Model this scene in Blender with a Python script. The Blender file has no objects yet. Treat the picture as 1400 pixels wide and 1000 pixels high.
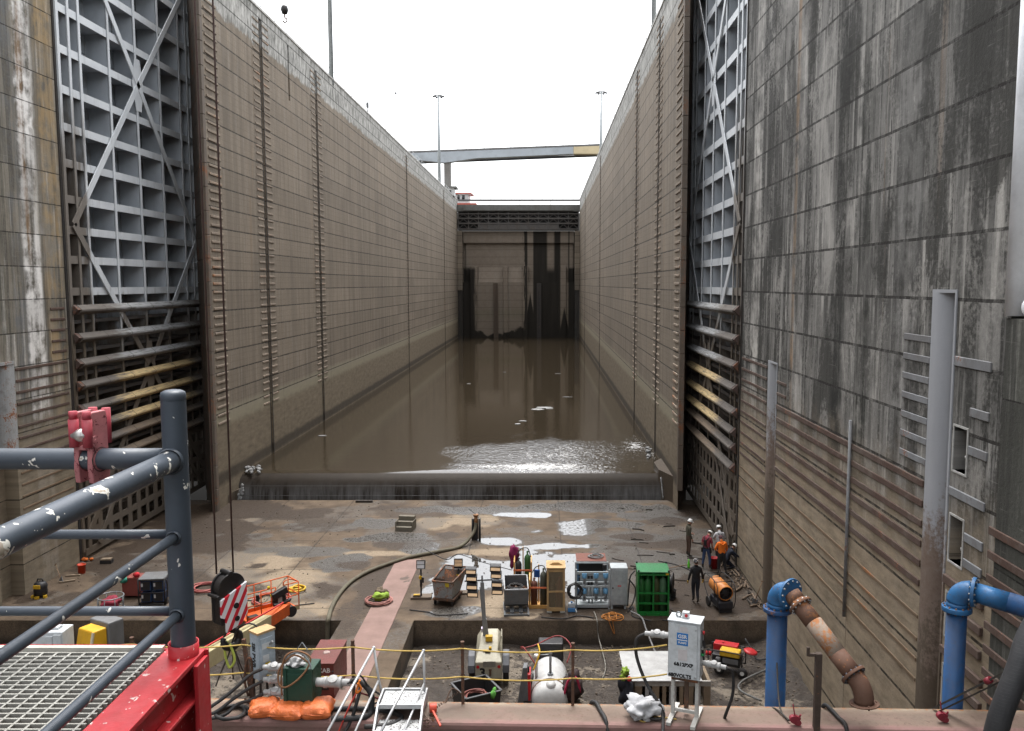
import bpy, bmesh, math, random
import numpy as np
from mathutils import Vector, Matrix, noise as mnoise
rad = math.radians
random.seed(7)
SC = bpy.context.scene
COL = SC.collection

# ---------------------------------------------------------------- camera
CAM_H, FPX, PITCH, PU, PV = 12.9, 1165.0, rad(5.49), 744.0, 500.0
cd = bpy.data.cameras.new('camera')
cam = bpy.data.objects.new('camera', cd); COL.objects.link(cam)
cam.location = (0, 0, CAM_H)
cam.rotation_euler = (rad(90) - PITCH, 0, 0)
cd.sensor_fit = 'HORIZONTAL'; cd.sensor_width = 36.0
cd.lens = 36.0 * FPX / 1400.0
cd.shift_x = -(PU - 700.0) / 1400.0
cd.clip_start = 0.05; cd.clip_end = 3000
SC.camera = cam
# ---------------------------------------------------------------- sky and light (overcast)
SUN_EL, SUN_AZ = rad(72), rad(2)
w = bpy.data.worlds.new('World'); SC.world = w; w.use_nodes = True
nt = w.node_tree; nt.nodes.clear()
sky = nt.nodes.new('ShaderNodeTexSky'); sky.sky_type = 'NISHITA'; sky.sun_disc = False
sky.sun_elevation = SUN_EL; sky.sun_rotation = SUN_AZ
sky.air_density = 1.0; sky.dust_density = 4.0; sky.ozone_density = 1.0; sky.altitude = 50
hs = nt.nodes.new('ShaderNodeHueSaturation'); hs.inputs['Saturation'].default_value = 0.16
bg = nt.nodes.new('ShaderNodeBackground'); bg.inputs['Strength'].default_value = 0.15
wo = nt.nodes.new('ShaderNodeOutputWorld')
nt.links.new(sky.outputs[0], hs.inputs['Color']); nt.links.new(hs.outputs[0], bg.inputs[0]); nt.links.new(bg.outputs[0], wo.inputs[0])
sl = bpy.data.lights.new('sun', 'SUN'); sl.energy = 0.5; sl.angle = rad(35); sl.color = (1, .97, .93)
sun = bpy.data.objects.new('sun', sl); COL.objects.link(sun)
sun.rotation_euler = (rad(90) - SUN_EL, 0, math.pi - SUN_AZ)
vs = SC.view_settings
vs.view_transform = 'Standard'; vs.look = 'None'; vs.gamma = 1; vs.use_curve_mapping = False; vs.exposure = 1.95
try:
    SC.cycles.max_bounces = 6; SC.cycles.diffuse_bounces = 3; SC.cycles.glossy_bounces = 3
    SC.cycles.caustics_reflective = False; SC.cycles.caustics_refractive = False
except Exception: pass

# ---------------------------------------------------------------- measuring helpers (photo pixel -> place in the lock)
def ray(u, v):
    a, b = (u - PU) / FPX, (PV - v) / FPX
    c, s = math.cos(PITCH), math.sin(PITCH)
    return Vector((a, c + b * s, -s + b * c))
def G(u, v, z=0.0):
    d = ray(u, v); t = (z - CAM_H) / d.z
    return Vector((d.x * t, d.y * t, z))
def PX(u, v, x):
    d = ray(u, v); t = x / d.x
    return Vector((x, d.y * t, CAM_H + d.z * t))
def PY(u, v, y):
    d = ray(u, v); t = y / d.y
    return Vector((d.x * t, y, CAM_H + d.z * t))

# ---------------------------------------------------------------- object helpers
def tag(o, label=None, cat=None, group=None, kind=None):
    if label: o['label'] = label
    if cat: o['category'] = cat
    if group: o['group'] = group
    if kind: o['kind'] = kind
    return o
def thing(name, label, cat, loc=(0, 0, 0), rz=0.0, group=None):
    o = bpy.data.objects.new(name, None); COL.objects.link(o)
    o.empty_display_size = .2
    o.location = loc; o.rotation_euler = (0, 0, rz)
    return tag(o, label, cat, group)
def copy_tree(o, parent=None):
    c = o.copy(); COL.objects.link(c); c.parent = parent
    for ch in list(o.children): copy_tree(ch, c)
    return c

class MB:
    def __init__(s): s.bm = bmesh.new(); s.mi = 0
    def _f(s, vs_, smooth=False):
        try:
            f = s.bm.faces.new(vs_); f.material_index = s.mi; f.smooth = smooth; return f
        except ValueError: return None
    def quad(s, a, b, c, d): return s._f([s.bm.verts.new(p) for p in (a, b, c, d)])
    def poly(s, pts): return s._f([s.bm.verts.new(p) for p in pts])
    def box(s, c, d, rz=0, m=None):
        hx, hy, hz = d[0] / 2, d[1] / 2, d[2] / 2
        R = Matrix.Rotation(rz, 3, 'Z') if rz else None
        v = []
        for x, y, z in ((-1,-1,-1),(1,-1,-1),(1,1,-1),(-1,1,-1),(-1,-1,1),(1,-1,1),(1,1,1),(-1,1,1)):
            p = Vector((x * hx, y * hy, z * hz))
            if R: p = R @ p
            if m: p = m @ p
            v.append(s.bm.verts.new(p + Vector(c)))
        for q in ((0,3,2,1),(4,5,6,7),(0,1,5,4),(1,2,6,5),(2,3,7,6),(3,0,4,7)): s._f([v[i] for i in q])
        return s
    def bx(s, x0, x1, y0, y1, z0, z1):
        return s.box(((x0+x1)/2, (y0+y1)/2, (z0+z1)/2), (abs(x1-x0), abs(y1-y0), abs(z1-z0)))
    def bar(s, a, b, wd, ht, up=(0, 0, 1)):
        a, b = Vector(a), Vector(b); d = (b - a); L = d.length
        if L < 1e-6: return s
        d.normalize(); up = Vector(up)
        if abs(d.dot(up)) > .98: up = Vector((0, 1, 0)) if abs(d.y) < .9 else Vector((1, 0, 0))
        sx = d.cross(up).normalized(); sz = sx.cross(d)
        m = Matrix((sx, d, sz)).transposed()
        return s.box((a + b) / 2, (wd, L, ht), m=m)
    def tube(s, pts, r, n=8, caps=True, closed=False):
        pts = [Vector(p) for p in pts]; N = len(pts)
        rs = r if isinstance(r, (list, tuple)) else [r] * N
        rings = []; prev = None
        for i, p in enumerate(pts):
            if closed: t = pts[(i + 1) % N] - pts[i - 1]
            else: t = pts[min(i + 1, N - 1)] - pts[max(i - 1, 0)]
            if t.length < 1e-9: t = Vector((0, 0, 1))
            t.normalize()
            if prev is None:
                a = Vector((0, 0, 1)) if abs(t.z) < .9 else Vector((1, 0, 0))
                nx = t.cross(a).normalized()
            else:
                nx = prev - t * prev.dot(t)
                nx = nx.normalized() if nx.length > 1e-6 else t.orthogonal().normalized()
            prev = nx; ny = t.cross(nx)
            rings.append([s.bm.verts.new(p + (nx * math.cos(2*math.pi*k/n) + ny * math.sin(2*math.pi*k/n)) * rs[i]) for k in range(n)])
        rr = list(zip(rings, rings[1:])) + ([(rings[-1], rings[0])] if closed else [])
        for A, B in rr:
            for k in range(n): s._f([A[k], A[(k+1) % n], B[(k+1) % n], B[k]], True)
        if caps and not closed:
            s._f(rings[0][::-1]); s._f(rings[-1])
        return s
    def cyl(s, a, b, r, n=12, r2=None): return s.tube([a, b], [r, r if r2 is None else r2], n)
    def lathe(s, prof, o=(0, 0, 0), axis=(0, 0, 1), n=20, a0=0, a1=2*math.pi, caps=False):
        ax = Vector(axis).normalized(); nx = ax.orthogonal().normalized() if abs(ax.z) < .99 else Vector((1, 0, 0)); ny = ax.cross(nx); o = Vector(o)
        full = abs(a1 - a0 - 2*math.pi) < 1e-4; K = n if full else n + 1
        rings = []
        for r, h in prof:
            rings.append([s.bm.verts.new(o + ax*h + (nx*math.cos(a0+(a1-a0)*k/n) + ny*math.sin(a0+(a1-a0)*k/n))*max(r, 1e-4)) for k in range(K)])
        for A, B in zip(rings, rings[1:]):
            for k in range(n if full else n):
                k2 = (k+1) % K
                s._f([A[k], A[k2], B[k2], B[k]], True)
        return s
    def prism(s, pts, d):
        """pts: polygon in 3D, d: extrusion vector"""
        d = Vector(d)
        A = [s.bm.verts.new(Vector(p)) for p in pts]; B = [s.bm.verts.new(Vector(p) + d) for p in pts]
        s._f(A[::-1]); s._f(B)
        for i in range(len(A)): s._f([A[i], A[(i+1) % len(A)], B[(i+1) % len(A)], B[i]])
        return s
    def ball(s, c, r, sz=1, u=12, v=8):
        return s.lathe([(r*math.sin(math.pi*i/v), -r*sz*math.cos(math.pi*i/v)) for i in range(v+1)], c, n=u)
    def lump(s, c, r, seed=0, amp=.35, sub=2, squash=1):
        t = bmesh.new(); bmesh.ops.create_icosphere(t, subdivisions=sub, radius=1)
        mp = {}
        for vv in t.verts:
            p = vv.co.copy(); k = 1 + amp * mnoise.noise(p * 1.7 + Vector((seed * 3.1, seed, 0))) + (amp * .55 * (abs(mnoise.noise(p * 3.9 + Vector((seed, 4.4, seed * 1.7)))) - .2) + amp * .3 * (abs(mnoise.noise(p * 8.3 + Vector((seed, 9.4, 1.7)))) - .2) if sub > 2 else 0)
            mp[vv] = s.bm.verts.new(Vector((p.x*r*k, p.y*r*k, p.z*r*k*squash)) + Vector(c))
        for f in t.faces: s._f([mp[x] for x in f.verts], True)
        t.free(); return s
    def build(s, name, mats, parent=None, bevel=0, seg=2, loc=None, smooth=None):
        bmesh.ops.recalc_face_normals(s.bm, faces=s.bm.faces)
        if smooth is not None:
            for f in s.bm.faces: f.smooth = smooth
        me = bpy.data.meshes.new(name); s.bm.to_mesh(me); s.bm.free()
        for m in (mats if isinstance(mats, (list, tuple)) else [mats]): me.materials.append(m)
        o = bpy.data.objects.new(name, me); COL.objects.link(o)
        if parent: o.parent = parent
        if loc is not None: o.location = loc
        if bevel:
            b = o.modifiers.new('bevel', 'BEVEL'); b.width = bevel; b.segments = seg; b.limit_method = 'ANGLE'; b.angle_limit = rad(40)
        return o

def catmull(pts, k=6):
    P = [Vector(p) for p in pts]; out = []
    for i in range(len(P) - 1):
        p0, p1, p2, p3 = P[max(i-1, 0)], P[i], P[i+1], P[min(i+2, len(P)-1)]
        for j in range(k):
            t = j / k
            out.append(.5 * ((2*p1) + (p2-p0)*t + (2*p0-5*p1+4*p2-p3)*t*t + (3*p1-p0-3*p2+p3)*t**3))
    out.append(P[-1]); return out

# ---------------------------------------------------------------- material helpers
class T:
    def __init__(s, name):
        s.m = bpy.data.materials.new(name); s.m.use_nodes = True
        s.t = s.m.node_tree; s.bsdf = s.t.nodes['Principled BSDF']
        tc = s.t.nodes.new('ShaderNodeTexCoord'); s.co = tc.outputs['Object']
        sp = s.t.nodes.new('ShaderNodeSeparateXYZ'); s.t.links.new(s.co, sp.inputs[0])
        s.x, s.y, s.z = sp.outputs
    def lk(s, v, sock):
        if hasattr(v, 'is_output') or isinstance(v, bpy.types.NodeSocket): s.t.links.new(v, sock)
        else:
            if isinstance(v, (tuple, list)) and len(v) == 3 and sock.type == 'RGBA': v = (*v, 1)
            sock.default_value = v
    def vm(s, v, sc):
        n = s.t.nodes.new('ShaderNodeVectorMath'); n.operation = 'MULTIPLY'
        s.lk(v, n.inputs[0]); n.inputs[1].default_value = sc; return n.outputs[0]
    def add(s, v, off):
        n = s.t.nodes.new('ShaderNodeVectorMath'); n.operation = 'ADD'
        s.lk(v, n.inputs[0]); s.lk(off, n.inputs[1]); return n.outputs[0]
    def noise(s, scale, detail=4, rough=.55, vec=None, dist=0):
        n = s.t.nodes.new('ShaderNodeTexNoise'); s.lk(vec if vec is not None else s.co, n.inputs['Vector'])
        n.inputs['Scale'].default_value = scale; n.inputs['Detail'].default_value = detail
        n.inputs['Roughness'].default_value = rough; n.inputs['Distortion'].default_value = dist
        return n.outputs[0]
    def vor(s, scale, vec=None, feat='F1'):
        n = s.t.nodes.new('ShaderNodeTexVoronoi'); n.feature = feat
        s.lk(vec if vec is not None else s.co, n.inputs['Vector']); n.inputs['Scale'].default_value = scale
        return n.outputs['Distance']
    def ramp(s, f, stops):
        n = s.t.nodes.new('ShaderNodeValToRGB'); s.lk(f, n.inputs[0]); e = n.color_ramp.elements
        while len(e) < len(stops): e.new(.5)
        for i, (p, c) in enumerate(stops):
            e[i].position = p; e[i].color = (c, c, c, 1) if isinstance(c, (int, float)) else (*c, 1)
        return n.outputs[0]
    def math(s, op, a, b=0.0, clamp=False):
        n = s.t.nodes.new('ShaderNodeMath'); n.operation = op; n.use_clamp = clamp
        s.lk(a, n.inputs[0]); s.lk(b, n.inputs[1]); return n.outputs[0]
    def mix(s, f, a, b, mode='MIX'):
        n = s.t.nodes.new('ShaderNodeMix'); n.data_type = 'RGBA'; n.blend_type = mode
        s.lk(f, n.inputs[0]); s.lk(a, n.inputs[6]); s.lk(b, n.inputs[7]); return n.outputs[2]
    def fstep(s, v, a, b):
        n = s.t.nodes.new('ShaderNodeMapRange'); n.interpolation_type = 'SMOOTHSTEP'
        s.lk(v, n.inputs[0]); s.lk(a, n.inputs[1]); s.lk(b, n.inputs[2]); return n.outputs[0]
    def attr(s, name):
        n = s.t.nodes.new('ShaderNodeAttribute'); n.attribute_name = name; return n.outputs['Fac']
    def bump(s, h, strength=.3, dist=.05, prev=None):
        n = s.t.nodes.new('ShaderNodeBump'); s.lk(strength, n.inputs['Strength']); n.inputs['Distance'].default_value = dist
        s.lk(h, n.inputs['Height'])
        if prev is not None: s.lk(prev, n.inputs['Normal'])
        return n.outputs[0]
    def out(s, col, rough=.7, metal=0, normal=None, spec=None, emit=None, alpha=None):
        b = s.bsdf; s.lk(col, b.inputs['Base Color']); s.lk(rough, b.inputs['Roughness']); s.lk(metal, b.inputs['Metallic'])
        if normal is not None: s.lk(normal, b.inputs['Normal'])
        if spec is not None: s.lk(spec, b.inputs['Specular IOR Level'])
        if emit: s.lk(emit[0], b.inputs['Emission Color']); b.inputs['Emission Strength'].default_value = emit[1]
        if alpha is not None: s.lk(alpha, b.inputs['Alpha'])
        return s.m

_mc = {}
def paint(name, col, rough=.5, metal=0, dirt=.35, rust=0.0, sc=2.5, bump=.08, rustcol=(.16, .06, .025), dirtcol=(.07, .05, .035), chips=0, chipcol=(.6, .6, .58), fine=18):
    if name in _mc: return _mc[name]
    t = T(name)
    n1 = t.noise(sc, 6, .62); n2 = t.noise(fine, 5, .6); n3 = t.noise(sc * .45, 4, .6, vec=t.vm(t.co, (1, 1, .35)))
    c = t.mix(t.ramp(n1, [(.3, .0), (.7, 1)]), tuple(x * .82 for x in col), tuple(min(1, x * 1.12) for x in col))
    if dirt: c = t.mix(t.math('MULTIPLY', t.ramp(n3, [(.42, 0), (.75, 1)]), dirt), c, dirtcol)
    if dirt: c = t.mix(t.math('MULTIPLY', t.ramp(t.noise(sc * 3.1, 6, .72, vec=t.add(t.co, (5.1, 2.2, 8.3))), [(.50, 0), (.68, 1)]), min(.6, dirt * 1.3)), c, tuple(.35 * a + .65 * b for a, b in zip(col, dirtcol)))
    r = rough; rr = t.ramp(n2, [(.3, max(.05, rough - .12)), (.7, min(1, rough + .15))])
    mt = metal
    if rust:
        lo = .72 - .45 * rust
        k = t.ramp(t.math('ADD', t.math('MULTIPLY', n1, .6), t.math('MULTIPLY', n2, .4)), [(lo, 0), (min(.98, lo + .07), 1)])
        rc = t.mix(n2, tuple(x * .6 for x in rustcol), tuple(min(1, x * 1.9) for x in rustcol))
        c = t.mix(k, c, rc); rr = t.mix(k, rr, (.85, .85, .85))
        if metal: mt = t.math('MULTIPLY', t.math('SUBTRACT', 1.0, k), metal)
    if chips:
        k2 = t.ramp(t.noise(sc * 3.2, 3, .7, dist=.6), [(.70 - .12 * chips, 0), (.715 - .12 * chips, 1)])
        c = t.mix(k2, c, chipcol)
    nb = t.bump(n2, bump, .02)
    _mc[name] = t.out(c, rr, mt, nb, spec=.32); return _mc[name]

def wallmat(name, c0, c1, hor='y', lift=1.37, z0=0.0, vj=None, streak=.8, white=.35, rustst=.3, low=None, top=None, seed=0.0, lw=.035, fine=1.0, bands=None, liftlow=-99, zones=None, patch=0.0, sub=0.0):
    """board-marked concrete with lift joints and water streaks; low=(z, colour, blend) silt colour below z; top=(z, colour, colour2, blend)"""
    t = T(name)
    h = t.y if hor == 'y' else t.x
    def cmb(a, b):
        n = t.t.nodes.new('ShaderNodeCombineXYZ'); t.lk(a, n.inputs[0]); t.lk(b, n.inputs[1]); n.inputs[2].default_value = seed; return n.outputs[0]
    uv = cmb(h, t.z)
    big = t.noise(.22, 5, .6, vec=uv); med = t.noise(1.3, 6, .65, vec=uv); fin = t.noise(9, 6, .7, vec=uv)
    lifti = t.math('FLOOR', t.math('DIVIDE', t.math('SUBTRACT', t.z, z0), lift))
    st_uv = t.add(t.vm(uv, (1.15, .045, 1)), cmb(t.math('MULTIPLY', lifti, .11), 0.0))
    s1 = t.noise(1.0, 6, .68, vec=st_uv); s2 = t.noise(2.6, 5, .7, vec=t.add(t.vm(uv, (1.0, .07, 1)), (7.3, 2.1, 0))); s3 = t.noise(.55, 4, .6, vec=t.add(t.vm(uv, (1.0, .05, 1)), (31.7, 5, 0)))
    c = t.mix(t.ramp(t.math('ADD', t.math('MULTIPLY', big, .5), t.math('MULTIPLY', med, .5)), [(.32, 0), (.68, 1)]), c0, c1)
    c = t.mix(t.math('MULTIPLY', t.ramp(fin, [(.3, 1), (.72, 0)]), .45 * fine), c, tuple(x * .45 for x in c0))
    pan = t.math('MULTIPLY', t.math('SUBTRACT', t.noise(3.7, 0, .5, vec=cmb(lifti, t.math('FLOOR', t.math('DIVIDE', h, vj[0] if vj else 8.0)))), .5), .5)
    c = t.mix(1.0, c, t.ramp(t.math('ADD', pan, .5), [(.2, .72), (.8, 1.18)]), 'MULTIPLY')
    lf = t.math('FRACT', t.math('DIVIDE', t.math('SUBTRACT', t.z, z0), lift))
    brk = t.ramp(t.math('ADD', t.math('MULTIPLY', fin, .55), t.math('MULTIPLY', med, .45)), [(.36, .25), (.55, 1)])
    if white:
        w1 = t.noise(1.0, 6, .72, vec=t.add(t.vm(uv, (1.9, .06, 1)), cmb(t.math('MULTIPLY', lifti, 2.3), 4.0)))
        k = t.math('MAXIMUM', t.ramp(w1, [(.56, 0), (.62, 1)]), t.math('MULTIPLY', t.ramp(s2, [(.57, 0), (.66, 1)]), .8))
        c = t.mix(t.math('MULTIPLY', t.math('MULTIPLY', k, brk), white), c, (.52, .5, .46))
    if streak:
        sA = t.noise(1.0, 7, .72, vec=t.add(t.vm(uv, (1.25, .03, 1)), (13.7, 3, 0)))
        sB = t.noise(1.0, 6, .72, vec=t.add(t.vm(uv, (2.5, .07, 1)), cmb(t.math('MULTIPLY', lifti, 3.1), 9.0)))
        kA = t.ramp(sA, [(.495, 0), (.545, 1)])
        kB = t.math('MULTIPLY', t.ramp(sB, [(.51, 0), (.57, 1)]), t.math('ADD', .35, t.math('MULTIPLY', lf, .65)))
        c = t.mix(t.math('MULTIPLY', t.math('MULTIPLY', t.math('MAXIMUM', kA, t.math('MULTIPLY', kB, .8)), t.math('ADD', .35, t.math('MULTIPLY', brk, .65))), streak), c, (.028, .027, .024))
    if sub:
        ks = t.math('LESS_THAN', t.math('FRACT', t.math('DIVIDE', t.z, sub)), .09)
        c = t.mix(t.math('MULTIPLY', t.math('MULTIPLY', ks, brk), .3), c, tuple(x * .4 for x in c0))
    if rustst: c = t.mix(t.math('MULTIPLY', t.ramp(s3, [(.63, 0), (.68, 1)]), rustst), c, (.26, .14, .055))
    if patch:
        pn = t.noise(.34, 7, .70, vec=t.add(t.add(t.vm(uv, (1.3, .50, 1)), (3.3, 9.1, 0)), cmb(t.math('MULTIPLY', lifti, .45), 0.0)), dist=.5); pn = t.math('ADD', pn, t.math('MULTIPLY', t.math('SUBTRACT', fin, .5), .3))
        c = t.mix(t.math('MULTIPLY', t.ramp(pn, [(.50, 0), (.57, 1)]), patch), c, (.030, .029, .025))
        c = t.mix(t.math('MULTIPLY', t.ramp(pn, [(.36, 1), (.45, 0)]), patch * .55), c, (.40, .385, .355))
    for (ha, hb, soft, zc_, am) in (zones or []):
        hh = t.math('ADD', h, t.math('MULTIPLY', t.math('SUBTRACT', t.math('ADD', t.math('MULTIPLY', s1, .5), t.math('MULTIPLY', med, .5)), .5), soft * 6.0))
        k = t.math('MULTIPLY', t.fstep(hh, ha - soft, ha + soft), t.fstep(hh, hb + soft, hb - soft))
        k = t.math('MULTIPLY', k, t.ramp(t.math('ADD', t.math('MULTIPLY', med, .55), t.math('MULTIPLY', s2, .45)), [(.42, .0), (.56, 1)]))
        k = t.math('MULTIPLY', k, t.ramp(t.noise(2.9, 0, .5, vec=cmb(lifti, ha)), [(.35, .45), (.6, 1)]))
        c = t.mix(t.math('MULTIPLY', k, am), c, zc_)
    bl = t.math('MULTIPLY', t.math('LESS_THAN', t.math('FRACT', t.math('DIVIDE', t.z, .2)), .1), t.ramp(t.noise(2.2, 3, .7, vec=t.vm(uv, (.6, 3, 1))), [(.54, 0), (.66, .16)]))
    c = t.mix(bl, c, (.38, .37, .34))
    if top:
        e = t.math('ADD', t.z, t.math('MULTIPLY', t.math('SUBTRACT', t.noise(.9, 4, .7, vec=uv), .5), top[3]))
        k = t.fstep(e, top[0] - .12, top[0] + .12)
        tc = t.mix(t.ramp(t.noise(1.6, 6, .75, vec=t.vm(uv, (1.6, .5, 1))), [(.38, 0), (.6, 1)]), top[1], top[2])
        c = t.mix(k, c, tc)
    if low:
        e = t.math('ADD', t.z, t.math('MULTIPLY', t.math('SUBTRACT', med, .5), low[2]))
        k = t.fstep(e, low[0] + low[2] * .6, low[0] - low[2] * .6)
        lc = t.mix(t.ramp(t.noise(2.2, 6, .7, vec=t.vm(uv, (.5, 1.5, 1))), [(.3, 0), (.7, 1)]), tuple(x * .62 for x in low[1]), tuple(x * 1.25 for x in low[1]))
        c = t.mix(t.math('MULTIPLY', k, .9), c, lc)
    for (zb, wb, cb, am) in (bands or []):
        e = t.math('ABSOLUTE', t.math('SUBTRACT', t.math('ADD', t.z, t.math('MULTIPLY', t.math('SUBTRACT', med, .5), wb * .8)), zb))
        c = t.mix(t.math('MULTIPLY', t.fstep(e, wb, wb * .3), am), c, cb)
    # lift joints and vertical joints
    wob = t.math('MULTIPLY', t.math('SUBTRACT', t.noise(.8, 3, .6, vec=uv), .5), .03)
    fz = t.math('FRACT', t.math('DIVIDE', t.math('SUBTRACT', t.math('ADD', t.z, wob), z0), lift))
    j = t.math('LESS_THAN', fz, lw / lift)
    if liftlow > -90: j = t.math('MULTIPLY', j, t.math('GREATER_THAN', t.z, liftlow))
    if vj:
        fy = t.math('FRACT', t.math('DIVIDE', t.math('SUBTRACT', h, vj[1]), vj[0]))
        j = t.math('MAXIMUM', j, t.math('LESS_THAN', fy, .03 / vj[0]))
    j = t.math('MULTIPLY', j, t.ramp(t.noise(3, 4, .7, vec=uv), [(.3, .35), (.55, 1)]))
    c = t.mix(t.math('MULTIPLY', j, .92), c, (.014, .012, .010))
    bh = t.math('SUBTRACT', t.math('ADD', t.math('MULTIPLY', fin, .5), t.math('MULTIPLY', med, .6)), t.math('MULTIPLY', j, .9))
    nb = t.bump(bh, .55, .04)
    return t.out(c, t.ramp(med, [(.3, .75), (.7, .95)]), 0, nb, spec=.25)
# ================================================================= SETTING
XL, XR, NXL, NXR, GXL, GXR = -18.6, 7.6, -21.6, 8.85, -21.5, 8.85
Y_NOSE, Y_END, Y_SILL, Y_PIT = 47.6, 184.0, 50.0, 31.7
TOPZ = 30.7

# ---- materials of the setting
C_CH = wallmat('chamber_concrete', (.195, .157, .117), (.29, .239, .181), 'y', 1.175, 27.75, (13.6, 6), sub=.392, streak=.28, white=.1, rustst=.12,
               top=(28.3, (.46, .45, .42), (.14, .138, .125), 1.1), liftlow=4.5, lw=.07,
               low=(5.2, (.18, .145, .10), .35), bands=[(5.2, .75, (.29, .265, .19), .6), (1.7, .5, (.04, .032, .024), .8)])
C_NR = wallmat('stained_concrete', (.085, .082, .075), (.31, .30, .28), 'y', 1.39, 12.52, (16.2, 7.95), streak=.96, white=.6, rustst=.35, seed=3.7, lw=.075, patch=.85,
               low=(7.6, (.28, .225, .158), 2.8), zones=[(35.2, 36.5, .25, (.55, .53, .49), .75), (32.2, 33.6, .3, (.03, .029, .026), .6), (29.4, 30.9, .3, (.42, .40, .37), .45), (30.25, 30.6, .08, (.30, .17, .07), .6), (25.2, 26.3, .2, (.018, .018, .016), .9),
               (23.3, 24.2, .15, (.02, .021, .017), .9), (24.25, 24.6, .10, (.42, .41, .38), .45), (20.3, 21.8, .3, (.44, .43, .41), .4), (17.2, 19.4, .4, (.05, .049, .045), .5)])
C_NL = wallmat('streaked_concrete', (.17, .15, .118), (.34, .305, .245), 'y', 1.37, 14.96, (26, .4), streak=.7, white=.75, rustst=.5, seed=11.0, patch=.3, lw=.045,
               low=(7.2, (.21, .172, .122), 2.2), zones=[(30.0, 34.7, .3, (.07, .07, .055), .75), (34.8, 35.7, .2, (.12, .125, .13), .7), (35.7, 36.9, .15, (.72, .70, .67), .95), (37.2, 38.5, .25, (.31, .215, .105), .7), (36.9, 37.3, .12, (.09, .085, .075), .6)])
C_PIER = wallmat('dark_pier_concrete', (.05, .052, .042), (.14, .138, .12), 'y', 3.3, 10.7, (7.0, 3), streak=.7, white=.25, rustst=.1, seed=5.1)
C_END = wallmat('end_wall_concrete', (.12, .10, .085), (.20, .172, .145), 'x', 1.6, 0.4, (60, -40), streak=.55, white=.3, rustst=.15, seed=8.8, bands=[(13.8, .9, (.34, .30, .24), .7), (1.9, .9, (.02, .018, .015), .9)])
C_SLOT = paint('slot_steel_dark', (.05, .045, .042), .7, 0, .3, .25)
STRIP = paint('armour_strip_steel', (.25, .20, .152), .8, 0, .4, .33, sc=.35, rustcol=(.22, .09, .035))
STRIP_R = paint('rusted_armour_steel', (.075, .045, .034), .85, 0, .5, .3, sc=.9, rustcol=(.13, .055, .03), dirtcol=(.16, .14, .12))
STRIP_O = paint('orange_rust_armour', (.15, .10, .062), .85, 0, .6, .34, sc=.6, rustcol=(.2, .085, .035), dirtcol=(.15, .12, .085))
STRIP_G = paint('grey_armour_steel', (.19, .197, .205), .6, 0, .5, .3, sc=1.3)
BROWNSTEEL = paint('brown_corner_steel', (.13, .105, .083), .75, 0, .5, .4, sc=.7)
def slotmat():
    t = T('grey_slot_lining'); n = t.noise(1.3, 5, .7, vec=t.vm(t.co, (1, 1, .4))); n2 = t.noise(8, 5, .75)
    c = t.mix(n, (.25, .26, .275), (.34, .35, .37)); e = t.math('ADD', t.z, t.math('MULTIPLY', t.math('SUBTRACT', t.math('ADD', t.math('MULTIPLY', n, .6), t.math('MULTIPLY', n2, .4)), .5), 9))
    c = t.mix(t.fstep(e, 8.0, 6.6), c, t.mix(n2, (.10, .055, .035), (.22, .19, .165))); c = t.mix(t.fstep(e, 5.4, 4.4), c, t.mix(n2, (.07, .055, .04), (.13, .105, .08)))
    return t.out(c, .6, 0, t.bump(n2, .2, .02), spec=.3)
GREYPIPE = slotmat()

def shell_wall(name, label, x, side, y0, y1, z0, z1, mat, holes=(), thick=3.0, end0=None):
    """concrete wall face at x; side=+1 the concrete lies towards +x. holes: (ya,yb,za,zb,depth). end0: y offset of the back of the near end"""
    m = MB()
    ys = sorted({y0, y1, *[h[0] for h in holes], *[h[1] for h in holes]})
    zs = sorted({z0, z1, *[h[2] for h in holes], *[h[3] for h in holes]})
    for ya, yb in zip(ys, ys[1:]):
        for za, zb in zip(zs, zs[1:]):
            yc, zc = (ya+yb)/2, (za+zb)/2
            if any(h[0] < yc < h[1] and h[2] < zc < h[3] for h in holes): continue
            m.quad((x, ya, za), (x, yb, za), (x, yb, zb), (x, ya, zb))
    for ya, yb, za, zb, d in holes:
        xb = x + side * d
        m.quad((xb, ya, za), (xb, yb, za), (xb, yb, zb), (xb, ya, zb))
        m.quad((x, ya, za), (xb, ya, za), (xb, ya, zb), (x, ya, zb)); m.quad((x, yb, za), (xb, yb, za), (xb, yb, zb), (x, yb, zb))
        m.quad((x, ya, za), (xb, ya, za), (xb, yb, za), (x, yb, za)); m.quad((x, ya, zb), (xb, ya, zb), (xb, yb, zb), (x, yb, zb))
    xb = x + side * thick; e = end0 or 0
    m.quad((x, y0, z1), (x, y1, z1), (xb, y1, z1), (xb, y0 + e, z1))
    m.quad((x, y0, z0), (xb, y0 + e, z0), (xb, y0 + e, z1), (x, y0, z1))
    m.quad((x, y1, z0), (xb, y1, z0), (xb, y1, z1), (x, y1, z1))
    m.quad((xb, y0 + e, z0), (xb, y1, z0), (xb, y1, z1), (xb, y0 + e, z1))
    bmesh.ops.remove_doubles(m.bm, verts=m.bm.verts, dist=1e-4)
    o = m.build(name, mat)
    return tag(o, label, 'wall')

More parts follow.
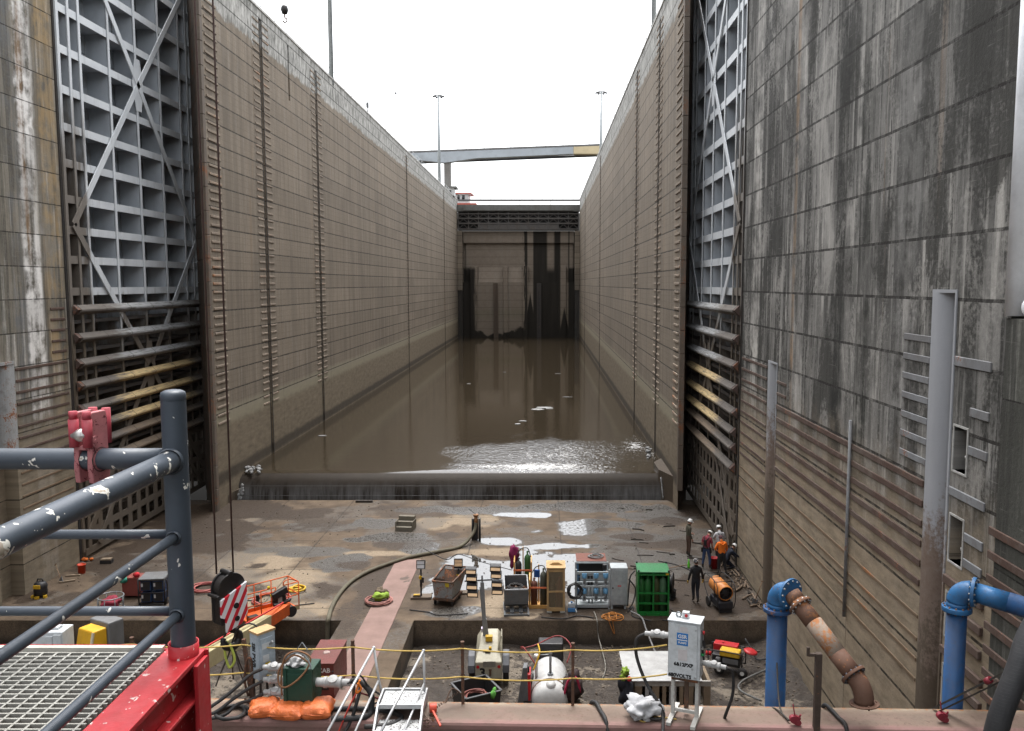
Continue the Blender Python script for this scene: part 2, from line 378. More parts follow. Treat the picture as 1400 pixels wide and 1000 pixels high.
# ---- chamber walls with slots and rows of armour strips
def chamber_wall(x, side, label):
    slots = [57.6, 71.2, 117.0, 160.0]
    holes = [(y - .22, y + .22, 1.0 if y < 100 else 4.0, TOPZ - .6, .5) for y in slots]
    if side < 0: holes.append((63.6, 63.95, 26.2, TOPZ - .6, .4))
    o = shell_wall('lock_wall', label, x, side, Y_NOSE, Y_END + 1, -1.0, TOPZ, C_CH, holes, 3.0 if side < 0 else 1.3, 5.9 if side < 0 else 4.9)
    for y in slots:
        m = MB(); xs = x + side * .47
        m.bx(xs - .02, xs + .02, y - .2, y + .2, 1.2 if y < 100 else 4.2, TOPZ - 2.6)
        m.bx(x - side*.03, x - side * -.3, y - .27, y - .225, 1.2, TOPZ - .6); m.bx(x - side*.03, x - side * -.3, y + .225, y + .27, 1.2, TOPZ - .6)
        m.build('slot_channel', C_SLOT, o)
        for s in (-1, 1):
            m = MB(); z = 4.9
            while z < TOPZ - .7:
                ya = y + s * .34; yb = y + s * (1.55 if y < 100 else 1.3)
                m.box((x - side * .0, (ya + yb) / 2, z), (.08, abs(yb - ya), .13)); z += .47
            m.build('armour_strips', STRIP, o, bevel=.02, seg=1)
    m = MB(); z = 4.9
    while z < TOPZ - 2.2:
        m.box((x - side * .01, Y_NOSE + 1.35, z), (.09, 1.8, .14)); z += .47
    m.build('armour_strips', STRIP, o, bevel=.02, seg=1)
    # steel nose of the gate recess, in short plates
    m = MB(); z = 1.2 if side > 0 else 0
    while z < TOPZ - .2:
        m.box((x + side * .10, Y_NOSE - .02, z + .64), (.30, .36, 1.283)); z += 1.3
    m.build('nose_armour', BROWNSTEEL, o, bevel=.02, seg=1)
    m = MB(); z = 0.0; dx_, dy_ = (2.8, 5.3) if side < 0 else (1.25, 4.6)
    while z < TOPZ - .2:
        m.prism([(x + side*.28, Y_NOSE + (.34 if side < 0 else .95), z), (x + side*dx_, Y_NOSE + dy_ + .1, z), (x + side*dx_, Y_NOSE + dy_, z), (x + side*.28, Y_NOSE + (.24 if side < 0 else .85), z)], (0, 0, 1.26)); z += 1.3
    m.build('recess_end_plates', BROWNSTEEL, o)
    # handrail along the coping
    m = MB(); y = Y_NOSE + 2
    while y < Y_END:
        m.tube([(x + side*.25, y, TOPZ), (x + side*.25, y, TOPZ + 1.05)], .025, 5); y += 3.0
    for zz in (.55, 1.05): m.tube([(x + side*.25, Y_NOSE + 2, TOPZ + zz), (x + side*.25, Y_END, TOPZ + zz)], .022, 5)
    m.build('handrail', paint('galvanised', (.45, .47, .48), .5, .3, .2), o)
    m = MB(); m.bx(x - side*.06, x + side*.7, Y_NOSE - .05, Y_END + .9, TOPZ, TOPZ + .16)
    m.build('coping', paint('pale_coping', (.50, .49, .46), .8, 0, .6, .0, sc=.6), o)
    return o
WL = chamber_wall(XL, -1, 'tall brown concrete lock wall left of the water, pale lichen band along its top')
WR = chamber_wall(XR, 1, 'tall brown concrete lock wall right of the water, ending at the far gate')
# small yellow box and wet patch nib beside the sill on the right
m = MB(); m.prism([(XR + .01, 49.3, -1), (XR - .62, 51.2, -1), (XR - .62, 53.4, -1), (XR + .01, 54.6, -1)], (0, 0, 2.6))
tag(m.build('sill_abutment', paint('wet_mud_concrete', (.075, .058, .042), .45, 0, .5, 0)), 'low wet brown concrete nib between the sill and the right wall', 'wall')
m = MB(); m.prism([(XL - .01, 48.6, -1), (XL + .02, 50.2, -1), (XL + .3, 51.2, -1), (XL - .01, 52.2, -1)], (0, 0, 1.5))
tag(m.build('sill_abutment', paint('wet_mud_concrete', (.075, .058, .042), .45, 0, .5, 0)), 'low dark wet concrete nib at the left end of the sill', 'wall')

# ---- near walls
hooks_z = [(8.9, 9.85), (6.9, 7.9), (5.2, 6.15), (3.6, 4.5)]
holes = [(18.35, 19.3, -1.0, 12.72, .55), (32.2, 33.3, -1.0, 9.85, .5)]
holes += [(17.58, 18.15, a, b, .42) for a, b in hooks_z]
WNR = shell_wall('approach_wall', 'black streaked grey concrete wall nearest on the right, with slots and rusty bars', NXR, 1, 16.15, 38.1, -1.4, TOPZ, C_NR, holes, 3.0)
m = MB()
for yb, ht, r in ((19.3, 12.7, .6), (33.3, 9.83, .6)):
    # rounded steel lining on the far jamb of the slot
    pts = []
    for k in range(9):
        a = math.pi / 2 * k / 8
        pts.append((NXR + .5 - (.52) * math.cos(a) + .0, yb - .02 - r + r * math.cos(a) * 0 + (r) * (1 - math.sin(a)) * 0, 0))
    prof = [(NXR - .035, yb + .10), (NXR - .035, yb - .12)] + [(NXR - .035 + .5 * (1 - math.cos(a)), yb - .12 - (r - .12) * math.sin(a)) for a in [math.pi/2*k/8 for k in range(1, 9)]] + [(NXR + .5, yb + .1)]
    m.prism([(px, py, -1.3) for px, py in prof], (0, 0, ht + 1.3))
o = m.build('slot_lining', [GREYPIPE], WNR)
for f in o.data.polygons: f.use_smooth = abs(f.normal.z) < .1
mo = o.modifiers.new('edge', 'EDGE_SPLIT'); mo.split_angle = rad(35)
m = MB()
for ya, yb, ht in ((18.35, 19.42, 12.7), (32.2, 33.42, 9.83)):
    m.bx(NXR - .03, NXR + .3, ya - .07, ya + .0, -1.3, ht + .07); m.bx(NXR - .03, NXR + .5, ya + .002, yb, ht + .0, ht + .07)
m.build('slot_frame', GREYPIPE, WNR)
for i, (a, b) in enumerate(hooks_z):
    m = MB(); t_ = .045
    ya, yb = 17.58, 18.15
    m.bx(NXR - .02, NXR + .4, ya - t_, ya, a - t_, b + t_); m.bx(NXR - .02, NXR + .4, yb, yb + t_, a - t_, b + t_)
    m.bx(NXR - .02, NXR + .4, ya, yb, a - t_, a); m.bx(NXR - .02, NXR + .4, ya, yb, b, b + t_)
    m.bx(NXR + .385, NXR + .4, ya + .003, yb - .003, a + .003, b - .003)
    f = m.build('niche_frame', paint('pale_niche', (.42, .42, .40), .7, 0, .5, .15), WNR)
    k = MB(); k.cyl((NXR + .17, 17.78, a), (NXR + .17, 17.78, a + .34), .075, 12); k.cyl((NXR + .17, 17.78, a + .3), (NXR + .17, 17.78, a + .36), .1, 12)
    k.build('mooring_pin', paint('pin_steel' if i < 2 else 'pin_rust', (.4, .4, .39) if i < 2 else (.1, .07, .05), .5, 0, .3, .3), f)
# armour bars on the right wall
def bars(parent, x, side, ya, yb, zs, mat, ht=.15, pr=.05):
    for z in zs:
        m = MB(); m.box((x - side * pr * .4, (ya + yb) / 2, z), (pr * 1.4, abs(yb - ya), ht))
        m.build('armour_bar', mat, parent, bevel=.012, seg=1)
bars(WNR, NXR, 1, 19.5, 32.1, [8.25 - .475*k for k in range(6)], STRIP_R, .16, .035)
bars(WNR, NXR, 1, 19.5, 32.1, [5.05, 4.5, 4.0, 3.5], STRIP_O, .09, .02)
bars(WNR, NXR, 1, 33.6, 37.9, [9.6 - .475*k for k in range(10)], STRIP_R, .11, .03)
bars(WNR, NXR, 1, 33.6, 37.9, [4.7, 4.15, 3.6], STRIP_O, .09, .02)
bars(WNR, NXR, 1, 19.45, 20.9, [11.62 - .475*k for k in range(7)], STRIP_G, .16, .02)
bars(WNR, NXR, 1, 30.9, 32.1, [8.75, 9.2], STRIP_R, .11, .03)
bars(WNR, NXR, 1, 16.75, 18.25, [11.25], STRIP_G, .21, .03)
bars(WNR, NXR, 1, 16.75, 17.5, [10.25 + .0, 9.45], STRIP_G, .19, .03)
bars(WNR, NXR, 1, 16.75, 18.25, [8.42], STRIP_G, .19, .03)
bars(WNR, NXR, 1, 16.75, 17.5, [7.6, 7.05], STRIP_G, .19, .03)
bars(WNR, NXR, 1, 16.6, 18.25, [6.45], STRIP_R, .2, .07); bars(WNR, NXR, 1, 16.6, 17.5, [5.9, 5.4], STRIP_R, .18, .07)
bars(WNR, NXR, 1, 16.5, 18.25, [4.85, 3.2], STRIP_R, .18, .07); bars(WNR, NXR, 1, 16.5, 17.5, [4.35, 3.8], STRIP_R, .18, .07)
bars(WNR, NXR, 1, 16.5, 18.25, [2.6, 2.0, 1.4], STRIP_O, .15, .04)
m = MB(); m.tube([(NXR - .07, 24.15, 9.0), (NXR - .07, 24.15, 3.2)], .05, 8); m.build('pipe_riser', STRIP_G, WNR)
# debris line at the foot of the wall comes later
# pier at the right edge of the picture, white pipes on top
PIER = shell_wall('concrete_pier', 'dark mossy concrete pier at the right edge, below the white pipes', NXR - .12, 1, -4.0, 16.1, -1.4, 12.25, C_PIER, [], 4.0)
bars(PIER, NXR - .12, 1, 9.0, 16.3, [8.1 - .475*k for k in range(8)], STRIP_R, .16, .035)
bars(PIER, NXR - .12, 1, 9.0, 16.3, [4.1 - .475*k for k in range(5)], STRIP_O, .14, .04)
WHITEP = paint('white_pipe_paint', (.78, .80, .83), .4, 0, .15, .05, sc=1.2)
r = .21
m = MB(); xx, yy = NXR + .02, 16.0
m.tube([(xx, yy, 12.3), (xx, yy, 21.0)], r, 24); m.tube([(xx, yy, 21.02), (xx, yy, 32)], r, 24)
m.cyl((xx, yy, 18.1), (xx, yy, 18.13), r + .008, 24)
tag(m.build('standpipe', WHITEP), 'tall vertical white pipe standing at the right edge of the photo', 'pipe')
m = MB(); m.tube([(xx, 15.5, 12.47)] + [(xx, 15.5 - .35*k, 12.47) for k in range(1, 24)], r, 20)
tag(m.build('capping_pipe', WHITEP), 'fat white pipe lying on top of the dark pier at the right edge', 'pipe')
m = MB(); m.bx(NXR + .5, NXR + 3, 0, 15.7, 12.3, TOPZ)
tag(m.build('parapet_wall', paint('pale_yellow_concrete', (.42, .38, .28), .85, 0, .4, .2)), 'pale yellowed concrete wall behind the white standpipe', 'wall')

holes = [(32.9, 34.4, -1.2, 9.65, .55)]
WNL = shell_wall('approach_wall', 'white and rust streaked concrete wall nearest on the left', NXL, -1, 6.0, 38.6, -1.4, TOPZ, C_NL, holes, 3.0)
m = MB(); prof = [(NXL + .035, 34.5), (NXL + .035, 34.2)] + [(NXL + .035 - .5 * (1 - math.cos(a)), 34.2 - .45 * math.sin(a)) for a in [math.pi/2*k/8 for k in range(1, 9)]] + [(NXL - .5, 34.5)]
m.prism([(px, py, 6.05) for px, py in prof], (0, 0, 3.6)); m.bx(NXL - .5, NXL + .06, 32.7, 34.5, 9.65, 9.77); m.bx(NXL - .3, NXL + .03, 32.8, 32.9, 3, 9.6)
m.build('slot_lining', paint('rust_edged_grey', (.30, .31, .31), .6, 0, .5, .42, sc=1.1), WNL)
bars(WNL, NXL, -1, 34.6, 38.4, [9.4 - .475*k for k in range(9)], STRIP_R, .11, .03)
bars(WNL, NXL, -1, 34.6, 38.4, [5.1, 4.6, 4.1, 3.6], STRIP_O, .09, .02)
bars(WNL, NXL, -1, 37.3, 38.4, [11.8 - .475*k for k in range(5)], STRIP_R, .11, .03)
bars(WNL, NXL, -1, 24.0, 32.6, [8.2 - .475*k for k in range(10)], STRIP_R, .14, .05)
m = MB(); m.bx(NXL - .5, NXL + .05, 38.605, 38.75, 0, TOPZ); m.build('corner_steel', paint('black_edge', (.03, .028, .027), .7), WNL)
m = MB(); m.bx(NXR - .05, NXR + .5, 38.105, 38.2, 0, TOPZ); m.build('corner_steel', paint('black_edge', (.03, .028, .027), .7), WNR)
# backs of the gate recesses
for x, s, lab in ((-23.6, -1, 'dark concrete back of the gate recess on the left'), (10.7, 1, 'dark concrete back of the gate recess on the right')):
    shell_wall('recess_wall', lab, x, s, 38.62, 54.2, -1, TOPZ, C_NR if s > 0 else C_NL, [], 2)

# ---- floor of the drained lock
def floor_grid(x0, x1, y0, y1, z, step, fz=None):
    nx, ny = int((x1-x0)/step)+1, int((y1-y0)/step)+1
    xs = np.linspace(x0, x1, nx); ys = np.linspace(y0, y1, ny)
    vs_ = [(x, y, z + (fz(x, y) if fz else 0)) for y in ys for x in xs]
    fs = [(j*nx+i, j*nx+i+1, (j+1)*nx+i+1, (j+1)*nx+i) for j in range(ny-1) for i in range(nx-1)]
    return vs_, fs
def ell(u, v, a, b, k=1.0, z=0):
    c = G(u, v, z); zc = c.y * .9954 + (CAM_H - z) * .0957
    return (c.x, c.y, a * zc / FPX, max(.15, abs(G(u, v-b, z).y - G(u, v+b, z).y) / 2), k)
WATERS = [ell(690, 741, 42, 6), ell(760, 747, 62, 5), ell(650, 783, 70, 26), ell(745, 775, 62, 22), ell(800, 790, 40, 26), ell(720, 704, 44, 4), ell(783, 720, 46, 11, .92),
          ell(830, 717, 50, 6, .8), ell(618, 835, 45, 9, .85), ell(598, 808, 26, 14), ell(540, 737, 60, 7, .86), ell(640, 698, 120, 6, .82), ell(800, 694, 110, 8, .85), ell(520, 715, 40, 8, .8), ell(575, 748, 30, 9, .85), ell(700, 725, 25, 4, .6),
          ell(470, 769, 48, 13, .78), ell(420, 758, 60, 6, .75), ell(860, 760, 70, 16, .72), ell(905, 705, 60, 9, .78), ell(870, 735, 60, 8, .75), ell(360, 795, 40, 9, .3), ell(400, 752, 120, 5, .72), ell(300, 735, 80, 6, .7), ell(440, 722, 60, 7, .7),
          ell(895, 800, 70, 30, .68), ell(930, 775, 50, 25, .7), ell(960, 745, 40, 30, .66), ell(990, 800, 40, 40, .6)]
MUDS = [ell(870, 735, 30, 6), ell(915, 712, 26, 5), ell(880, 745, 45, 4), ell(950, 700, 30, 9), ell(250, 735, 90, 30, .85), ell(330, 700, 110, 14, .8), ell(560, 700, 50, 8, .6), ell(480, 773, 24, 6, .8), ell(430, 718, 60, 9, .6), ell(575, 805, 40, 40, .5), ell(700, 855, 160, 8, .7),
        ell(950, 820, 90, 40, .9), ell(1000, 780, 40, 30, .9), ell(200, 800, 100, 30, .6), ell(520, 800, 26, 40, .75), ell(497, 825, 30, 50, .6), ell(880, 840, 160, 10, .7), ell(150, 770, 60, 16, .7), ell(560, 745, 40, 8, .7), ell(850, 775, 30, 14, .5)]
TANS = [ell(360, 765, 60, 22), ell(385, 800, 60, 26), ell(325, 712, 22, 8), ell(640, 712, 45, 9), ell(650, 835, 60, 8), ell(600, 715, 30, 8), ell(500, 757, 60, 4), ell(680, 755, 60, 6), ell(680, 822, 30, 12), ell(745, 842, 120, 5), ell(400, 835, 60, 12)]
def field(lst, x, y, w1):
    b = 0
    for cx, cy, rx, ry, k in lst:
        d = math.hypot((x - cx) / rx, (y - cy) / ry) + w1
        if d < 1.15: b = max(b, k * min(1, max(0, (1.15 - d) / .3)))
    return b
def floor_attrs(o):
    me = o.data; n = len(me.vertices)
    wet, mud, tan = np.zeros(n, 'f'), np.zeros(n, 'f'), np.zeros(n, 'f')
    for i, v in enumerate(me.vertices):
        x, y, _ = v.co; p = Vector((x * .55, y * .55, 0))
        w1 = .55 * mnoise.fractal(p, 1.0, 2.0, 4)
        g = mnoise.fractal(p * .45 + Vector((9, 3, 1)), 1.0, 2.0, 4)
        wet[i] = max(field(WATERS, x, y, w1), min(.6, max(0, .35 + g * 1.2)))
        g2 = mnoise.fractal(p * .9 + Vector((2, 17, 5)), 1.0, 2.0, 5)
        mud[i] = max(field(MUDS, x, y, -w1 * 1.2), min(.8, max(0, g2 * 1.5 - .12)))
        tan[i] = field(TANS, x, y, w1 * .9)
    for nm, a in (('wet', wet), ('mud', mud), ('tan', tan)):
        at = me.attributes.new(nm, 'FLOAT', 'POINT'); at.data.foreach_set('value', a)
def floor_material():
    t = T('lock_floor_concrete')
    wet, mud, tan = t.attr('wet'), t.attr('mud'), t.attr('tan')
    n1 = t.noise(.9, 6, .65); n2 = t.noise(7, 6, .75); n3 = t.noise(38, 4, .7); v = t.vor(26)
    dry = t.mix(t.ramp(n1, [(.3, 0), (.7, 1)]), (.055, .038, .025), (.135, .098, .066))
    tanc = t.mix(n2, (.18, .138, .095), (.315, .25, .175))
    c = t.mix(t.math('MULTIPLY', tan, t.ramp(n2, [(.25, .5), (.6, 1)])), dry, tanc)
    grey = t.mix(t.ramp(n2, [(.35, 0), (.65, 1)]), (.045, .040, .035), (.10, .092, .083))
    kw = t.fstep(t.math('ADD', wet, t.math('MULTIPLY', t.math('SUBTRACT', n2, .5), .7)), .42, .78)
    c = t.mix(kw, c, grey)
    c = t.mix(t.math('MULTIPLY', t.ramp(n3, [(.32, 1), (.55, 0)]), .55), c, (.045, .035, .026))
    km = t.fstep(t.math('ADD', mud, t.math('MULTIPLY', t.math('SUBTRACT', n2, .5), .9)), .36, .72)
    c = t.mix(km, c, t.mix(n3, (.022, .015, .01), (.055, .037, .024)))
    # slab joints
    for ax, ps in ((t.y, (46.3, 42.0, 37.6, 33.0)), (t.x, (-15.2, -11.3, -3.6, .9, 4.6))):
        for p_ in ps:
            k = t.math('LESS_THAN', t.math('ABSOLUTE', t.math('SUBTRACT', t.math('ADD', ax, t.math('MULTIPLY', n1, .12)), p_)), .035)
            c = t.mix(t.math('MULTIPLY', k, t.ramp(n2, [(.35, .2), (.6, .85)])), c, (.02, .015, .012))
    # standing water
    kp = t.fstep(t.math('ADD', wet, t.math('ADD', t.math('MULTIPLY', t.math('SUBTRACT', n2, .5), .9), t.math('MULTIPLY', t.math('SUBTRACT', n3, .5), .5))), .80, .94)
    c = t.mix(kp, c, (.03, .027, .022))
    r = t.mix(kw, (.85, .85, .85), t.mix(n2, (.38, .38, .38), (.7, .7, .7)))
    r = t.mix(km, r, t.mix(n2, (.42, .42, .42), (.85, .85, .85)))
    r = t.mix(kp, r, (.03, .03, .03))
    bs = t.math('MULTIPLY', t.math('SUBTRACT', 1.0, kp), t.math('ADD', .35, t.math('MULTIPLY', kw, .45)))
    nb = t.bump(t.math('ADD', t.math('MULTIPLY', n2, .6), t.math('ADD', t.math('MULTIPLY', n3, .5), t.math('MULTIPLY', v, .25))), bs, .05)
    return t.out(c, r, 0, nb, spec=t.math('ADD', .22, t.math('MULTIPLY', kp, .9)))
FLOORM = floor_material()
vs_, fs = floor_grid(-23.2, 10.5, Y_PIT, Y_SILL, 0, .11)
me = bpy.data.meshes.new('lock_floor'); me.from_pydata(vs_, [], fs); me.materials.append(FLOORM)
FLOOR = tag(bpy.data.objects.new('lock_floor', me), kind='structure'); COL.objects.link(FLOOR); floor_attrs(FLOOR)
vs_, fs = floor_grid(-7.8, -5.02, 13.0, Y_PIT, 0, .11)
me = bpy.data.meshes.new('pit_divider'); me.from_pydata(vs_, [], fs); me.materials.append(FLOORM)
o = tag(bpy.data.objects.new('pit_divider', me), kind='structure'); COL.objects.link(o); floor_attrs(o)
# pit sides
def pitside():
    t = T('pit_side_concrete'); n = t.noise(4, 6, .75); n2 = t.noise(22, 4, .7); n3 = t.noise(.8, 4, .6, vec=t.vm(t.co, (1, 1, .2)))
    c = t.mix(t.ramp(n, [(.3, 0), (.7, 1)]), (.05, .036, .024), (.135, .098, .065))
    c = t.mix(t.math('MULTIPLY', t.ramp(n2, [(.4, 0), (.65, 1)]), .5), c, (.2, .155, .105))
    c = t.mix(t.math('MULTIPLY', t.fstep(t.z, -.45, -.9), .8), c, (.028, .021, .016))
    c = t.mix(t.math('MULTIPLY', t.ramp(n3, [(.5, 0), (.6, 1)]), .5), c, (.03, .024, .018))
    return t.out(c, .8, 0, t.bump(t.math('ADD', n, t.math('MULTIPLY', n2, .7)), .7, .05))
m = MB()
def vq(x0, y0, x1, y1, z0=-1.4, z1=0.0): m.quad((x0, y0, z0), (x1, y1, z0), (x1, y1, z1), (x0, y0, z1))
vq(-23.2, Y_PIT, -7.8, Y_PIT); vq(-5.02, Y_PIT, 10.5, Y_PIT); vq(-7.8, 13, -7.8, Y_PIT); vq(-5.02, 13, -5.02, Y_PIT); vq(-23.2, Y_SILL, 10.5, Y_SILL)
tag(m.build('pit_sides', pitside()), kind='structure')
# pit floors, muddy
def mudz(x, y):
    p = Vector((x, y, 0)); h = .10 * mnoise.fractal(p * .7, 1, 2, 5) + .035 * mnoise.fractal(p * 3.2, 1, 2, 3)
    if x > 0: h += .42 * max(0, 1 - (NXR - x) / 1.4) * (1 + .4 * mnoise.noise(p * 1.3))
    d = math.hypot((x + 14.4) / 1.7, (y - 29.6) / .8); h += .55 * max(0, 1 - d) if x < -8 else 0
    return h
def mud_material():
    t = T('pit_mud'); n1 = t.noise(.55, 6, .65); n2 = t.noise(5, 6, .75, dist=.4); n3 = t.noise(24, 5, .75)
    c = t.mix(t.ramp(n2, [(.3, 0), (.7, 1)]), (.024, .018, .014), (.072, .057, .045))
    c = t.mix(t.math('MULTIPLY', t.ramp(t.math('ADD', t.math('MULTIPLY', n1, .7), t.math('MULTIPLY', n2, .3)), [(.53, 0), (.58, 1)]), .85), c, t.mix(n3, (.13, .108, .08), (.25, .21, .165)))
    c = t.mix(t.ramp(n3, [(.62, 0), (.72, .5)]), c, (.22, .19, .15))
    r = t.ramp(t.noise(1.1, 4, .6), [(.4, .3), (.62, .85)])
    return t.out(c, r, 0, t.bump(t.math('ADD', n2, t.math('MULTIPLY', n3, .6)), .8, .09), spec=.3)
MUD = mud_material()
for nm, x0, x1 in (('pit_mud_floor', -23.2, -7.8), ('pit_mud_floor', -5.02, 9.5)):
    vs_, fs = floor_grid(x0, x1, 13.6, Y_PIT, -.98, .13, mudz)
    me = bpy.data.meshes.new(nm); me.from_pydata(vs_, [], fs); me.materials.append(MUD)
    for p in me.polygons: p.use_smooth = True
    tag(bpy.data.objects.new(nm, me), kind='structure'); o = bpy.data.objects[-1] if False else None
    ob = [k for k in bpy.data.objects if k.data == me][0]; COL.objects.link(ob)
# the pink painted strip along the divider
def pinkmat():
    t = T('worn_pink_paint'); n1 = t.noise(.9, 6, .7); n2 = t.noise(9, 6, .75)
    c = t.mix(t.ramp(n1, [(.3, 0), (.7, 1)]), (.13, .076, .06), (.215, .13, .11))
    c = t.mix(t.math('MULTIPLY', t.ramp(n2, [(.5, 0), (.68, 1)]), .5), c, (.17, .105, .075))
    c = t.mix(t.ramp(t.noise(.5, 6, .6, vec=t.add(t.co, (3.4, 1.1, 0))), [(.64, 0), (.67, .85)]), c, (.05, .034, .022))
    return t.out(c, .75, 0, t.bump(n2, .25, .02))
PINK = pinkmat()
m = MB(); m.bx(-6.92, -5.78, 13.6, 38.9, .0, .028)
tag(m.build('painted_strip', PINK), 'long worn pink steel strip lying flat on the concrete between the pits', 'plate')

# ---- water
def water_material():
    t = T('brown_lock_water'); rp = t.attr('ripple')
    n1 = t.noise(1.6, 3, .6, vec=t.vm(t.co, (1, .55, 1)), dist=.5); n2 = t.noise(4.6, 3, .6, vec=t.vm(t.co, (1, .7, 1)), dist=.6); n0 = t.noise(.6, 2, .5)
    c = t.mix(t.noise(.12, 4, .6), (.024, .018, .011), (.037, .028, .018))
    foam = t.fstep(t.math('ADD', t.attr('foam'), t.math('MULTIPLY', t.math('SUBTRACT', t.noise(4.2, 5, .8, vec=t.vm(t.co, (1, 1.5, 1)), dist=.4), .5), 3.2)), .66, .86)  # real foam plus sky reflection painted as white sparkle on the ripples
    c = t.mix(foam, c, (.50, .50, .49))
    h = t.math('ADD', t.math('MULTIPLY', n1, .6), t.math('ADD', t.math('MULTIPLY', n2, .45), t.math('MULTIPLY', n0, .3)))
    nb = t.bump(h, t.math('ADD', .02, t.math('MULTIPLY', rp, .5)), .16)
    return t.out(c, t.mix(foam, (.04, .04, .04), (.7, .7, .7)), 0, nb, spec=.5)
WATER = water_material()
ys_w = list(np.linspace(52.4, 90, 150)) + list(np.linspace(91.5, Y_END + 1, 60))
xs_w = np.linspace(XL - .01, XR + .01, 105)
prof = [(50.75, -.5), (50.78, -.1), (50.85, .35), (51.0, .75), (51.3, 1.05), (51.75, 1.24)]
rows = [(y, z) for y, z in prof] + [(y, 1.3) for y in ys_w]
vs_ = []
rip = []; foam = []
for y, z in rows:
    for x in xs_w:
        vs_.append((x, y, z))
        p = Vector((x * .25, y * .18, 0)); w1 = mnoise.fractal(p, 1, 2, 4)
        # current set up by the pump outfall on the right: ripples spread left and back from it
        d = math.hypot((x - 1.2) / 7.4, (y - 57.3) / 6.8) + .45 * w1
        d2 = math.hypot((x - 6.6) / 1.6, (y - 60.5) / 5.0) + .3 * w1
        d3 = math.hypot((x + .5) / 7.0, (y - 53.4) / 2.2) + .3 * w1
        k = max(0, min(1, (1.05 - min(d, d2, d3)) / .5)) if y > 51 else 0
        rip.append(max(k, .1 * max(0, 1 - (y - 52) / 40) if y > 52 else .05))
        f = 0
        if y > 51.2:
            f = max(.80 * max(0, 1.2 - d3), .62 * max(0, 1.2 - d2), .52 * max(0, 1.15 - d))  # thin foam and painted sky glints behind the sill, foam jet at right
        f = max(f, .7 * max(0, 1.1 - math.hypot((x - 7.3) / .5, (y - 57.5) / 3.4)))
        foam.append(f)
NX = len(xs_w)
fs = [(j*NX+i, j*NX+i+1, (j+1)*NX+i+1, (j+1)*NX+i) for j in range(len(rows)-1) for i in range(NX-1)]
def nappe_material():
    t = T('falling_water_film'); s = t.noise(1.0, 6, .75, vec=t.vm(t.co, (2.0, .3, .22))); s2 = t.noise(1.0, 5, .7, vec=t.vm(t.co, (5, .5, .5)), dist=.3)
    c = t.mix(s, (.010, .007, .0045), (.03, .022, .015))
    s3 = t.noise(.22, 4, .7, vec=t.vm(t.co, (1, .2, .2)))
    k = t.math('MULTIPLY', t.ramp(t.math('ADD', t.math('ADD', t.math('MULTIPLY', s, .35), t.math('MULTIPLY', s2, .25)), t.math('MULTIPLY', s3, .4)), [(.44, .05), (.66, 1)]), t.fstep(t.math('ADD', t.z, t.math('MULTIPLY', s, .9)), 1.45, .55))
    c = t.mix(t.math('MULTIPLY', k, .55), c, (.36, .36, .36))
    return t.out(c, .6, 0, t.bump(t.math('ADD', s, s2), .3, .05), spec=.12)
me = bpy.data.meshes.new('water'); me.from_pydata(vs_, [], fs); me.materials.append(WATER); me.materials.append(nappe_material())
for i, p in enumerate(me.polygons):
    p.use_smooth = True; p.material_index = 1 if i < (NX - 1) * 5 else 0
for nm, a in (('ripple', rip), ('foam', foam)): me.attributes.new(nm, 'FLOAT', 'POINT').data.foreach_set('value', np.array(a, 'f'))
WOB = tag(bpy.data.objects.new('water', me), kind='structure'); COL.objects.link(WOB)
m = MB(); m.prism([(XL, 50.9, -1), (XL, 50.95, .2), (XL, 51.2, .7), (XL, 51.9, 1.12), (XL, 53.5, 1.1), (XL, 54.5, -1)], (XR - XL, 0, 0))
tag(m.build('gate_sill', paint('sill_concrete', (.06, .05, .04), .6)), 'low concrete gate sill under the falling sheet of water', 'sill')
plain = T('river_water'); n = plain.noise(.8, 3, .6); WPLAIN = plain.out((.05, .045, .035), .08, 0, plain.bump(n, .1, .2))
m = MB(); m.quad((-21.6, -40, 3.0), (8.8, -40, 3.0), (8.8, 13.4, 3.0), (-21.6, 13.4, 3.0)); tag(m.build('tail_water', WPLAIN), kind='structure')
m = MB(); m.quad((-700, 188, 28.2), (700, 188, 28.2), (700, 2600, 28.2), (-700, 2600, 28.2)); tag(m.build('river', WPLAIN), kind='structure')
GR = paint('gravel_ground', (.2, .19, .17), .9)
m = MB(); m.quad((-800, -60, 30.3), (-24.5, -60, 30.3), (-24.5, 188, 30.3), (-800, 188, 30.3)); m.quad((12.5, -60, 30.3), (800, -60, 30.3), (800, 188, 30.3), (12.5, 188, 30.3))
m.quad((-24.5, 52, 30.3), (XL - 2.3, 52, 30.3), (XL - 2.3, 188, 30.3), (-24.5, 188, 30.3)); m.quad((XR + 1.2, 52.7, 30.3), (12.5, 52.7, 30.3), (12.5, 188, 30.3), (XR + 1.2, 188, 30.3))
tag(m.build('ground', GR), kind='structure')

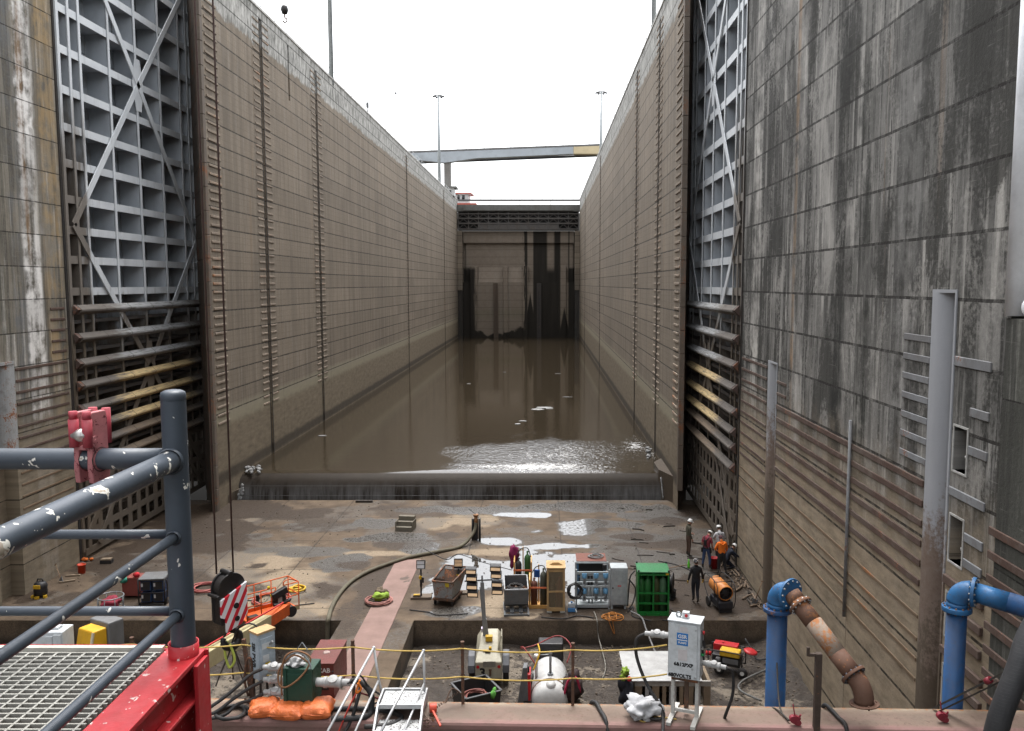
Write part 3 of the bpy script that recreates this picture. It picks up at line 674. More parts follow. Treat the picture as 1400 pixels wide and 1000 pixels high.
# ---- upstream end wall and lift gate
EW = thing('end_wall', 'brown concrete end wall with dark wet stains behind the water', 'wall', (0, Y_END, 0))
def endmat():
    t = T('wet_end_wall')
    n1 = t.noise(.22, 5, .6); n2 = t.noise(1.4, 6, .7); n3 = t.noise(.9, 5, .7, vec=t.vm(t.co, (1.1, 1, .09)))
    c = t.mix(n2, (.15, .122, .096), (.26, .215, .17))
    e = t.math('ADD', t.x, t.math('MULTIPLY', t.math('SUBTRACT', n3, .5), 3.2))
    # wet dark sheet over the right part and down the left edge, wider low down
    k = t.fstep(e, -4.6, -4.2)
    dry = t.math('MULTIPLY', t.fstep(t.math('ABSOLUTE', t.math('SUBTRACT', t.x, 4.35)), 1.0, .7), t.fstep(t.math('ADD', t.z, t.math('MULTIPLY', t.math('ABSOLUTE', t.math('SUBTRACT', t.x, 4.35)), 5.0)), 7.0, 8.5))
    dry = t.math('MAXIMUM', dry, t.math('MULTIPLY', t.fstep(t.math('ABSOLUTE', t.math('SUBTRACT', t.x, -3.0)), .75, .5), t.fstep(t.math('ADD', t.z, t.math('MULTIPLY', t.math('ABSOLUTE', t.math('SUBTRACT', t.x, -3.0)), 6.0)), 10, 11.5)))
    dry = t.math('MAXIMUM', dry, t.math('MULTIPLY', t.fstep(t.math('ABSOLUTE', t.math('SUBTRACT', t.x, 6.1)), .8, .5), t.fstep(t.z, 16, 16.6)))
    dry = t.math('MAXIMUM', dry, t.math('MULTIPLY', t.fstep(t.math('ABSOLUTE', t.math('SUBTRACT', t.x, 1.4)), 1.0, .5), t.fstep(t.z, 15, 17)))
    k = t.math('MULTIPLY', k, t.math('SUBTRACT', 1.0, dry))
    kl = t.math('MULTIPLY', t.fstep(e, -14.3, -15.3), t.fstep(t.math('ADD', t.z, n2), 17.4, 16.2))
    kb = t.fstep(t.math('ADD', t.z, t.math('MULTIPLY', t.math('SUBTRACT', n1, .5), 7)), 3.0, 2.4)
    k = t.math('MAXIMUM', t.math('MAXIMUM', k, kl), kb)
    c = t.mix(t.math('MULTIPLY', t.fstep(t.math('ABSOLUTE', t.math('SUBTRACT', t.z, 6.4)), 1.6, .2), .4), c, (.15, .14, .09))
    c = t.mix(t.math('MULTIPLY', t.ramp(n3, [(.5, 0), (.62, 1)]), .35), c, (.22, .195, .16))
    c = t.mix(t.math('MULTIPLY', k, .985), c, t.mix(n3, (.013, .012, .0105), (.042, .037, .031)))
    fz = t.math('LESS_THAN', t.math('FRACT', t.math('DIVIDE', t.z, 1.55)), .05)
    c = t.mix(t.math('MULTIPLY', fz, .5), c, (.03, .026, .022))
    return t.out(c, t.mix(k, (.85, .85, .85), (.9, .9, .9)), 0, t.bump(n2, .3, .1), spec=.1)
EWM = endmat()
m = MB()
m.bx(-17.5, 6.5, .4, 6, -1, 13.2); m.bx(-16.9, 6.2, 1.9, 6, 13.2, 21.6); m.bx(-17.4, 6.4, 1.1, 6, 21.6, 24.1); m.bx(-17.6, 6.6, 2.6, 5.5, -.9, 24.0)
m.prism([(-14.2, .4, 13.2), (-14.2, 1.9, 13.2), (-14.2, 1.9, 16.4)], (9.8, 0, 0))
m.build('wall_face', EWM, EW)
m = MB()
for x0, x1, zt in ((-15.9, -14.3, 16.6), (-8.8, -7.8, 16.6), (-4.6, -3.5, 16.7), (3.0, 4.7, 16.7)): m.bx(x0, x1, -.12 + .0, .42, 1, zt); m.bx(x0, x1, .42, 1.9, 13.1, zt)
m.build('buttresses', EWM, EW, bevel=.08)
for x0 in (-10.9, -1.6):
    m = MB(); m.bx(x0, x0 + .22, -.1, .39, .5, 13); m.bx(x0 + .75, x0 + .97, -.1, .39, .5, 13); m.bx(x0 + .22, x0 + .75, .2, .39, .5, 13)
    m.build('guide_channel', paint('guide_steel', (.10, .075, .055), .7, 0, .4, .25, sc=.4) if x0 < -5 else C_SLOT, EW)
for x0, x1 in ((-18.55, -17.55), (6.55, 7.55)):
    m = MB(); m.bx(x0, x1, -.5, 6, 11.5, 24.1); m.build('side_pier', C_CH, EW)
    m = MB(); m.bx(x0, x1, -.1, 6, -1, 11.5); m.build('side_pier', paint('wet_black_concrete', (.024, .022, .019), .3), EW)
LG = thing('lift_gate', 'dark trussed steel lift gate raised above the end wall', 'gate', (0, Y_END, 0))
BLK = paint('black_steel', (.009, .010, .012), .6, 0, .2, .1); TRS = paint('truss_grey', (.075, .07, .065), .7, 0, .5, .2)
m = MB(); m.bx(-18.5, 7.5, 1.6, 2.4, 24.3, 28.2); m.build('skin_plate', BLK, LG)
m = MB()
for z in (24.35, 25.55, 26.6, 27.6): m.bx(-18.4, 7.4, -.2, 1.6, z, z + .28)
m.build('girder', TRS, LG)
xs = [-18.3 + 25.6 * i / 12 for i in range(13)]
for i in range(13):
    m = MB(); m.bx(xs[i] - .1, xs[i] + .1, -.26, .3, 24.3, 28.1); m.build('truss_post', TRS, LG)
m = MB()
for i in range(12):
    for z0, z1 in ((25.8, 26.6), (26.9, 27.6), (24.6, 25.5)):
        if z0 == 24.6 and 2 <= i <= 9:
            m.bx(xs[i] + .12, xs[i+1] - .12, -.1, .3, 24.6, 25.5); continue
        mid = (xs[i] + xs[i+1]) / 2
        m.bar((xs[i] + .1, -.1, z0), (mid, -.1, z1), .12, .12); m.bar((xs[i+1] - .1, -.1, z0), (mid, -.1, z1), .12, .12)
m.build('bracing', TRS, LG)
m = MB(); m.bx(-17.2, 6.4, -.8, 2.0, 28.35, 29.2); m.bx(-18.55, 7.55, -.5, 2.0, 28.2, 29.6); m.build('top_beam', paint('grey_concrete_beam', (.13, .13, .12), .85, 0, .5), LG)
WK = thing('footbridge', 'thin footbridge with handrail crossing above the lift gate', 'footbridge', (0, Y_END, 0))
m = MB(); m.bx(-18.4, 7.6, .2, 1.6, 30.5, 30.8); m.build('deck', paint('deck_grey', (.15, .15, .15), .7), WK)
for x in (-11.6, -5.2, 1.3): 
    m = MB(); m.bx(x - .06, x + .06, .5, .7, 29.5, 30.5); m.build('hanger_post', TRS, WK)
m = MB()
for i in range(12): m.tube([(-18 + i*2.2, .3, 30.8), (-18 + i*2.2, .3, 31.85)], .03, 5)
for z in (31.3, 31.85): m.tube([(-18.3, .3, z), (7.5, .3, z)], .025, 5)
m.build('handrail', paint('galvanised', (.45, .47, .48), .5, .3, .2), WK)

# ---- miter gates
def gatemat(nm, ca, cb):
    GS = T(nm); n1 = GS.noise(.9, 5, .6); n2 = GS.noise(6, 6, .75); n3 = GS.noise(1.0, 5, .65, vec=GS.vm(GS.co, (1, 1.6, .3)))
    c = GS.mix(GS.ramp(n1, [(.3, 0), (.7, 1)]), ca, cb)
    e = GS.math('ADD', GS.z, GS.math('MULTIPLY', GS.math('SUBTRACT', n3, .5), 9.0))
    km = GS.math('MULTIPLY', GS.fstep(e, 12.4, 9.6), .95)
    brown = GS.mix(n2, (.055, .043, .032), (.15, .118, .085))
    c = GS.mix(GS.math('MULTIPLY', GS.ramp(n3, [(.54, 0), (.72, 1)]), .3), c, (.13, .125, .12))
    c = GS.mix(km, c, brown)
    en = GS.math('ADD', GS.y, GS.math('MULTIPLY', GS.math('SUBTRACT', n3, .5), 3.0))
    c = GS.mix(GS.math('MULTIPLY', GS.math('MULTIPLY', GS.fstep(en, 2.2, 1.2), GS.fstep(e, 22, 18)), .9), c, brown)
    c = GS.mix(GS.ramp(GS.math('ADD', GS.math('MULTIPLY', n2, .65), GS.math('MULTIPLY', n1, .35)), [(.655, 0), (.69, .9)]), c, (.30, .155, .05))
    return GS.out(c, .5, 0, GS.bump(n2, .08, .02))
GATE_STEEL_LIT = gatemat('gate_steel_lit', (.46, .485, .505), (.56, .585, .60)); GATE_STEEL_SHADED = gatemat('gate_steel_shaded', (.30, .325, .35), (.37, .395, .425))  # one gate paint: lighter copy where lit, darker copy paints in recess shade
TIMB = T('fender_timber'); n1 = TIMB.noise(.55, 5, .7, vec=TIMB.vm(TIMB.co, (1, .5, 1))); n2 = TIMB.noise(3, 6, .75, vec=TIMB.vm(TIMB.co, (5, .35, 5))); 
def timber(nm, wear):
    t = T(nm); n2 = t.noise(3, 6, .75, vec=t.vm(t.co, (5, .35, 5))); n1 = t.noise(.5, 5, .7)
    c = t.mix(n2, (.05, .042, .036), (.14, .122, .105))
    mid = t.math('MULTIPLY', t.fstep(t.math('ADD', t.y, t.math('MULTIPLY', t.math('SUBTRACT', n2, .5), 5)), 2.6, 5.2), t.fstep(t.math('ADD', t.y, t.math('MULTIPLY', n1, 3)), 15.2, 12.4))
    wc = {0: (.28, .285, .285), 1: (.52, .385, .19), 2: (.17, .125, .085)}[wear]
    c = t.mix(t.math('MULTIPLY', mid, t.ramp(n2, [(.36, 0), (.5, .95)])), c, t.mix(n2, tuple(k * .7 for k in wc), tuple(k * 1.2 for k in wc)))
    jt = t.math('LESS_THAN', t.math('FRACT', t.math('DIVIDE', t.y, 2.45)), .018)
    c = t.mix(jt, c, (.02, .015, .01))
    return t.out(c, .85, 0, t.bump(n2, .5, .03))
TB = [timber('fender_timber_grey', 0), timber('fender_timber_yellow', 1), timber('fender_timber_brown', 2)]
ENDP = paint('fender_end_rust', (.075, .05, .042), .8, 0, .3, .4)
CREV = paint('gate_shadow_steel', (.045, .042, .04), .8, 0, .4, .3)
def miter_gate(x, s, y0, y1, zs, label):
    """s: +1 gate skin lies towards +x"""
    L = y1 - y0
    g = thing('miter_gate', label, 'lock gate', (x, y0, 0))
    Z = lambda z: CAM_H + (z - CAM_H) * zs if z > 6 else z
    D = 1.15 * s
    def P(y): return (y - 37.0) / 14.6 * L
    girders = [12.55, 13.95, 15.25, 16.6, 18.15, 19.7, 21.3, 23.0, 24.75, 26.55, 28.4, 30.2]
    vert = [P(v) for v in (37.9, 38.8, 41.5, 44.3, 47.1, 49.8, 50.9)]
    m = MB(); z = .5
    while z < 30.4:
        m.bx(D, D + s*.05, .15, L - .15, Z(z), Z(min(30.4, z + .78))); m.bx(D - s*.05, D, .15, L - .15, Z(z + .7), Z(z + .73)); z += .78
    m.build('skin_plate', GATE_STEEL_SHADED, g)
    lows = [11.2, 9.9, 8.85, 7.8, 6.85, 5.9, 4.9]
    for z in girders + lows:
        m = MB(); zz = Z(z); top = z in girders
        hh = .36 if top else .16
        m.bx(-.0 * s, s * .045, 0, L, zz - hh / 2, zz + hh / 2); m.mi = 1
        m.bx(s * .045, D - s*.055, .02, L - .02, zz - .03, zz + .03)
        m.build('girder', [GATE_STEEL_LIT, GATE_STEEL_SHADED] if top else [CREV, CREV], g)
    gz = sorted([Z(z) for z in girders + lows])
    for v in vert:
        m = MB()
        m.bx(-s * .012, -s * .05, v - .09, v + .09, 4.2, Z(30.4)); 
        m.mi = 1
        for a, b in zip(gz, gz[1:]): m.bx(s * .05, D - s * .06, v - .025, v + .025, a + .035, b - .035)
        m.build('stiffener', [GATE_STEEL_LIT, GATE_STEEL_SHADED], g)
    for v in (.04, L - .04):
        m = MB(); m.bx(-s * .03, D, v - .1, v + .1, .4, Z(30.4)); m.build('end_post', GATE_STEEL_LIT, g)
    # short ribs on the skin between girders
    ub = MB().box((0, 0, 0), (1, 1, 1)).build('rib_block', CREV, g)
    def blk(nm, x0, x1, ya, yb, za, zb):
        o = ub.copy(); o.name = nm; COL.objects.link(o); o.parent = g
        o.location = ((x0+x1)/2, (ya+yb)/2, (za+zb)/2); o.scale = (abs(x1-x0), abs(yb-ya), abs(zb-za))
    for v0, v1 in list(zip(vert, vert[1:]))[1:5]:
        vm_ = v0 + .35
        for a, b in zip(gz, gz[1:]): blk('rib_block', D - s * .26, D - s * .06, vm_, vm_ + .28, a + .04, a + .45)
    # small plates at both ends (seal blocks)
    z = 4.6
    while z < 30:
        for v in (.5, L - .5): blk('seal_block', s * .35, s * .6, v - .36, v + .36, Z(z), Z(z) + .1)
        z += .7
    bpy.data.objects.remove(ub)
    # X bracing
    cy, ex = P(44.4), -s * .085
    for zc_, zb_, zt_ in ((23.0, 15.5, 30.3), (8.6, 1.2, 15.5)):
        for yy, zz in ((.45, zb_), (L - .25, zb_), (.45, zt_), (L - .25, zt_)):
            m = MB(); m.bar((ex, cy, Z(zc_)), (ex, yy, Z(zz)), .34, .045, up=(1, 0, 0)); m.build('brace', GATE_STEEL_LIT, g)
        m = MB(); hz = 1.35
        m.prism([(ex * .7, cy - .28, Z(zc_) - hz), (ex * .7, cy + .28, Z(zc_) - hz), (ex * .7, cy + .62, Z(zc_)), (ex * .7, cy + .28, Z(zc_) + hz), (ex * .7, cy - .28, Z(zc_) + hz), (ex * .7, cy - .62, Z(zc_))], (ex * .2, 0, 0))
        m.build('gusset', GATE_STEEL_LIT, g)
    # timber fenders
    for i, z in enumerate([11.75, 10.5, 9.35, 8.35, 7.3, 6.4, 5.4, 4.45]):
        zz = Z(z); q = s
        y_a = -.05 if i < 5 else .15
        pr = [(-q*.12, zz - .25), (-q*.36, zz - .10), (-q*.37, zz - .0), (-q*.12, zz + .22)]
        m = MB(); m.prism([(a, y_a + .28, b) for a, b in pr], (0, L - .45 - y_a, 0))
        f = m.build('fender', TB[0] if i < 3 else TB[1] if i < 6 else TB[2], g, bevel=.02, seg=1)
        m = MB(); m.prism([(a * 1.03, y_a, b) for a, b in [(-q*.1, zz - .25), (-q*.1, zz + .22), (-q*.33, zz + .0)]], (0, .26, 0)); m.build('end_plate', ENDP, f)
    # perforated apron at the foot
    m = MB()
    for z in (.35, 1.25, 2.15, 3.05, 3.95): m.bx(-s*.06, -s*.02, .1, L - .1, z - .16, z + .16)
    y = .5
    k = 0
    while y < L:
        m.bx(-s*.065, -s*.015, y - (.2 if k % 3 else .13), y + (.2 if k % 3 else .13), .35, 4.1); y += .98; k += 1
    m.bar((-s*.11, 1.2, .5), (-s*.11, 4.6, 4.2), .05, .26, up=(0, 0, 1)); m.bar((-s*.11, L - 1.0, .5), (-s*.11, L - 4.5, 4.2), .05, .26)
    m.build('perforated_apron', GATE_STEEL_LIT, g)
    return g
miter_gate(GXL, -1, 38.8, 53.3, 1.03, 'grey steel lock gate folded open in the left wall, X braces and timber fenders')
miter_gate(GXR, 1, 38.25, 52.3, 1.045, 'grey steel lock gate folded open in the right wall beside the workers')
# ================================================================= BULKHEAD BEAM AND FOREGROUND PLATFORM
BZ = 5.7
bl, br = G(285, 955, BZ), G(1290, 970, BZ)
bdir = (br - bl); bdir.z = 0; bdir.normalize(); bnor = Vector((-bdir.y, bdir.x, 0))
def BE(s, t=0, z=0): return bl + bdir * s + bnor * t + Vector((0, 0, z))
BANG = math.atan2(bdir.y, bdir.x)
def rustbeam():
    t = T('rusty_pink_beam'); n1 = t.noise(1.1, 6, .7); n2 = t.noise(11, 6, .75); n3 = t.noise(2.2, 5, .7, vec=t.vm(t.co, (.5, 2, 1)))
    c = t.mix(t.ramp(n1, [(.3, 0), (.7, 1)]), (.10, .068, .05), (.18, .125, .094))
    c = t.mix(t.math('MULTIPLY', t.ramp(n3, [(.5, 0), (.64, 1)]), .45), c, (.185, .105, .09))
    c = t.mix(t.math('MULTIPLY', t.ramp(n2, [(.54, 0), (.66, 1)]), .8), c, (.085, .048, .03)); c = t.mix(t.math('MULTIPLY', t.ramp(t.noise(.7, 6, .75, dist=.5), [(.5, 0), (.62, 1)]), .5), c, (.13, .10, .075))
    e = t.math('ADD', t.y, t.math('MULTIPLY', t.math('SUBTRACT', n2, .5), .12))
    c = t.mix(t.math('MULTIPLY', t.fstep(e, -.19, -.02), t.ramp(n3, [(.38, 0), (.6, .8)])), c, (.27, .22, .155))
    c = t.mix(t.math('MULTIPLY', t.fstep(e, -.07, 0), t.ramp(n2, [(.45, 0), (.56, .9)])), c, (.26, .10, .03))
    c = t.mix(t.math('MULTIPLY', t.fstep(e, -.52, -.66), t.ramp(n1, [(.35, .3), (.6, .8)])), c, t.mix(n2, (.19, .09, .083), (.26, .138, .13)))
    return t.out(c, .8, 0, t.bump(n2, .35, .02))
RB = rustbeam()
prof = [(0, 0), (-.62, 0), (-.67, -.015), (-.69, -.05), (-.69, -.12), (-.62, -.14), (-.62, -6.7), (0, -6.7)]
m = MB(); m.prism([(-15.5, y, z) for y, z in prof], (30.35, 0, 0))
BEAM = m.build('bulkhead', RB); BEAM.location = bl; BEAM.rotation_euler = (0, 0, BANG)
# move so that the prism spans from the left wall to the right wall
tag(BEAM, 'rusty pink steel bulkhead beam spanning the lock in front of the pits', 'bulkhead')

# ---- railing, toe channel and grating of the platform the photographer stands on
def chipped(nm, col, chips, rough=.42):
    t = T(nm); n1 = t.noise(6, 5, .6); v = t.noise(13, 3, .65, dist=.35); n2 = t.noise(60, 3, .6); n3 = t.noise(3.1, 3, .5)
    c = t.mix(t.ramp(n1, [(.3, 0), (.7, 1)]), tuple(k * .85 for k in col), tuple(k * 1.15 for k in col))
    c = t.mix(t.math('MULTIPLY', t.ramp(n3, [(.5, 0), (.56, 1)]), .3), c, tuple(k * .6 for k in col))
    rim = t.ramp(v, [(.625 - chips, 0), (.632 - chips, 1)]); core = t.ramp(v, [(.67 - chips, 0), (.68 - chips, 1)])
    c = t.mix(rim, c, (.62, .61, .56)); c = t.mix(t.math('MULTIPLY', t.ramp(v, [(.68 - chips, 0), (.69 - chips, 1)]), .85), c, (.32, .26, .2))
    return t.out(c, t.mix(rim, t.mix(n2, (rough - .08,)*3, (rough + .14,)*3), (.8, .8, .8)), 0, t.bump(t.math('SUBTRACT', t.math('MULTIPLY', n2, .3), rim), .18, .004))
RAILP = chipped('slate_blue_rail_paint', (.042, .054, .071), .0); RAILP2 = chipped('slate_blue_post_paint', (.042, .054, .071), -.035)
RX, RY = -1.405, 3.2
zt, zm, zl, zd = 12.235, 11.94, 11.635, 11.46
R = thing('railing', 'slate blue pipe railing with chipped paint around the grating platform', 'railing', (RX, RY, zd))
def L3(x, y, z): return (x - RX, y - RY, z - zd)
m = MB(); top = PY(240, 533, RY).z
m.tube([L3(RX, RY, zd - .0), L3(RX, RY, top - .032)], .0455, 32, caps=False)
m.lathe([(.0455, 0), (.0462, .001), (.0462, .02), (.043, .031), (.03, .038), (.012, .041), (0, .0412)], L3(RX, RY, top - .04), n=32)
m.build('corner_post', RAILP2, R)
m = MB(); m.tube([L3(RX - .03, RY, zt)] + [L3(RX - k * .25, RY, zt) for k in range(1, 14)], .0405, 28); m.build('top_rail', RAILP2, R)
m = MB(); m.tube([L3(RX, RY - .03, zt)] + [L3(RX, RY - k * .2, zt) for k in range(1, 18)], .0405, 28); m.build('top_rail', RAILP, R)
for z in (zm, zl):
    m = MB(); m.tube([L3(RX - .03, RY, z)] + [L3(RX - k * .25, RY, z) for k in range(1, 14)], .0185, 20); m.build('mid_rail', RAILP2, R)
    m = MB(); m.tube([L3(RX, RY - .03, z)] + [L3(RX, RY - k * .2, z) for k in range(1, 18)], .0185, 20); m.build('mid_rail', RAILP, R)
for z, rr in ((zt, .0455), (zm, .024), (zl, .024)):
    m = MB(); m.lathe([(rr, 0), (rr + .006, .004), (rr, .012)], L3(RX, RY - .044, z - .0), axis=(0, -1, 0), n=24); m.build('weld_bead', RAILP2, R)
REDP = paint('red_platform_paint', (.42, .022, .030), .38, 0, .18, .14, sc=5, chips=.6, chipcol=(.55, .45, .42))
PLAT = thing('platform', 'red painted steel channel frame carrying galvanised grating at lower left', 'platform', (RX, RY, zd))
m = MB()
y0, y1 = -3.2, .06
m.bx(-.008, .012, y0, y1 - .012, -.42, -.004); m.bx(-.09, .062, y0, y1 - .012, -.02, .0); m.bx(.013, .062, y0, y1 - .02, -.17, -.155)
m.build('side_channel', REDP, PLAT, bevel=.003)
m = MB(); m.bx(-.10, .075, y1 - .012, y1, -.46, .0); m.bx(.0125, .072, -.62, -.605, -.42, -.022); m.bx(.06, .076, y1 - .12, y1 - .013, -.46, -.021)
m.build('end_plate', REDP, PLAT, bevel=.003)
m = MB(); m.lathe([(.052, 0), (.052, .05), (.0565, .052), (.0565, .0), ], (0, 0, .0), n=28); m.build('post_socket', REDP, PLAT)
m = MB(); m.bx(-3.4, -.1, .035, .06, -.2, .012); m.build('edge_plate', [paint('dirty_white_paint', (.48, .465, .41), .6, 0, .4, .1, sc=5)], PLAT)
m = MB(); m.bx(-3.4, -.1, .0605, .064, -.2, .0135); m.build('edge_trim', REDP, PLAT)
GALV = paint('grating_galvanised', (.36, .355, .325), .5, .35, .35, .12, sc=2.0, rustcol=(.2, .12, .07))
m = MB()
y = .02
while y > -1.7:
    m.box((-1.75, y, -.018), (3.3, .007, .036)); y -= .034
x = -.12
while x > -3.4:
    m.box((x, -.84, -.006), (.008, 1.72, .010)); x -= .055
m.build('grating', GALV, PLAT)
m = MB()
for xx in (-1.2, -2.4): m.bx(xx - .03, xx + .03, -1.8, .03, -.2, -.04)
m.build('bearer', REDP, PLAT)
# pink pipe clamp on the far rail
PKC = paint('pink_clamp_paint', (.42, .155, .165), .55, 0, .25, .08, sc=14, rustcol=(.25, .03, .05), chips=.9, chipcol=(.12, .02, .03))
PKD = paint('dark_pink_boss', (.36, .05, .07), .45, 0, .2, .12, sc=20)
CLX = PY(126, 630, RY).x
cl = thing('pipe_clamp', 'pink steel two-jaw pipe clamp bolted round the far rail', 'clamp', (CLX, RY, zt), -.2)
for s in (-1, 1):
    m = MB(); xx = s * .029
    P = [(-.075, -.075), (-.02, -.06), (-.028, -.02), (-.047, 0), (-.028, .045), (.05, .052), (.055, .0), (.04, -.045), (.075, -.075), (.085, -.02), (.075, .05), (.078, .19), (.04, .2), (.02, .185), (-.02, .18), (-.045, .185), (-.078, .18), (-.07, .05), (-.085, -.02)]
    P = [(-.044, -.085), (.044, -.085), (.050, -.03), (.044, .045), (.046, .15), (.036, .185), (-.036, .185), (-.044, .17), (-.046, .045), (-.050, -.03)]
    m.prism([(xx - .011, y_, z_) for y_, z_ in P], (.022, 0, 0)); m.build('jaw_plate', PKC, cl, bevel=.004)
    m = MB(); m.cyl((xx, -.052, .055), (xx, -.052, .16), .018, 16); m.cyl((xx, -.052, .16), (xx, -.052, .19), .015, 16); m.build('boss', PKD, cl); m = MB(); m.cyl((xx, .052, .055), (xx, .052, .19), .016, 16)
    m.build('boss', PKD, cl)
    m = MB(); m.cyl((xx + s*.011, -.03, .075), (xx + s*.017, -.03, .075), .021, 18); m.cyl((xx + s*.017, -.03, .075), (xx + s*.02, -.03, .075), .009, 14); m.build('washer', PKC, cl)
    m = MB(); m.lathe([(.0425, -.011), (.048, -.011), (.048, .011), (.0425, .011)], (xx, 0, 0), axis=(1, 0, 0), n=20); m.build('rubber_liner', paint('black_rubber', (.02, .02, .021), .7), cl)
m = MB(); m.bx(-.03, .03, -.05, .05, .042, .056); m.build('cross_plate', PKC, cl, bevel=.003)
m = MB(); m.cyl((-.03, -.05, .1), (.03, -.05, .1), .021, 16); m.ball((0, -.052, .1), .025, 1, 14, 8); m.build('pin', paint('shiny_steel', (.5, .48, .46), .3, .8, .2, .2, sc=20), cl)

# ---- blue pump pipes
BLUE = paint('blue_pipe_paint', (.010, .066, .18), .45, 0, .45, .2, sc=2.2, rustcol=(.16, .07, .03), chips=.15, chipcol=(.13, .06, .03))
BLUE2 = paint('bright_blue_pipe_paint', (.024, .125, .29), .42, 0, .4, .22, sc=2.6, chips=.2, chipcol=(.13, .06, .03))
RUSTP = paint('rusted_pipe', (.115, .06, .04), .75, 0, .3, .4, sc=1.6, rustcol=(.20, .085, .035))
RUSTW = paint('rusted_pipe_worn_white', (.29, .225, .175), .75, 0, .35, .50, sc=3.0, rustcol=(.22, .09, .035))
BOLT = paint('bolt_steel', (.42, .43, .44), .35, .7, .3)
BOLTD = paint('bolt_dark', (.06, .065, .08), .4, .4, .3)
def flange(c, d, r, t_, nb, rb, mat, parent, name='flange', bolt=BOLT):
    d = Vector(d).normalized(); c = Vector(c)
    m = MB(); m.cyl(c - d * t_/2, c + d * t_/2, r, 32); f = m.build(name, mat, parent, bevel=.004)
    nx = d.orthogonal().normalized(); ny = d.cross(nx); m = MB()
    for k in range(nb):
        a = 2*math.pi*(k+.5)/nb; p = c + (nx*math.cos(a) + ny*math.sin(a)) * rb
        m.cyl(p - d * (t_/2 + .024), p + d * (t_/2 + .024), .016, 6)
    m.build('bolts', bolt, f); return f
def elbow(m, p0, d0, d1, R_, r, n=10, nn=28):
    d0, d1 = Vector(d0).normalized(), Vector(d1).normalized(); c = Vector(p0) + d1 * R_; pts = []
    for k in range(n + 1):
        a = math.pi/2*k/n; pts.append(c - d1 * R_ * math.cos(a) + d0 * R_ * math.sin(a))
    m.tube(pts, r, nn); return pts[-1]
YB1 = 14.75
p1 = PY(1062, 870, YB1); rr1 = 27.0/2 * (YB1*.9954 + 7*.0957) / FPX
zf = PY(1062, 833, YB1).z
pp = thing('discharge_pipe', 'blue riser pipe with elbow and rusty pipe coming over the beam', 'pipe', (p1.x, YB1, 0))
m = MB(); m.tube([(0, 0, -1), (0, 0, 3), (0, 0, zf)], rr1, 32); m.build('riser', BLUE, pp)
flange((0, 0, zf), (0, 0, 1), rr1 * 1.42, .07, 12, rr1 * 1.22, BLUE, pp, bolt=RUSTP)
dv = Vector((.52, -.855, 0)).normalized()
m = MB(); m.tube([(0, 0, zf + .03), (0, 0, zf + .12)], rr1 * 1.03, 28)
e = elbow(m, (0, 0, zf + .12), (0, 0, 1), dv, rr1 * 1.45, rr1 * 1.05); m.build('elbow', BLUE2, pp)
flange(e + dv * .03, dv, rr1 * 1.5, .05, 12, rr1 * 1.28, BLUE2, pp)
endp = G(1190, 905, 0); 
# rusty pipe slopes down towards the camera and ends in an elbow on the beam
q0 = e + dv * .06
W1 = Vector((p1.x, YB1, 0))
tgt = PY(1170, 927, 13.35) - W1
qd = (tgt - q0).normalized(); Lq = (tgt - q0).length; rq = rr1 * .86
m = MB(); m.tube([q0, q0 + qd * .16], rq * 1.0, 28); m.build('rust_collar', RUSTP, pp)
flange(q0 + qd * .24, qd, rq * 1.42, .045, 12, rq * 1.22, RUSTP, pp)
m = MB(); m.tube([q0 + qd * .16, q0 + qd * .62], rq, 28); m.tube([q0 + qd * (Lq*.72), q0 + qd * (Lq - .04)], rq * 1.003, 28); m.build('rusty_pipe', RUSTP, pp)
m = MB(); m.tube([q0 + qd * .6, q0 + qd * (Lq * .73)], rq * 1.004, 28); m.build('worn_pipe_section', RUSTW, pp)
flange(q0 + qd * (Lq - .06), qd, rq * 1.42, .05, 12, rq * 1.22, RUSTP, pp, bolt=BOLTD)
m = MB(); pts = []; a0 = q0 + qd * (Lq - .03)
for k in range(9):
    tt = k / 8; dd = qd.lerp(Vector((.05, -.1, -1)), min(1, tt * 1.25)).normalized(); pts.append(a0.copy()); a0 = a0 + dd * .055
m.tube(pts, rq * 1.02, 28); m.build('down_elbow', RUSTP, pp)
flange(pts[-1] + Vector((0, 0, -.01)), (pts[-1] - pts[-2]), rq * 1.55, .02, 4, rq * 1.3, RUSTP, pp, 'end_flange', bolt=RUSTP)
# second riser
YB2 = 14.35
p2 = PY(1305, 900, YB2); rr2 = 13.2 * (YB2*.9954 + 7*.0957) / FPX; zf = PY(1305, 832, YB2).z
pp = thing('discharge_pipe', 'bright blue riser pipe with elbow running off the right edge of the photo', 'pipe', (p2.x, YB2, 0))
m = MB(); m.tube([(0, 0, -1), (0, 0, 3), (0, 0, zf)], rr2, 32); m.build('riser', BLUE, pp)
flange((0, 0, zf), (0, 0, 1), rr2 * 1.45, .08, 12, rr2 * 1.25, BLUE2, pp, bolt=RUSTP)
dv = Vector((.80, -.60, 0)).normalized()
m = MB(); m.tube([(0, 0, zf + .03), (0, 0, zf + .12)], rr2 * 1.03, 28); e = elbow(m, (0, 0, zf + .12), (0, 0, 1), dv, rr2 * 1.35, rr2 * 1.06); m.build('elbow', BLUE2, pp)
flange(e + dv * .03, dv, rr2 * 1.5, .06, 12, rr2 * 1.28, BLUE2, pp)
m = MB(); m.tube([e + dv * .05, e + dv * .05 + Vector((dv.x, dv.y, -.12)) * .5], rr2 * 1.0, 28); m.build('pipe_run', BLUE2, pp)
m = MB(); a = e + dv * .05 + Vector((dv.x, dv.y, -.12)) * .5; m.tube([a, a + Vector((dv.x, dv.y, -.12)) * 3.6], rr2 * 1.012, 28); m.build('pipe_run', BLUE, pp)
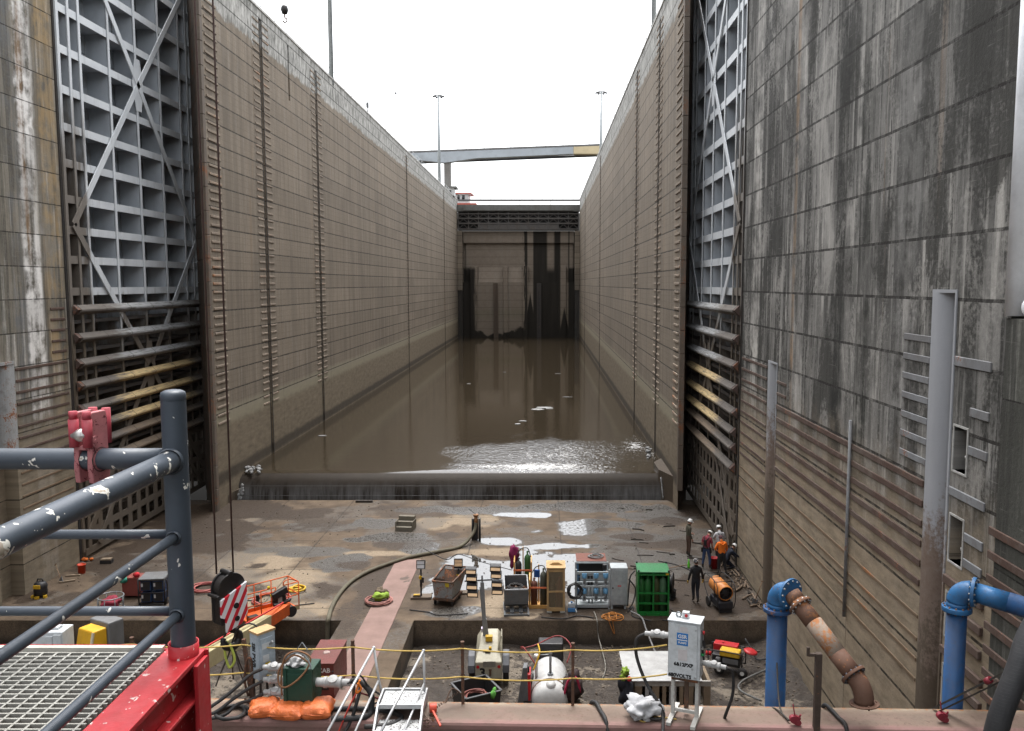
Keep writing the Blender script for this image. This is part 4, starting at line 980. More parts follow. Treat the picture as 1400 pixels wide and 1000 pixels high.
# ================================================================= PEOPLE
def flat(name, col, rough=.8): return paint(name, col, rough, 0, .12, 0, sc=6, bump=.15, fine=40)
SKIN = flat('skin', (.34, .19, .13), .55); BOOT = flat('boot_leather', (.03, .026, .022), .7)
EYE = flat('eye_dark', (.02, .015, .012), .3); HAIR = flat('hair_brown', (.06, .035, .02), .8)
BASEJ = dict(pel=(0, 0, .96), sp=(0, .01, 1.14), ch=(0, .0, 1.36), nk=(0, -.005, 1.50), hb=(0, .01, 1.57), ht=(0, .02, 1.69),
    ls=(-.175, 0, 1.43), rs=(.175, 0, 1.43), le=(-.235, -.02, 1.14), re=(.235, -.02, 1.14), lw=(-.25, .06, .90), rw=(.25, .06, .90),
    lh=(-.095, 0, .92), rh=(.095, 0, .92), lk=(-.105, .02, .50), rk=(.105, .02, .50), la=(-.11, -.02, .10), ra=(.11, -.02, .10), lt=(-.125, .15, .035), rt=(.125, .15, .035))
RADJ = dict(pel=(.15, .115), sp=(.145, .105), ch=(.165, .115), nk=(.062, .062), hb=(.066, .075), ht=(.07, .085), ls=(.068, .068), rs=(.068, .068), le=(.05, .05), re=(.05, .05), lw=(.031, .036), rw=(.031, .036),
    lh=(.098, .10), rh=(.098, .10), lk=(.066, .07), rk=(.066, .07), la=(.046, .05), ra=(.046, .05), lt=(.042, .034), rt=(.042, .034))
EDG = [('pel','sp'),('sp','ch'),('ch','nk'),('nk','hb'),('hb','ht'),('ch','ls'),('ls','le'),('le','lw'),('ch','rs'),('rs','re'),('re','rw'),('pel','lh'),('lh','lk'),('lk','la'),('la','lt'),('pel','rh'),('rh','rk'),('rk','ra'),('ra','rt')]
def person(label, loc, rz, shirt, trous, boots=BOOT, long_sleeves=True, gloves=None, J=None, helmet=None, hat=None, group=None, bulk=1.0, headturn=0.0, hair=HAIR):
    j = {k: Vector(v) for k, v in BASEJ.items()}
    for k, v in (J or {}).items(): j[k] = Vector(v)
    names = list(j); me = bpy.data.meshes.new('person'); me.from_pydata([j[n] for n in names], [(names.index(a), names.index(b)) for a, b in EDG], [])
    o = bpy.data.objects.new('person', me); COL.objects.link(o)
    sk = o.modifiers.new('skin', 'SKIN'); sv = me.skin_vertices[0].data
    for i, n in enumerate(names):
        b = bulk if n in ('pel', 'sp', 'ch', 'ls', 'rs', 'le', 're', 'lh', 'rh', 'lk', 'rk') else 1
        sv[i].radius = (RADJ[n][0] * b, RADJ[n][1] * b); sv[i].use_root = n == 'pel'
    ss = o.modifiers.new('sub', 'SUBSURF'); ss.levels = 1; ss.render_levels = 1
    dg = bpy.context.evaluated_depsgraph_get(); em = bpy.data.meshes.new_from_object(o.evaluated_get(dg))
    bpy.data.objects.remove(o); bm = bmesh.new(); bm.from_mesh(em); bpy.data.meshes.remove(em)
    M_ = [SKIN, shirt, trous, boots, gloves or SKIN, EYE, hair]
    segm = {('pel','sp'):2, ('sp','ch'):1, ('ch','nk'):1, ('nk','hb'):0, ('hb','ht'):0, ('pel','lh'):2, ('pel','rh'):2}
    def sd(p, a, b):
        ab = b - a; t_ = max(0, min(1, (p - a).dot(ab) / max(1e-9, ab.length_squared))); return (p - a - ab * t_).length
    for f in bm.faces:
        c = f.calc_center_median(); best = min(EDG, key=lambda e: sd(c, j[e[0]], j[e[1]]) - .5 * (RADJ[e[0]][0] + RADJ[e[1]][0])); k = segm.get(best)
        if k is None:
            if best[1] in ('lk', 'rk', 'la', 'ra'): k = 3 if (best[1] in ('la', 'ra') and (c - j[best[1]]).length < .16) else 2
            elif best[1] in ('lt', 'rt'): k = 3
            elif best[1] in ('lw', 'rw'): k = 1 if long_sleeves else 0
            elif best[1] in ('le', 're'): k = 1 if long_sleeves or (c - j[best[0]]).length < .2 else 0
            else: k = 1
        if best == ('pel', 'sp') and (c - j['pel']).length > .13 and c.z > j['pel'].z: k = 1
        f.material_index = k; f.smooth = True
    mb = MB(); mb.bm.free(); mb.bm = bm
    # head: skull, jaw, nose, ears, eyes, hair
    hd = (j['ht'] - j['hb']).normalized(); hc = j['hb'] + hd * .075
    fw = Vector((math.sin(headturn), math.cos(headturn), 0)); fw = (fw - hd * fw.dot(hd)).normalized(); sx = fw.cross(hd)
    def H(a, b, c): return hc + sx * a + fw * b + hd * c
    def ellip(c, rx, ry, rz_, mi):
        mb.mi = mi; n0 = len(mb.bm.verts); mb.ball((0, 0, 0), 1, 1, 12, 8); mb.bm.verts.ensure_lookup_table()
        for v in mb.bm.verts[n0:]: q = v.co.copy(); v.co = Vector(c) + sx * q.x * rx + fw * q.y * ry + hd * q.z * rz_
    ellip(H(0, 0, .035), .077, .096, .105, 0); ellip(H(0, .03, -.045), .055, .062, .06, 0)
    ellip(H(0, .098, .0), .014, .022, .026, 0)
    for s in (-1, 1): ellip(H(s * .077, .0, .015), .012, .024, .032, 0); ellip(H(s * .03, .088, .032), .011, .008, .007, 5)
    ellip(H(0, .084, -.045), .024, .008, .006, 5)
    ellip(H(0, -.018, .05), .081, .09, .098, 6)
    # hands: palm, four unequal curled fingers, a thumb from the side of the palm
    for e_, w_, s in (('le', 'lw', -1), ('re', 'rw', 1)):
        d = (j[w_] - j[e_]).normalized(); mb.mi = 4
        side = Vector((0, 1, 0)) - d * d.y
        side = side.normalized() if side.length > .15 else Vector((s, 0, 0)); nrm = d.cross(side).normalized() * -s
        P0 = j[w_]; mb.tube([P0 - d * .01, P0 + d * .03, P0 + d * .085], [.028, .034, .03], 8)
        for q, (off, ln) in enumerate(((.030, .072), (.010, .080), (-.010, .074), (-.030, .058))):
            a = P0 + d * .08 + side * off; b = a + d * ln * .45 + nrm * .006; c2 = b + d * ln * .35 + nrm * .02; e2 = c2 + d * ln * .15 + nrm * .025
            mb.tube([a, b, c2, e2], [.010, .0095, .0085, .007], 6)
        a = P0 + d * .035 + side * .03; mb.tube([a, a + side * .03 + d * .03 + nrm * .008, a + side * .035 + d * .06 + nrm * .02], [.012, .011, .008], 6)
    mb.mi = 0
    po = mb.build('person', M_); po.location = loc; po.rotation_euler = (0, 0, rz); tag(po, label, 'person', group)
    if helmet:
        h = MB(); o_ = H(0, 0, .065)
        h.lathe([(.122, -.012), (.118, 0), (.116, .02), (.108, .06), (.085, .095), (.05, .115), (0, .122)], o_, hd, 18)
        h.prism([H(-.09, .06, .055), H(-.06, .165, .05), H(.06, .165, .05), H(.09, .06, .055)], hd * .012)
        h.lathe([(.128, -.008), (.132, .0), (.116, .012)], o_, hd, 18)
        h.bar(H(0, -.10, .15), H(0, .09, .165), .03, .02, up=hd)
        h.build('hard_hat', helmet, po, bevel=0)
    return po
WHH = paint('white_hard_hat', (.62, .62, .60), .35, 0, .2); BLKH = paint('stickered_hard_hat', (.05, .05, .055), .4, 0, .2, chips=1.2, chipcol=(.6, .55, .5))
GLV = flat('yellow_glove_leather', (.42, .26, .05)); DGL = flat('dark_glove', (.03, .03, .032))
def up(p, u, v): return p
# standing man, paper in hand, facing right
b = G(941, 761)
P = person('person in dark olive jacket and brown waders, white hard hat, holding white papers', b, rad(-75), flat('olive_jacket', (.06, .056, .038)), flat('brown_waders', (.085, .05, .036)), J=dict(lw=(-.16, .20, 1.06), le=(-.24, .0, 1.14), hb=(0, .03, 1.57), ht=(0, .06, 1.68)), helmet=WHH, headturn=.2)
m = MB(); m.box((-.05, .30, 1.10), (.21, .012, .28)); m.box((-.04, .312, 1.11), (.21, .008, .27), rz=.12)
PP = m.build('papers', flat('white_paper', (.7, .7, .7))); tag(PP, 'sheaf of white papers held by the person in the olive jacket', 'papers'); PP.location = b; PP.rotation_euler = (.25, 0, rad(-75))
b = G(965.5, 778)
P = person('person in maroon t-shirt and blue jeans wearing a black tool harness and white hard hat', b, rad(-38), flat('maroon_tshirt', (.20, .03, .045)), flat('blue_jeans', (.035, .06, .13)), long_sleeves=False, gloves=DGL,
    J=dict(ch=(0, .05, 1.36), ls=(-.18, .05, 1.42), rs=(.18, .05, 1.42), nk=(0, .09, 1.49), hb=(.01, .15, 1.53), ht=(.02, .25, 1.60), le=(-.24, .02, 1.14), re=(.24, .06, 1.13), lw=(-.2, .17, .95), rw=(.22, .19, .93), la=(-.17, -.05, .10), lk=(-.14, .0, .5), lt=(-.2, .12, .035), ra=(.16, .03, .1), rk=(.14, .06, .5), rt=(.2, .2, .035)), helmet=WHH, bulk=1.06)
m = MB()
for s in (-1, 1): m.tube(catmull([(s*.10, .19, 1.30), (s*.115, .12, 1.48), (s*.10, -.06, 1.44), (s*-.03, -.13, 1.2), (s*-.12, -.12, 1.0)], 4), .022, 6)
m.tube([(.17*math.cos(a)*1.02, .125*math.sin(a), .985) for a in [k*math.pi/8 for k in range(17)]], .03, 6); m.box((0, -.145, 1.25), (.12, .05, .26)); m.box((-.17, -.06, .88), (.07, .12, .2)); m.box((.18, .03, .88), (.06, .12, .22))
m.build('harness', flat('black_webbing', (.015, .015, .016)), P)
b = G(983, 771)
P = person('person in white long sleeves and white hard hat standing behind the orange hoodie', b, rad(5), flat('white_shirt', (.5, .5, .51)), flat('dark_work_trousers', (.03, .032, .035)), helmet=WHH,
    J=dict(ch=(0, .03, 1.36), le=(-.27, .06, 1.2), re=(.27, .06, 1.2), lw=(-.17, .24, 1.12), rw=(.17, .24, 1.12), hb=(0, .07, 1.56), ht=(0, .13, 1.66)), bulk=1.05)
m = MB(); m.box((.02, -.125, 1.3), (.14, .03, .22)); m.tube(catmull([(-.1, -.1, 1.48), (0, -.14, 1.35), (.1, -.1, 1.48)], 4), .016, 6); m.build('harness', flat('black_webbing', (.015, .015, .016)), P)
b = G(986, 786)
P = person('person in bright orange hoodie and black trousers with dark cap, seen from behind', b, rad(8), flat('orange_hoodie', (.72, .16, .015)), flat('black_trousers', (.02, .02, .022)), boots=flat('grey_rubber_boot', (.07, .065, .06), .4),
    J=dict(ch=(0, .03, 1.36), le=(-.29, .03, 1.17), re=(.27, .06, 1.15), lw=(-.19, .22, 1.06), rw=(.30, .24, .98), hb=(-.01, .07, 1.56), ht=(-.01, .13, 1.66), ra=(.2, -.1, .1), rk=(.15, .02, .5), rt=(.26, .05, .035), la=(-.12, .02, .1), lt=(-.15, .17, .035)), bulk=1.15)
m = MB(); hc = Vector((-.01, .12, 1.67)); m.lathe([(.098, -.02), (.1, .02), (.085, .06), (.05, .085), (0, .09)], hc, (0, .3, 1), 16); m.build('cap', flat('dark_cap', (.10, .05, .06)), P)
m = MB(); m.tube(catmull([(-.12, -.05, 1.47), (-.07, -.12, 1.44), (.0, -.14, 1.40), (.07, -.12, 1.44), (.12, -.05, 1.47)], 4), [.03]*17, 8); m.build('hood', flat('orange_hoodie', (.72, .16, .015)), P)
b = G(996, 777)
P = person('person crouching in dark blue clothes with white hard hat by the gate corner', b, rad(-62), flat('dark_blue_jacket', (.012, .018, .032)), flat('dark_blue_trousers', (.012, .015, .026)), helmet=WHH, gloves=flat('teal_glove', (.03, .16, .13)),
    J=dict(pel=(0, -.22, .36), sp=(0, -.14, .56), ch=(0, .04, .76), nk=(0, .14, .86), hb=(0, .2, .90), ht=(0, .29, .97), ls=(-.17, .06, .82), rs=(.17, .06, .82), le=(-.22, .30, .62), re=(.24, .30, .60), lw=(-.14, .56, .36), rw=(.2, .66, .34),
    lh=(-.1, -.18, .36), rh=(.1, -.18, .36), lk=(-.2, .2, .44), rk=(.2, .14, .12), la=(-.16, .08, .1), ra=(.18, -.26, .1), lt=(-.18, .24, .035), rt=(.19, -.1, .04)))
b = G(951, 824)
P = person('person in black work clothes and yellow gloves walking away, dark stickered hard hat', b, rad(6), flat('black_jacket', (.012, .012, .014)), flat('black_jeans', (.016, .018, .024)), gloves=GLV, helmet=BLKH,
    J=dict(le=(-.27, -.03, 1.15), re=(.27, .0, 1.15), lw=(-.31, .05, .91), rw=(.31, .08, .93), lk=(-.08, .10, .52), la=(-.07, .06, .12), lt=(-.08, .22, .05), rk=(.07, .02, .5), ra=(.06, -.14, .12), rt=(.07, .02, .035)), bulk=1.12)
# ================================================================= EQUIPMENT ON THE LOCK FLOOR
def SCL(p): return (p.y * .9954 + (CAM_H - p.z) * .0957) / FPX
def hgt(u, v, base): return PY(u, v, base.y).z - base.z
PZ = -.93
BLACKP = paint('black_paint', (.018, .018, .02), .45, 0, .2, .08, sc=5); RUBBER = paint('black_rubber_hose', (.02, .02, .021), .6, 0, .2, 0, sc=6)
GALVS = paint('galvanised_tube', (.24, .255, .265), .45, .3, .2, .05, sc=6); ALU = paint('aluminium', (.46, .465, .47), .42, .35, .2, 0, sc=5)
YELP = paint('yellow_paint', (.55, .33, .02), .5, 0, .2, .05, sc=6); REDPL = paint('red_plastic', (.42, .02, .025), .4, 0, .15, 0, sc=6)
GREYP = paint('grey_machine_paint', (.13, .135, .14), .55, 0, .3, .15, sc=4); STEELR = paint('rusty_steel', (.09, .055, .038), .8, 0, .3, .45, sc=4)
def text(body, size, mat, parent, loc, rot=(math.pi/2, 0, 0), name='lettering', ext=.003, bold=0.0, align='CENTER'):
    cu = bpy.data.curves.new(name, 'FONT'); cu.body = body; cu.size = size; cu.extrude = ext; cu.offset = bold; cu.align_x = align; cu.align_y = 'CENTER'; cu.resolution_u = 2
    t = bpy.data.objects.new(name, cu); COL.objects.link(t); dg = bpy.context.evaluated_depsgraph_get()
    me = bpy.data.meshes.new_from_object(t.evaluated_get(dg)); bpy.data.objects.remove(t); bpy.data.curves.remove(cu)
    me.materials.clear(); me.materials.append(mat); o = bpy.data.objects.new(name, me); COL.objects.link(o); o.parent = parent; o.location = loc; o.rotation_euler = rot
    return o
BLKTXT = flat('black_lettering', (.012, .012, .013)); WHTXT = flat('white_lettering', (.65, .65, .65))

# --- floodlights on stands
LAMPG = paint('lamp_glass', (.55, .56, .58), .15, 0, .1); 
def floodlight(u, v, ut, vt, label, tilt, face, wpx=12):
    b = G(u, v); s = SCL(b); t = thing('floodlight_stand', label, 'floodlight', b, .05)
    H = hgt(ut, vt, b); w = wpx * s
    m = MB(); m.cyl((0, 0, .12), (0, 0, H - .2), .035, 10); m.cyl((0, 0, .5), (0, 0, .9), .055, 10); m.box((.07, -.02, H*.55), (.1, .1, .22)); m.build('mast', BLACKP, t)
    m = MB(); m.cyl((-.02, -.07, H*.62), (-.02, .05, H*.62), .07, 10); m.build('clamp_knob', YELP, t)
    m = MB(); m.bx(-.42, .42, -.2, .25, .0, .1) if face else m.bx(-.3, .4, -.15, .2, 0, .08); m.bx(-.32, -.02, -.15, .15, .1, .17); m.build('base', paint('wooden_base', (.13, .10, .075), .8), t)
    m = MB(); m.bx(-.3, -.05, -.16, -.05, .17, .2); m.build('base_trim', YELP, t)
    R_ = Matrix.Rotation(tilt, 3, 'X')
    m = MB(); m.box((0, 0, H), (w, .16, w * .95), m=R_); m.box(R_ @ Vector((0, -.09, w*.475)) + Vector((0, 0, H)), (w, .06, .03), m=R_); h = m.build('lamp_head', BLACKP, t, bevel=.015)
    for k in (-1, 1):
        m = MB(); m.box(R_ @ Vector((0, -.083, k * w * .22)) + Vector((0, 0, H)), (w * .82, .012, w * .37), m=R_); m.build('lamp_panel', LAMPG if face else paint('lamp_amber', (.25, .15, .07), .3), h)
    return t
floodlight(576, 818, 578, 772, 'tall black floodlight with a white square panel left of the rusty skip', rad(-12), True)
floodlight(627, 812, 627, 771, 'short black floodlight with a tilted panel right of the rusty skip', rad(-40), False)

# --- rusty skip on wheels
b = G(606, 828); s = SCL(b); t = thing('skip', 'rust spotted grey tapered skip on castors between the two floodlights', 'skip', b, rad(-14))
SKP = paint('rusting_grey_skip', (.27, .28, .28), .6, 0, .35, .46, sc=3.0, rustcol=(.17, .07, .03)); SKI = paint('skip_inside_rust', (.07, .042, .03), .85, 0, .3, .4)
x0, x1, zb, zt_, yb, yt = -.37, .37, .30, .98, 1.15, 1.75
def skipwall(m, th=.03):
    A = [(-.37, 0, .30), (.37, 0, .30), (.37, 1.0, .30), (-.37, 1.0, .30)]; B = [(-.43, -.08, 1.0), (.43, -.08, 1.0), (.50, 1.55, 1.12), (-.50, 1.55, 1.12)]
    return A, B
A, B = skipwall(None); m = MB()
for i in range(4):
    a, b_, c, d = Vector(A[i]), Vector(A[(i+1)%4]), Vector(B[(i+1)%4]), Vector(B[i]); n = (b_ - a).cross(d - a).normalized() * -.02
    m.prism([a, b_, c, d], n)
m.poly([(a, b_, c + .004) for a, b_, c in A]); m.build('bucket', SKP, t)
m = MB()
for i in range(4): m.bar(B[i], B[(i+1)%4], .06, .05)
m.build('rim', STEELR, t)
m = MB()
for i in range(4):
    a, b_, c, d = [Vector(q) for q in (A[i], A[(i+1)%4], B[(i+1)%4], B[i])]; ctr = Vector((0, .5, .7)); k = .045
    q = [p + (ctr - p).normalized() * k for p in (a, b_, c, d)]
    for p in q[2:]: p.z -= .01
    m.poly(q)
m.poly([(a * .9, b_ * .95 + .03, c + .03) for a, b_, c in A]); m.build('lining', SKI, t)
m = MB(); m.box((.2, -.075, .88), (.16, .01, .16)); m.build('label', paint('yellow_label', (.5, .38, .03), .6), t)
m = MB(); m.bx(-.45, .45, -.02, 1.05, .2, .27); m.bx(-.40, .40, -.10, -.02, .22, .3); m.build('chassis', STEELR, t)
for sx_ in (-.36, .36):
    for y in (.05, .95): m = MB(); m.cyl((sx_ - .03, y, .1), (sx_ + .03, y, .1), .1, 14); m.box((sx_, y, .17), (.09, .1, .08)); m.build('castor', BLACKP, t)

# --- diesel light tower in the pit
CREAM = paint('cream_paint', (.36, .335, .255), .5, 0, .25, .05, sc=3); GFEND = paint('grey_fender', (.12, .125, .135), .5, 0, .3)
b = G(668, 944, PZ); s = SCL(b); t = thing('light_tower', 'cream trailer light tower marked 3, its eight lamps raised on a mast', 'light tower', b, rad(2))
W = 36 * s / 2
m = MB(); y1 = 1.95
lo = [(-W, 0, .40), (W, 0, .40), (W, y1, .40), (-W, y1, .40)]; md = [(-W, -.02, 1.0), (W, -.02, 1.0), (W, y1, 1.15), (-W, y1, 1.15)]; tp = [(-W*.72, .62, 1.32), (W*.72, .62, 1.32), (W*.66, y1 - .1, 1.42), (-W*.66, y1 - .1, 1.42)]
for P0, P1 in ((lo, md), (md, tp)):
    for i in range(4): m.quad(P0[i], P0[(i+1)%4], P1[(i+1)%4], P1[i])
m.poly(lo); m.poly(tp); bmesh.ops.remove_doubles(m.bm, verts=m.bm.verts, dist=1e-4); m.build('body', CREAM, t, bevel=.03)
m = MB()
for k in range(9): m.box((.03, -.022, .88 + k * .014), (.40, .012, .007))
m.box((.03, -.018, .93), (.43, .012, .2)); m.build('vent_grille', paint('vent_grey', (.22, .21, .18), .6), t)
for k in (-1, 1):
    m = MB(); m.cyl((k * W * .80, -.005, .84), (k * W * .80, -.03, .84), .055, 14); m.build('tail_light', REDPL, t)
    m = MB(); m.prism([(k*(W + .02), .1, .55), (k*(W + .02), .12, .82), (k*(W + .02), .35, 1.08), (k*(W + .02), .85, 1.08), (k*(W + .02), 1.15, .72), (k*(W + .02), 1.15, .55)], (k * .24, 0, 0)); m.build('fender', GFEND, t, bevel=.03)
    m = MB(); m.cyl((k * (W + .04), .62, .32), (k * (W + .24), .62, .32), .32, 20); m.build('wheel', RUBBER, t)
text('3', .42, BLKTXT, t, (-W * .45, -.012, .62), bold=.018)
m = MB(); m.box((.06, -.02, .62), (.07, .03, .2)); m.box((.06, -.03, .74), (.1, .03, .04)); m.build('latch', STEELR, t)
m = MB(); m.box((W * .85, .65, 1.52), (.03, .62, .52), rz=0, m=Matrix.Rotation(rad(14), 3, 'Y')); m.build('open_door', CREAM, t)
m = MB(); m.bx(-.2, -.02, .35, .6, 1.22, 1.24); m.cyl((.05, .45, 1.25), (.05, .45, 1.34), .05, 10); m.bx(-.12, .12, .8, 1.0, 1.38, 1.55); m.build('filler_caps', YELP, t)
m = MB(); m.cyl((-.12, .35, 1.2), (.06, .35, 1.2), .05, 12); m.build('hood_vent', BLKTXT, t)
m = MB(); m.box((-W * .55, 1.7, 1.46), (.12, .2, .1)); m.build('exhaust', paint('lilac_cap', (.45, .40, .50), .5), t)
MY = 1.35; mt_top = PY(661, 796, b.y + MY).z - b.z; lx = (PY(661, 796, b.y + MY) - b).x; bx_ = (PY(665, 880, b.y + MY) - b).x
m = MB(); m.bar((bx_, MY, 1.3), (lx, MY, mt_top), .13, .13, up=(0, 1, 0)); m.build('mast', GALVS, t)
m = MB(); m.bar((bx_ + .1, MY - .03, 1.3), (lx + .1, MY - .03, mt_top * .6), .09, .1, up=(0, 1, 0)); m.bar((bx_ - .08, MY - .04, 2.0), (lx - .08, MY - .04, mt_top * .95), .03, .03, up=(0, 1, 0)); m.build('mast_section', GALVS, t)
m = MB(); z0 = PY(660, 812, b.y + MY).z - b.z + .3; m.bar((lx - .62, MY, mt_top + .05), (lx + .60, MY, mt_top + .1), .06, .06); m.bar((lx, MY, mt_top - .3), (lx, MY, mt_top + .25), .06, .06); m.build('crossarm', GALVS, t)
LMPI = paint('lamp_reflector', (.75, .52, .32), .3, 0, 0); LIT = T('lamp_lit'); LIT = LIT.out((.75, .55, .36), .4, emit=((1.0, .70, .42), .08))
for (uu, vv) in ((645.5, 780), (646.5, 789.5), (647, 801), (648, 811), (679, 776.5), (680, 786), (681, 798), (681.5, 808)):
    p = PY(uu, vv, b.y + MY - .12) - b; w_ = 15.5 * s; R_ = Matrix.Rotation(rad(4), 3, 'X') @ Matrix.Rotation(rad(3), 3, 'Y')
    m = MB(); m.box(p, (w_, .22, .235), m=R_); m.box(p + R_ @ Vector((0, -.12, .09)), (w_, .06, .03), m=R_); h = m.build('lamp', BLACKP, t, bevel=.03)
    m = MB(); m.box(p + R_ @ Vector((0, -.112, -.012)), (w_ * .84, .012, .11), m=R_); m.build('lamp_face', LIT, h)

# --- white tank trailer in the pit
b = G(752, 975, PZ); s = 28.3 / FPX; t = thing('tank_trailer', 'white cylindrical tank lying with its domed end towards the camera, brown band around it', 'tank', (b.x, 27.0, PZ))
WTANK = paint('white_tank', (.48, .48, .47), .35, 0, .2, .06, sc=3); r = 25.5 * s; zc_ = PY(750, 921, 27.7).z - PZ - r
prof = [(0, -.16), (r*.4, -.13), (r*.75, -.04), (r*.93, .08), (r, .25), (r, 2.1), (r*.93, 2.27), (r*.6, 2.4), (0, 2.45)]
m = MB(); m.lathe(prof, (0, -.15, zc_), (0, 1, 0), 40); m.build('tank', WTANK, t)
m = MB(); m.lathe([(r + .003, .42), (r + .012, .425), (r + .012, .49), (r + .003, .495)], (0, -.15, zc_), (0, 1, 0), 40); m.build('band', paint('brown_strap', (.12, .07, .03), .6), t)
m = MB(); m.lathe([(.17, 0), (.17, .06), (.14, .07), (.14, .1), (0, .11)], (.03, .02, zc_ + r * .86), (0, -.35, 1), 20); m.build('manway', WTANK, t)
m = MB(); m.cyl((.02, .62, zc_ + r - .05), (.02, .62, zc_ + r + .06), .10, 16); m.tube([(.02, .62, zc_ + r), (.02, .62, zc_ + r + .75)], .045, 10); m.tube([(.02, .62, zc_ + r + .7), (-.5, .9, zc_ + r + .55)], .025, 8); m.cyl((.02, .62, zc_ + r + .7), (.02, .62, zc_ + r + .8), .07, 10); m.build('vent_pipe', GALVS, t)
m = MB(); m.tube([(-.45, .8, zc_ + .2), (-.45, .8, zc_ + r + .55)], .05, 8); m.cyl((-.45, .8, zc_ + r + .45), (-.45, .8, zc_ + r + .62), .08, 10); m.build('valve', WTANK, t)
m = MB(); m.tube(catmull([(-.12, -.32, zc_ - .5), (-.1, -.34, zc_ - .2), (0, -.36, zc_ - .05), (.1, -.34, zc_ - .2), (.12, -.32, zc_ - .5)], 4), .03, 8); m.build('end_hose', paint('brown_strap', (.12, .07, .03), .6), t)
m = MB(); m.bx(-.3, .3, -.2, 2.2, .0, .12); m.bx(-.25, -.1, -.1, 2.3, .12, .3); m.bx(.1, .25, -.1, 2.3, .12, .3); m.build('frame', GALVS, t)
for k in (-1, 1): m = MB(); m.cyl((k * .55, 1.2, .22), (k * .72, 1.2, .22), .22, 20); m.build('wheel', RUBBER, t)
m = MB(); m.bx(-.4, .5, 2.4, 3.0, .3, 1.0); m.build('pump_engine', BLACKP, t, bevel=.05)
m = MB(); m.tube(catmull([(-.5, 1.0, .9), (-.9, 1.4, 1.3), (-1.0, 2.0, 1.0), (-.5, 2.3, 1.0), (.3, 2.4, 1.3), (.75, 2.0, 1.1), (.6, 1.5, .7)], 6), .025, 6); m.build('red_hose', paint('red_hose_rubber', (.22, .03, .03), .5), t)
m = MB(); m.tube(catmull([(-.55, .5, .9), (-.35, .7, 1.4), (-.4, 1.0, 1.6)], 6), .03, 6); m.build('yellow_hose', YELP, t)
# jack, plate and bag beside the tank
b = G(722, 958, PZ); t = thing('floor_jack', 'red steel jack half hidden beside the white tank', 'jack', b)
m = MB(); m.bx(-.09, .09, -.1, .5, .0, .95); m.build('body', REDPL, t, bevel=.02); m = MB(); m.cyl((0, .1, .95), (0, .1, 1.15), .05, 10); m.bx(-.15, .15, -.15, .55, -.02, .05); m.build('ram', BLACKP, t)
b = G(714, 962, PZ); m = MB(); m.prism([(-.16, 0, 0), (.2, .1, 0), (.16, .05, 1.2), (.02, 0, 1.22)], (.03, .4, 0)); o = m.build('steel_plate', GREYP, bevel=.01); o.location = b; tag(o, 'grey pointed steel plate leaning left of the white tank', 'plate')
b = G(781, 957, PZ); m = MB(); m.lump((0, 0, .35), .32, 3, .6, 3, 1.3); m.lump((.12, .1, .75), .22, 8, .7, 2, 1.0); o = m.build('tool_bag', paint('black_red_cloth', (.03, .018, .02), .8)); o.location = b
tag(o, 'dark tool bag with red straps right of the white tank', 'bag'); m = MB(); m.tube(catmull([(-.25, -.3, .3), (-.1, -.35, .85), (.15, -.3, .9), (.3, -.15, .35)], 5), .04, 6); m.build('strap', flat('red_strap', (.42, .03, .08)), o)
# black crate with hose
b = G(651, 968, PZ); s = SCL(b); t = thing('plastic_crate', 'black open plastic crate with a red hose coil inside, behind the beam', 'crate', b, rad(28))
a = .62; hgt_ = .72; m = MB(); 
for i, (p, q) in enumerate((((-a, -a), (a, -a)), ((a, -a), (a, a)), ((a, a), (-a, a)), ((-a, a), (-a, -a)))): m.prism([(p[0]*.9, p[1]*.9, 0), (q[0]*.9, q[1]*.9, 0), (q[0], q[1], hgt_), (p[0], p[1], hgt_)], (-(p[0]+q[0])*.03, -(p[1]+q[1])*.03, 0))
m.bx(-a*.9, a*.9, -a*.9, a*.9, 0, .03); m.build('crate_shell', paint('black_plastic', (.022, .024, .026), .4, 0, .2), t)
m = MB()
for i, (p, q) in enumerate((((-a, -a), (a, -a)), ((a, -a), (a, a)), ((a, a), (-a, a)), ((-a, a), (-a, -a)))): m.bar((*p, hgt_), (*q, hgt_), .07, .04)
m.build('rim', paint('grey_plastic_rim', (.06, .065, .07), .45), t)
def coil(m, c, r0, n, rr, seed=0, h=.05, dr=.02):
    rnd = random.Random(seed); pts = []
    for k in range(n * 14):
        a = k / 14 * 2 * math.pi; w_ = 1 + .06 * rnd.uniform(-1, 1)
        pts.append((c[0] + (r0 + dr * math.sin(k * .31)) * w_ * math.cos(a), c[1] + (r0 + dr * math.cos(k * .23)) * w_ * math.sin(a), c[2] + h * (k / (n * 14)) + rr))
    m.tube(pts, rr, 6)
REDH = paint('dull_red_hose', (.17, .055, .045), .6, 0, .3)
m = MB(); coil(m, (0, 0, .3), .38, 5, .03, 1, .14, .05); o = m.build('hose_coil', REDH); o.location = b; tag(o, 'dull red hose coiled inside the black plastic crate', 'hose')
m = MB(); m.lump((.58, -.42, .66), .09, 2, .5, 2, 1.8); m.lump((.62, -.25, .68), .08, 5, .5, 2, 1.8); o = m.build('work_gloves', flat('lime_glove', (.09, .30, .05))); o.location = b; tag(o, 'lime green work gloves hung over the rim of the black crate', 'gloves')
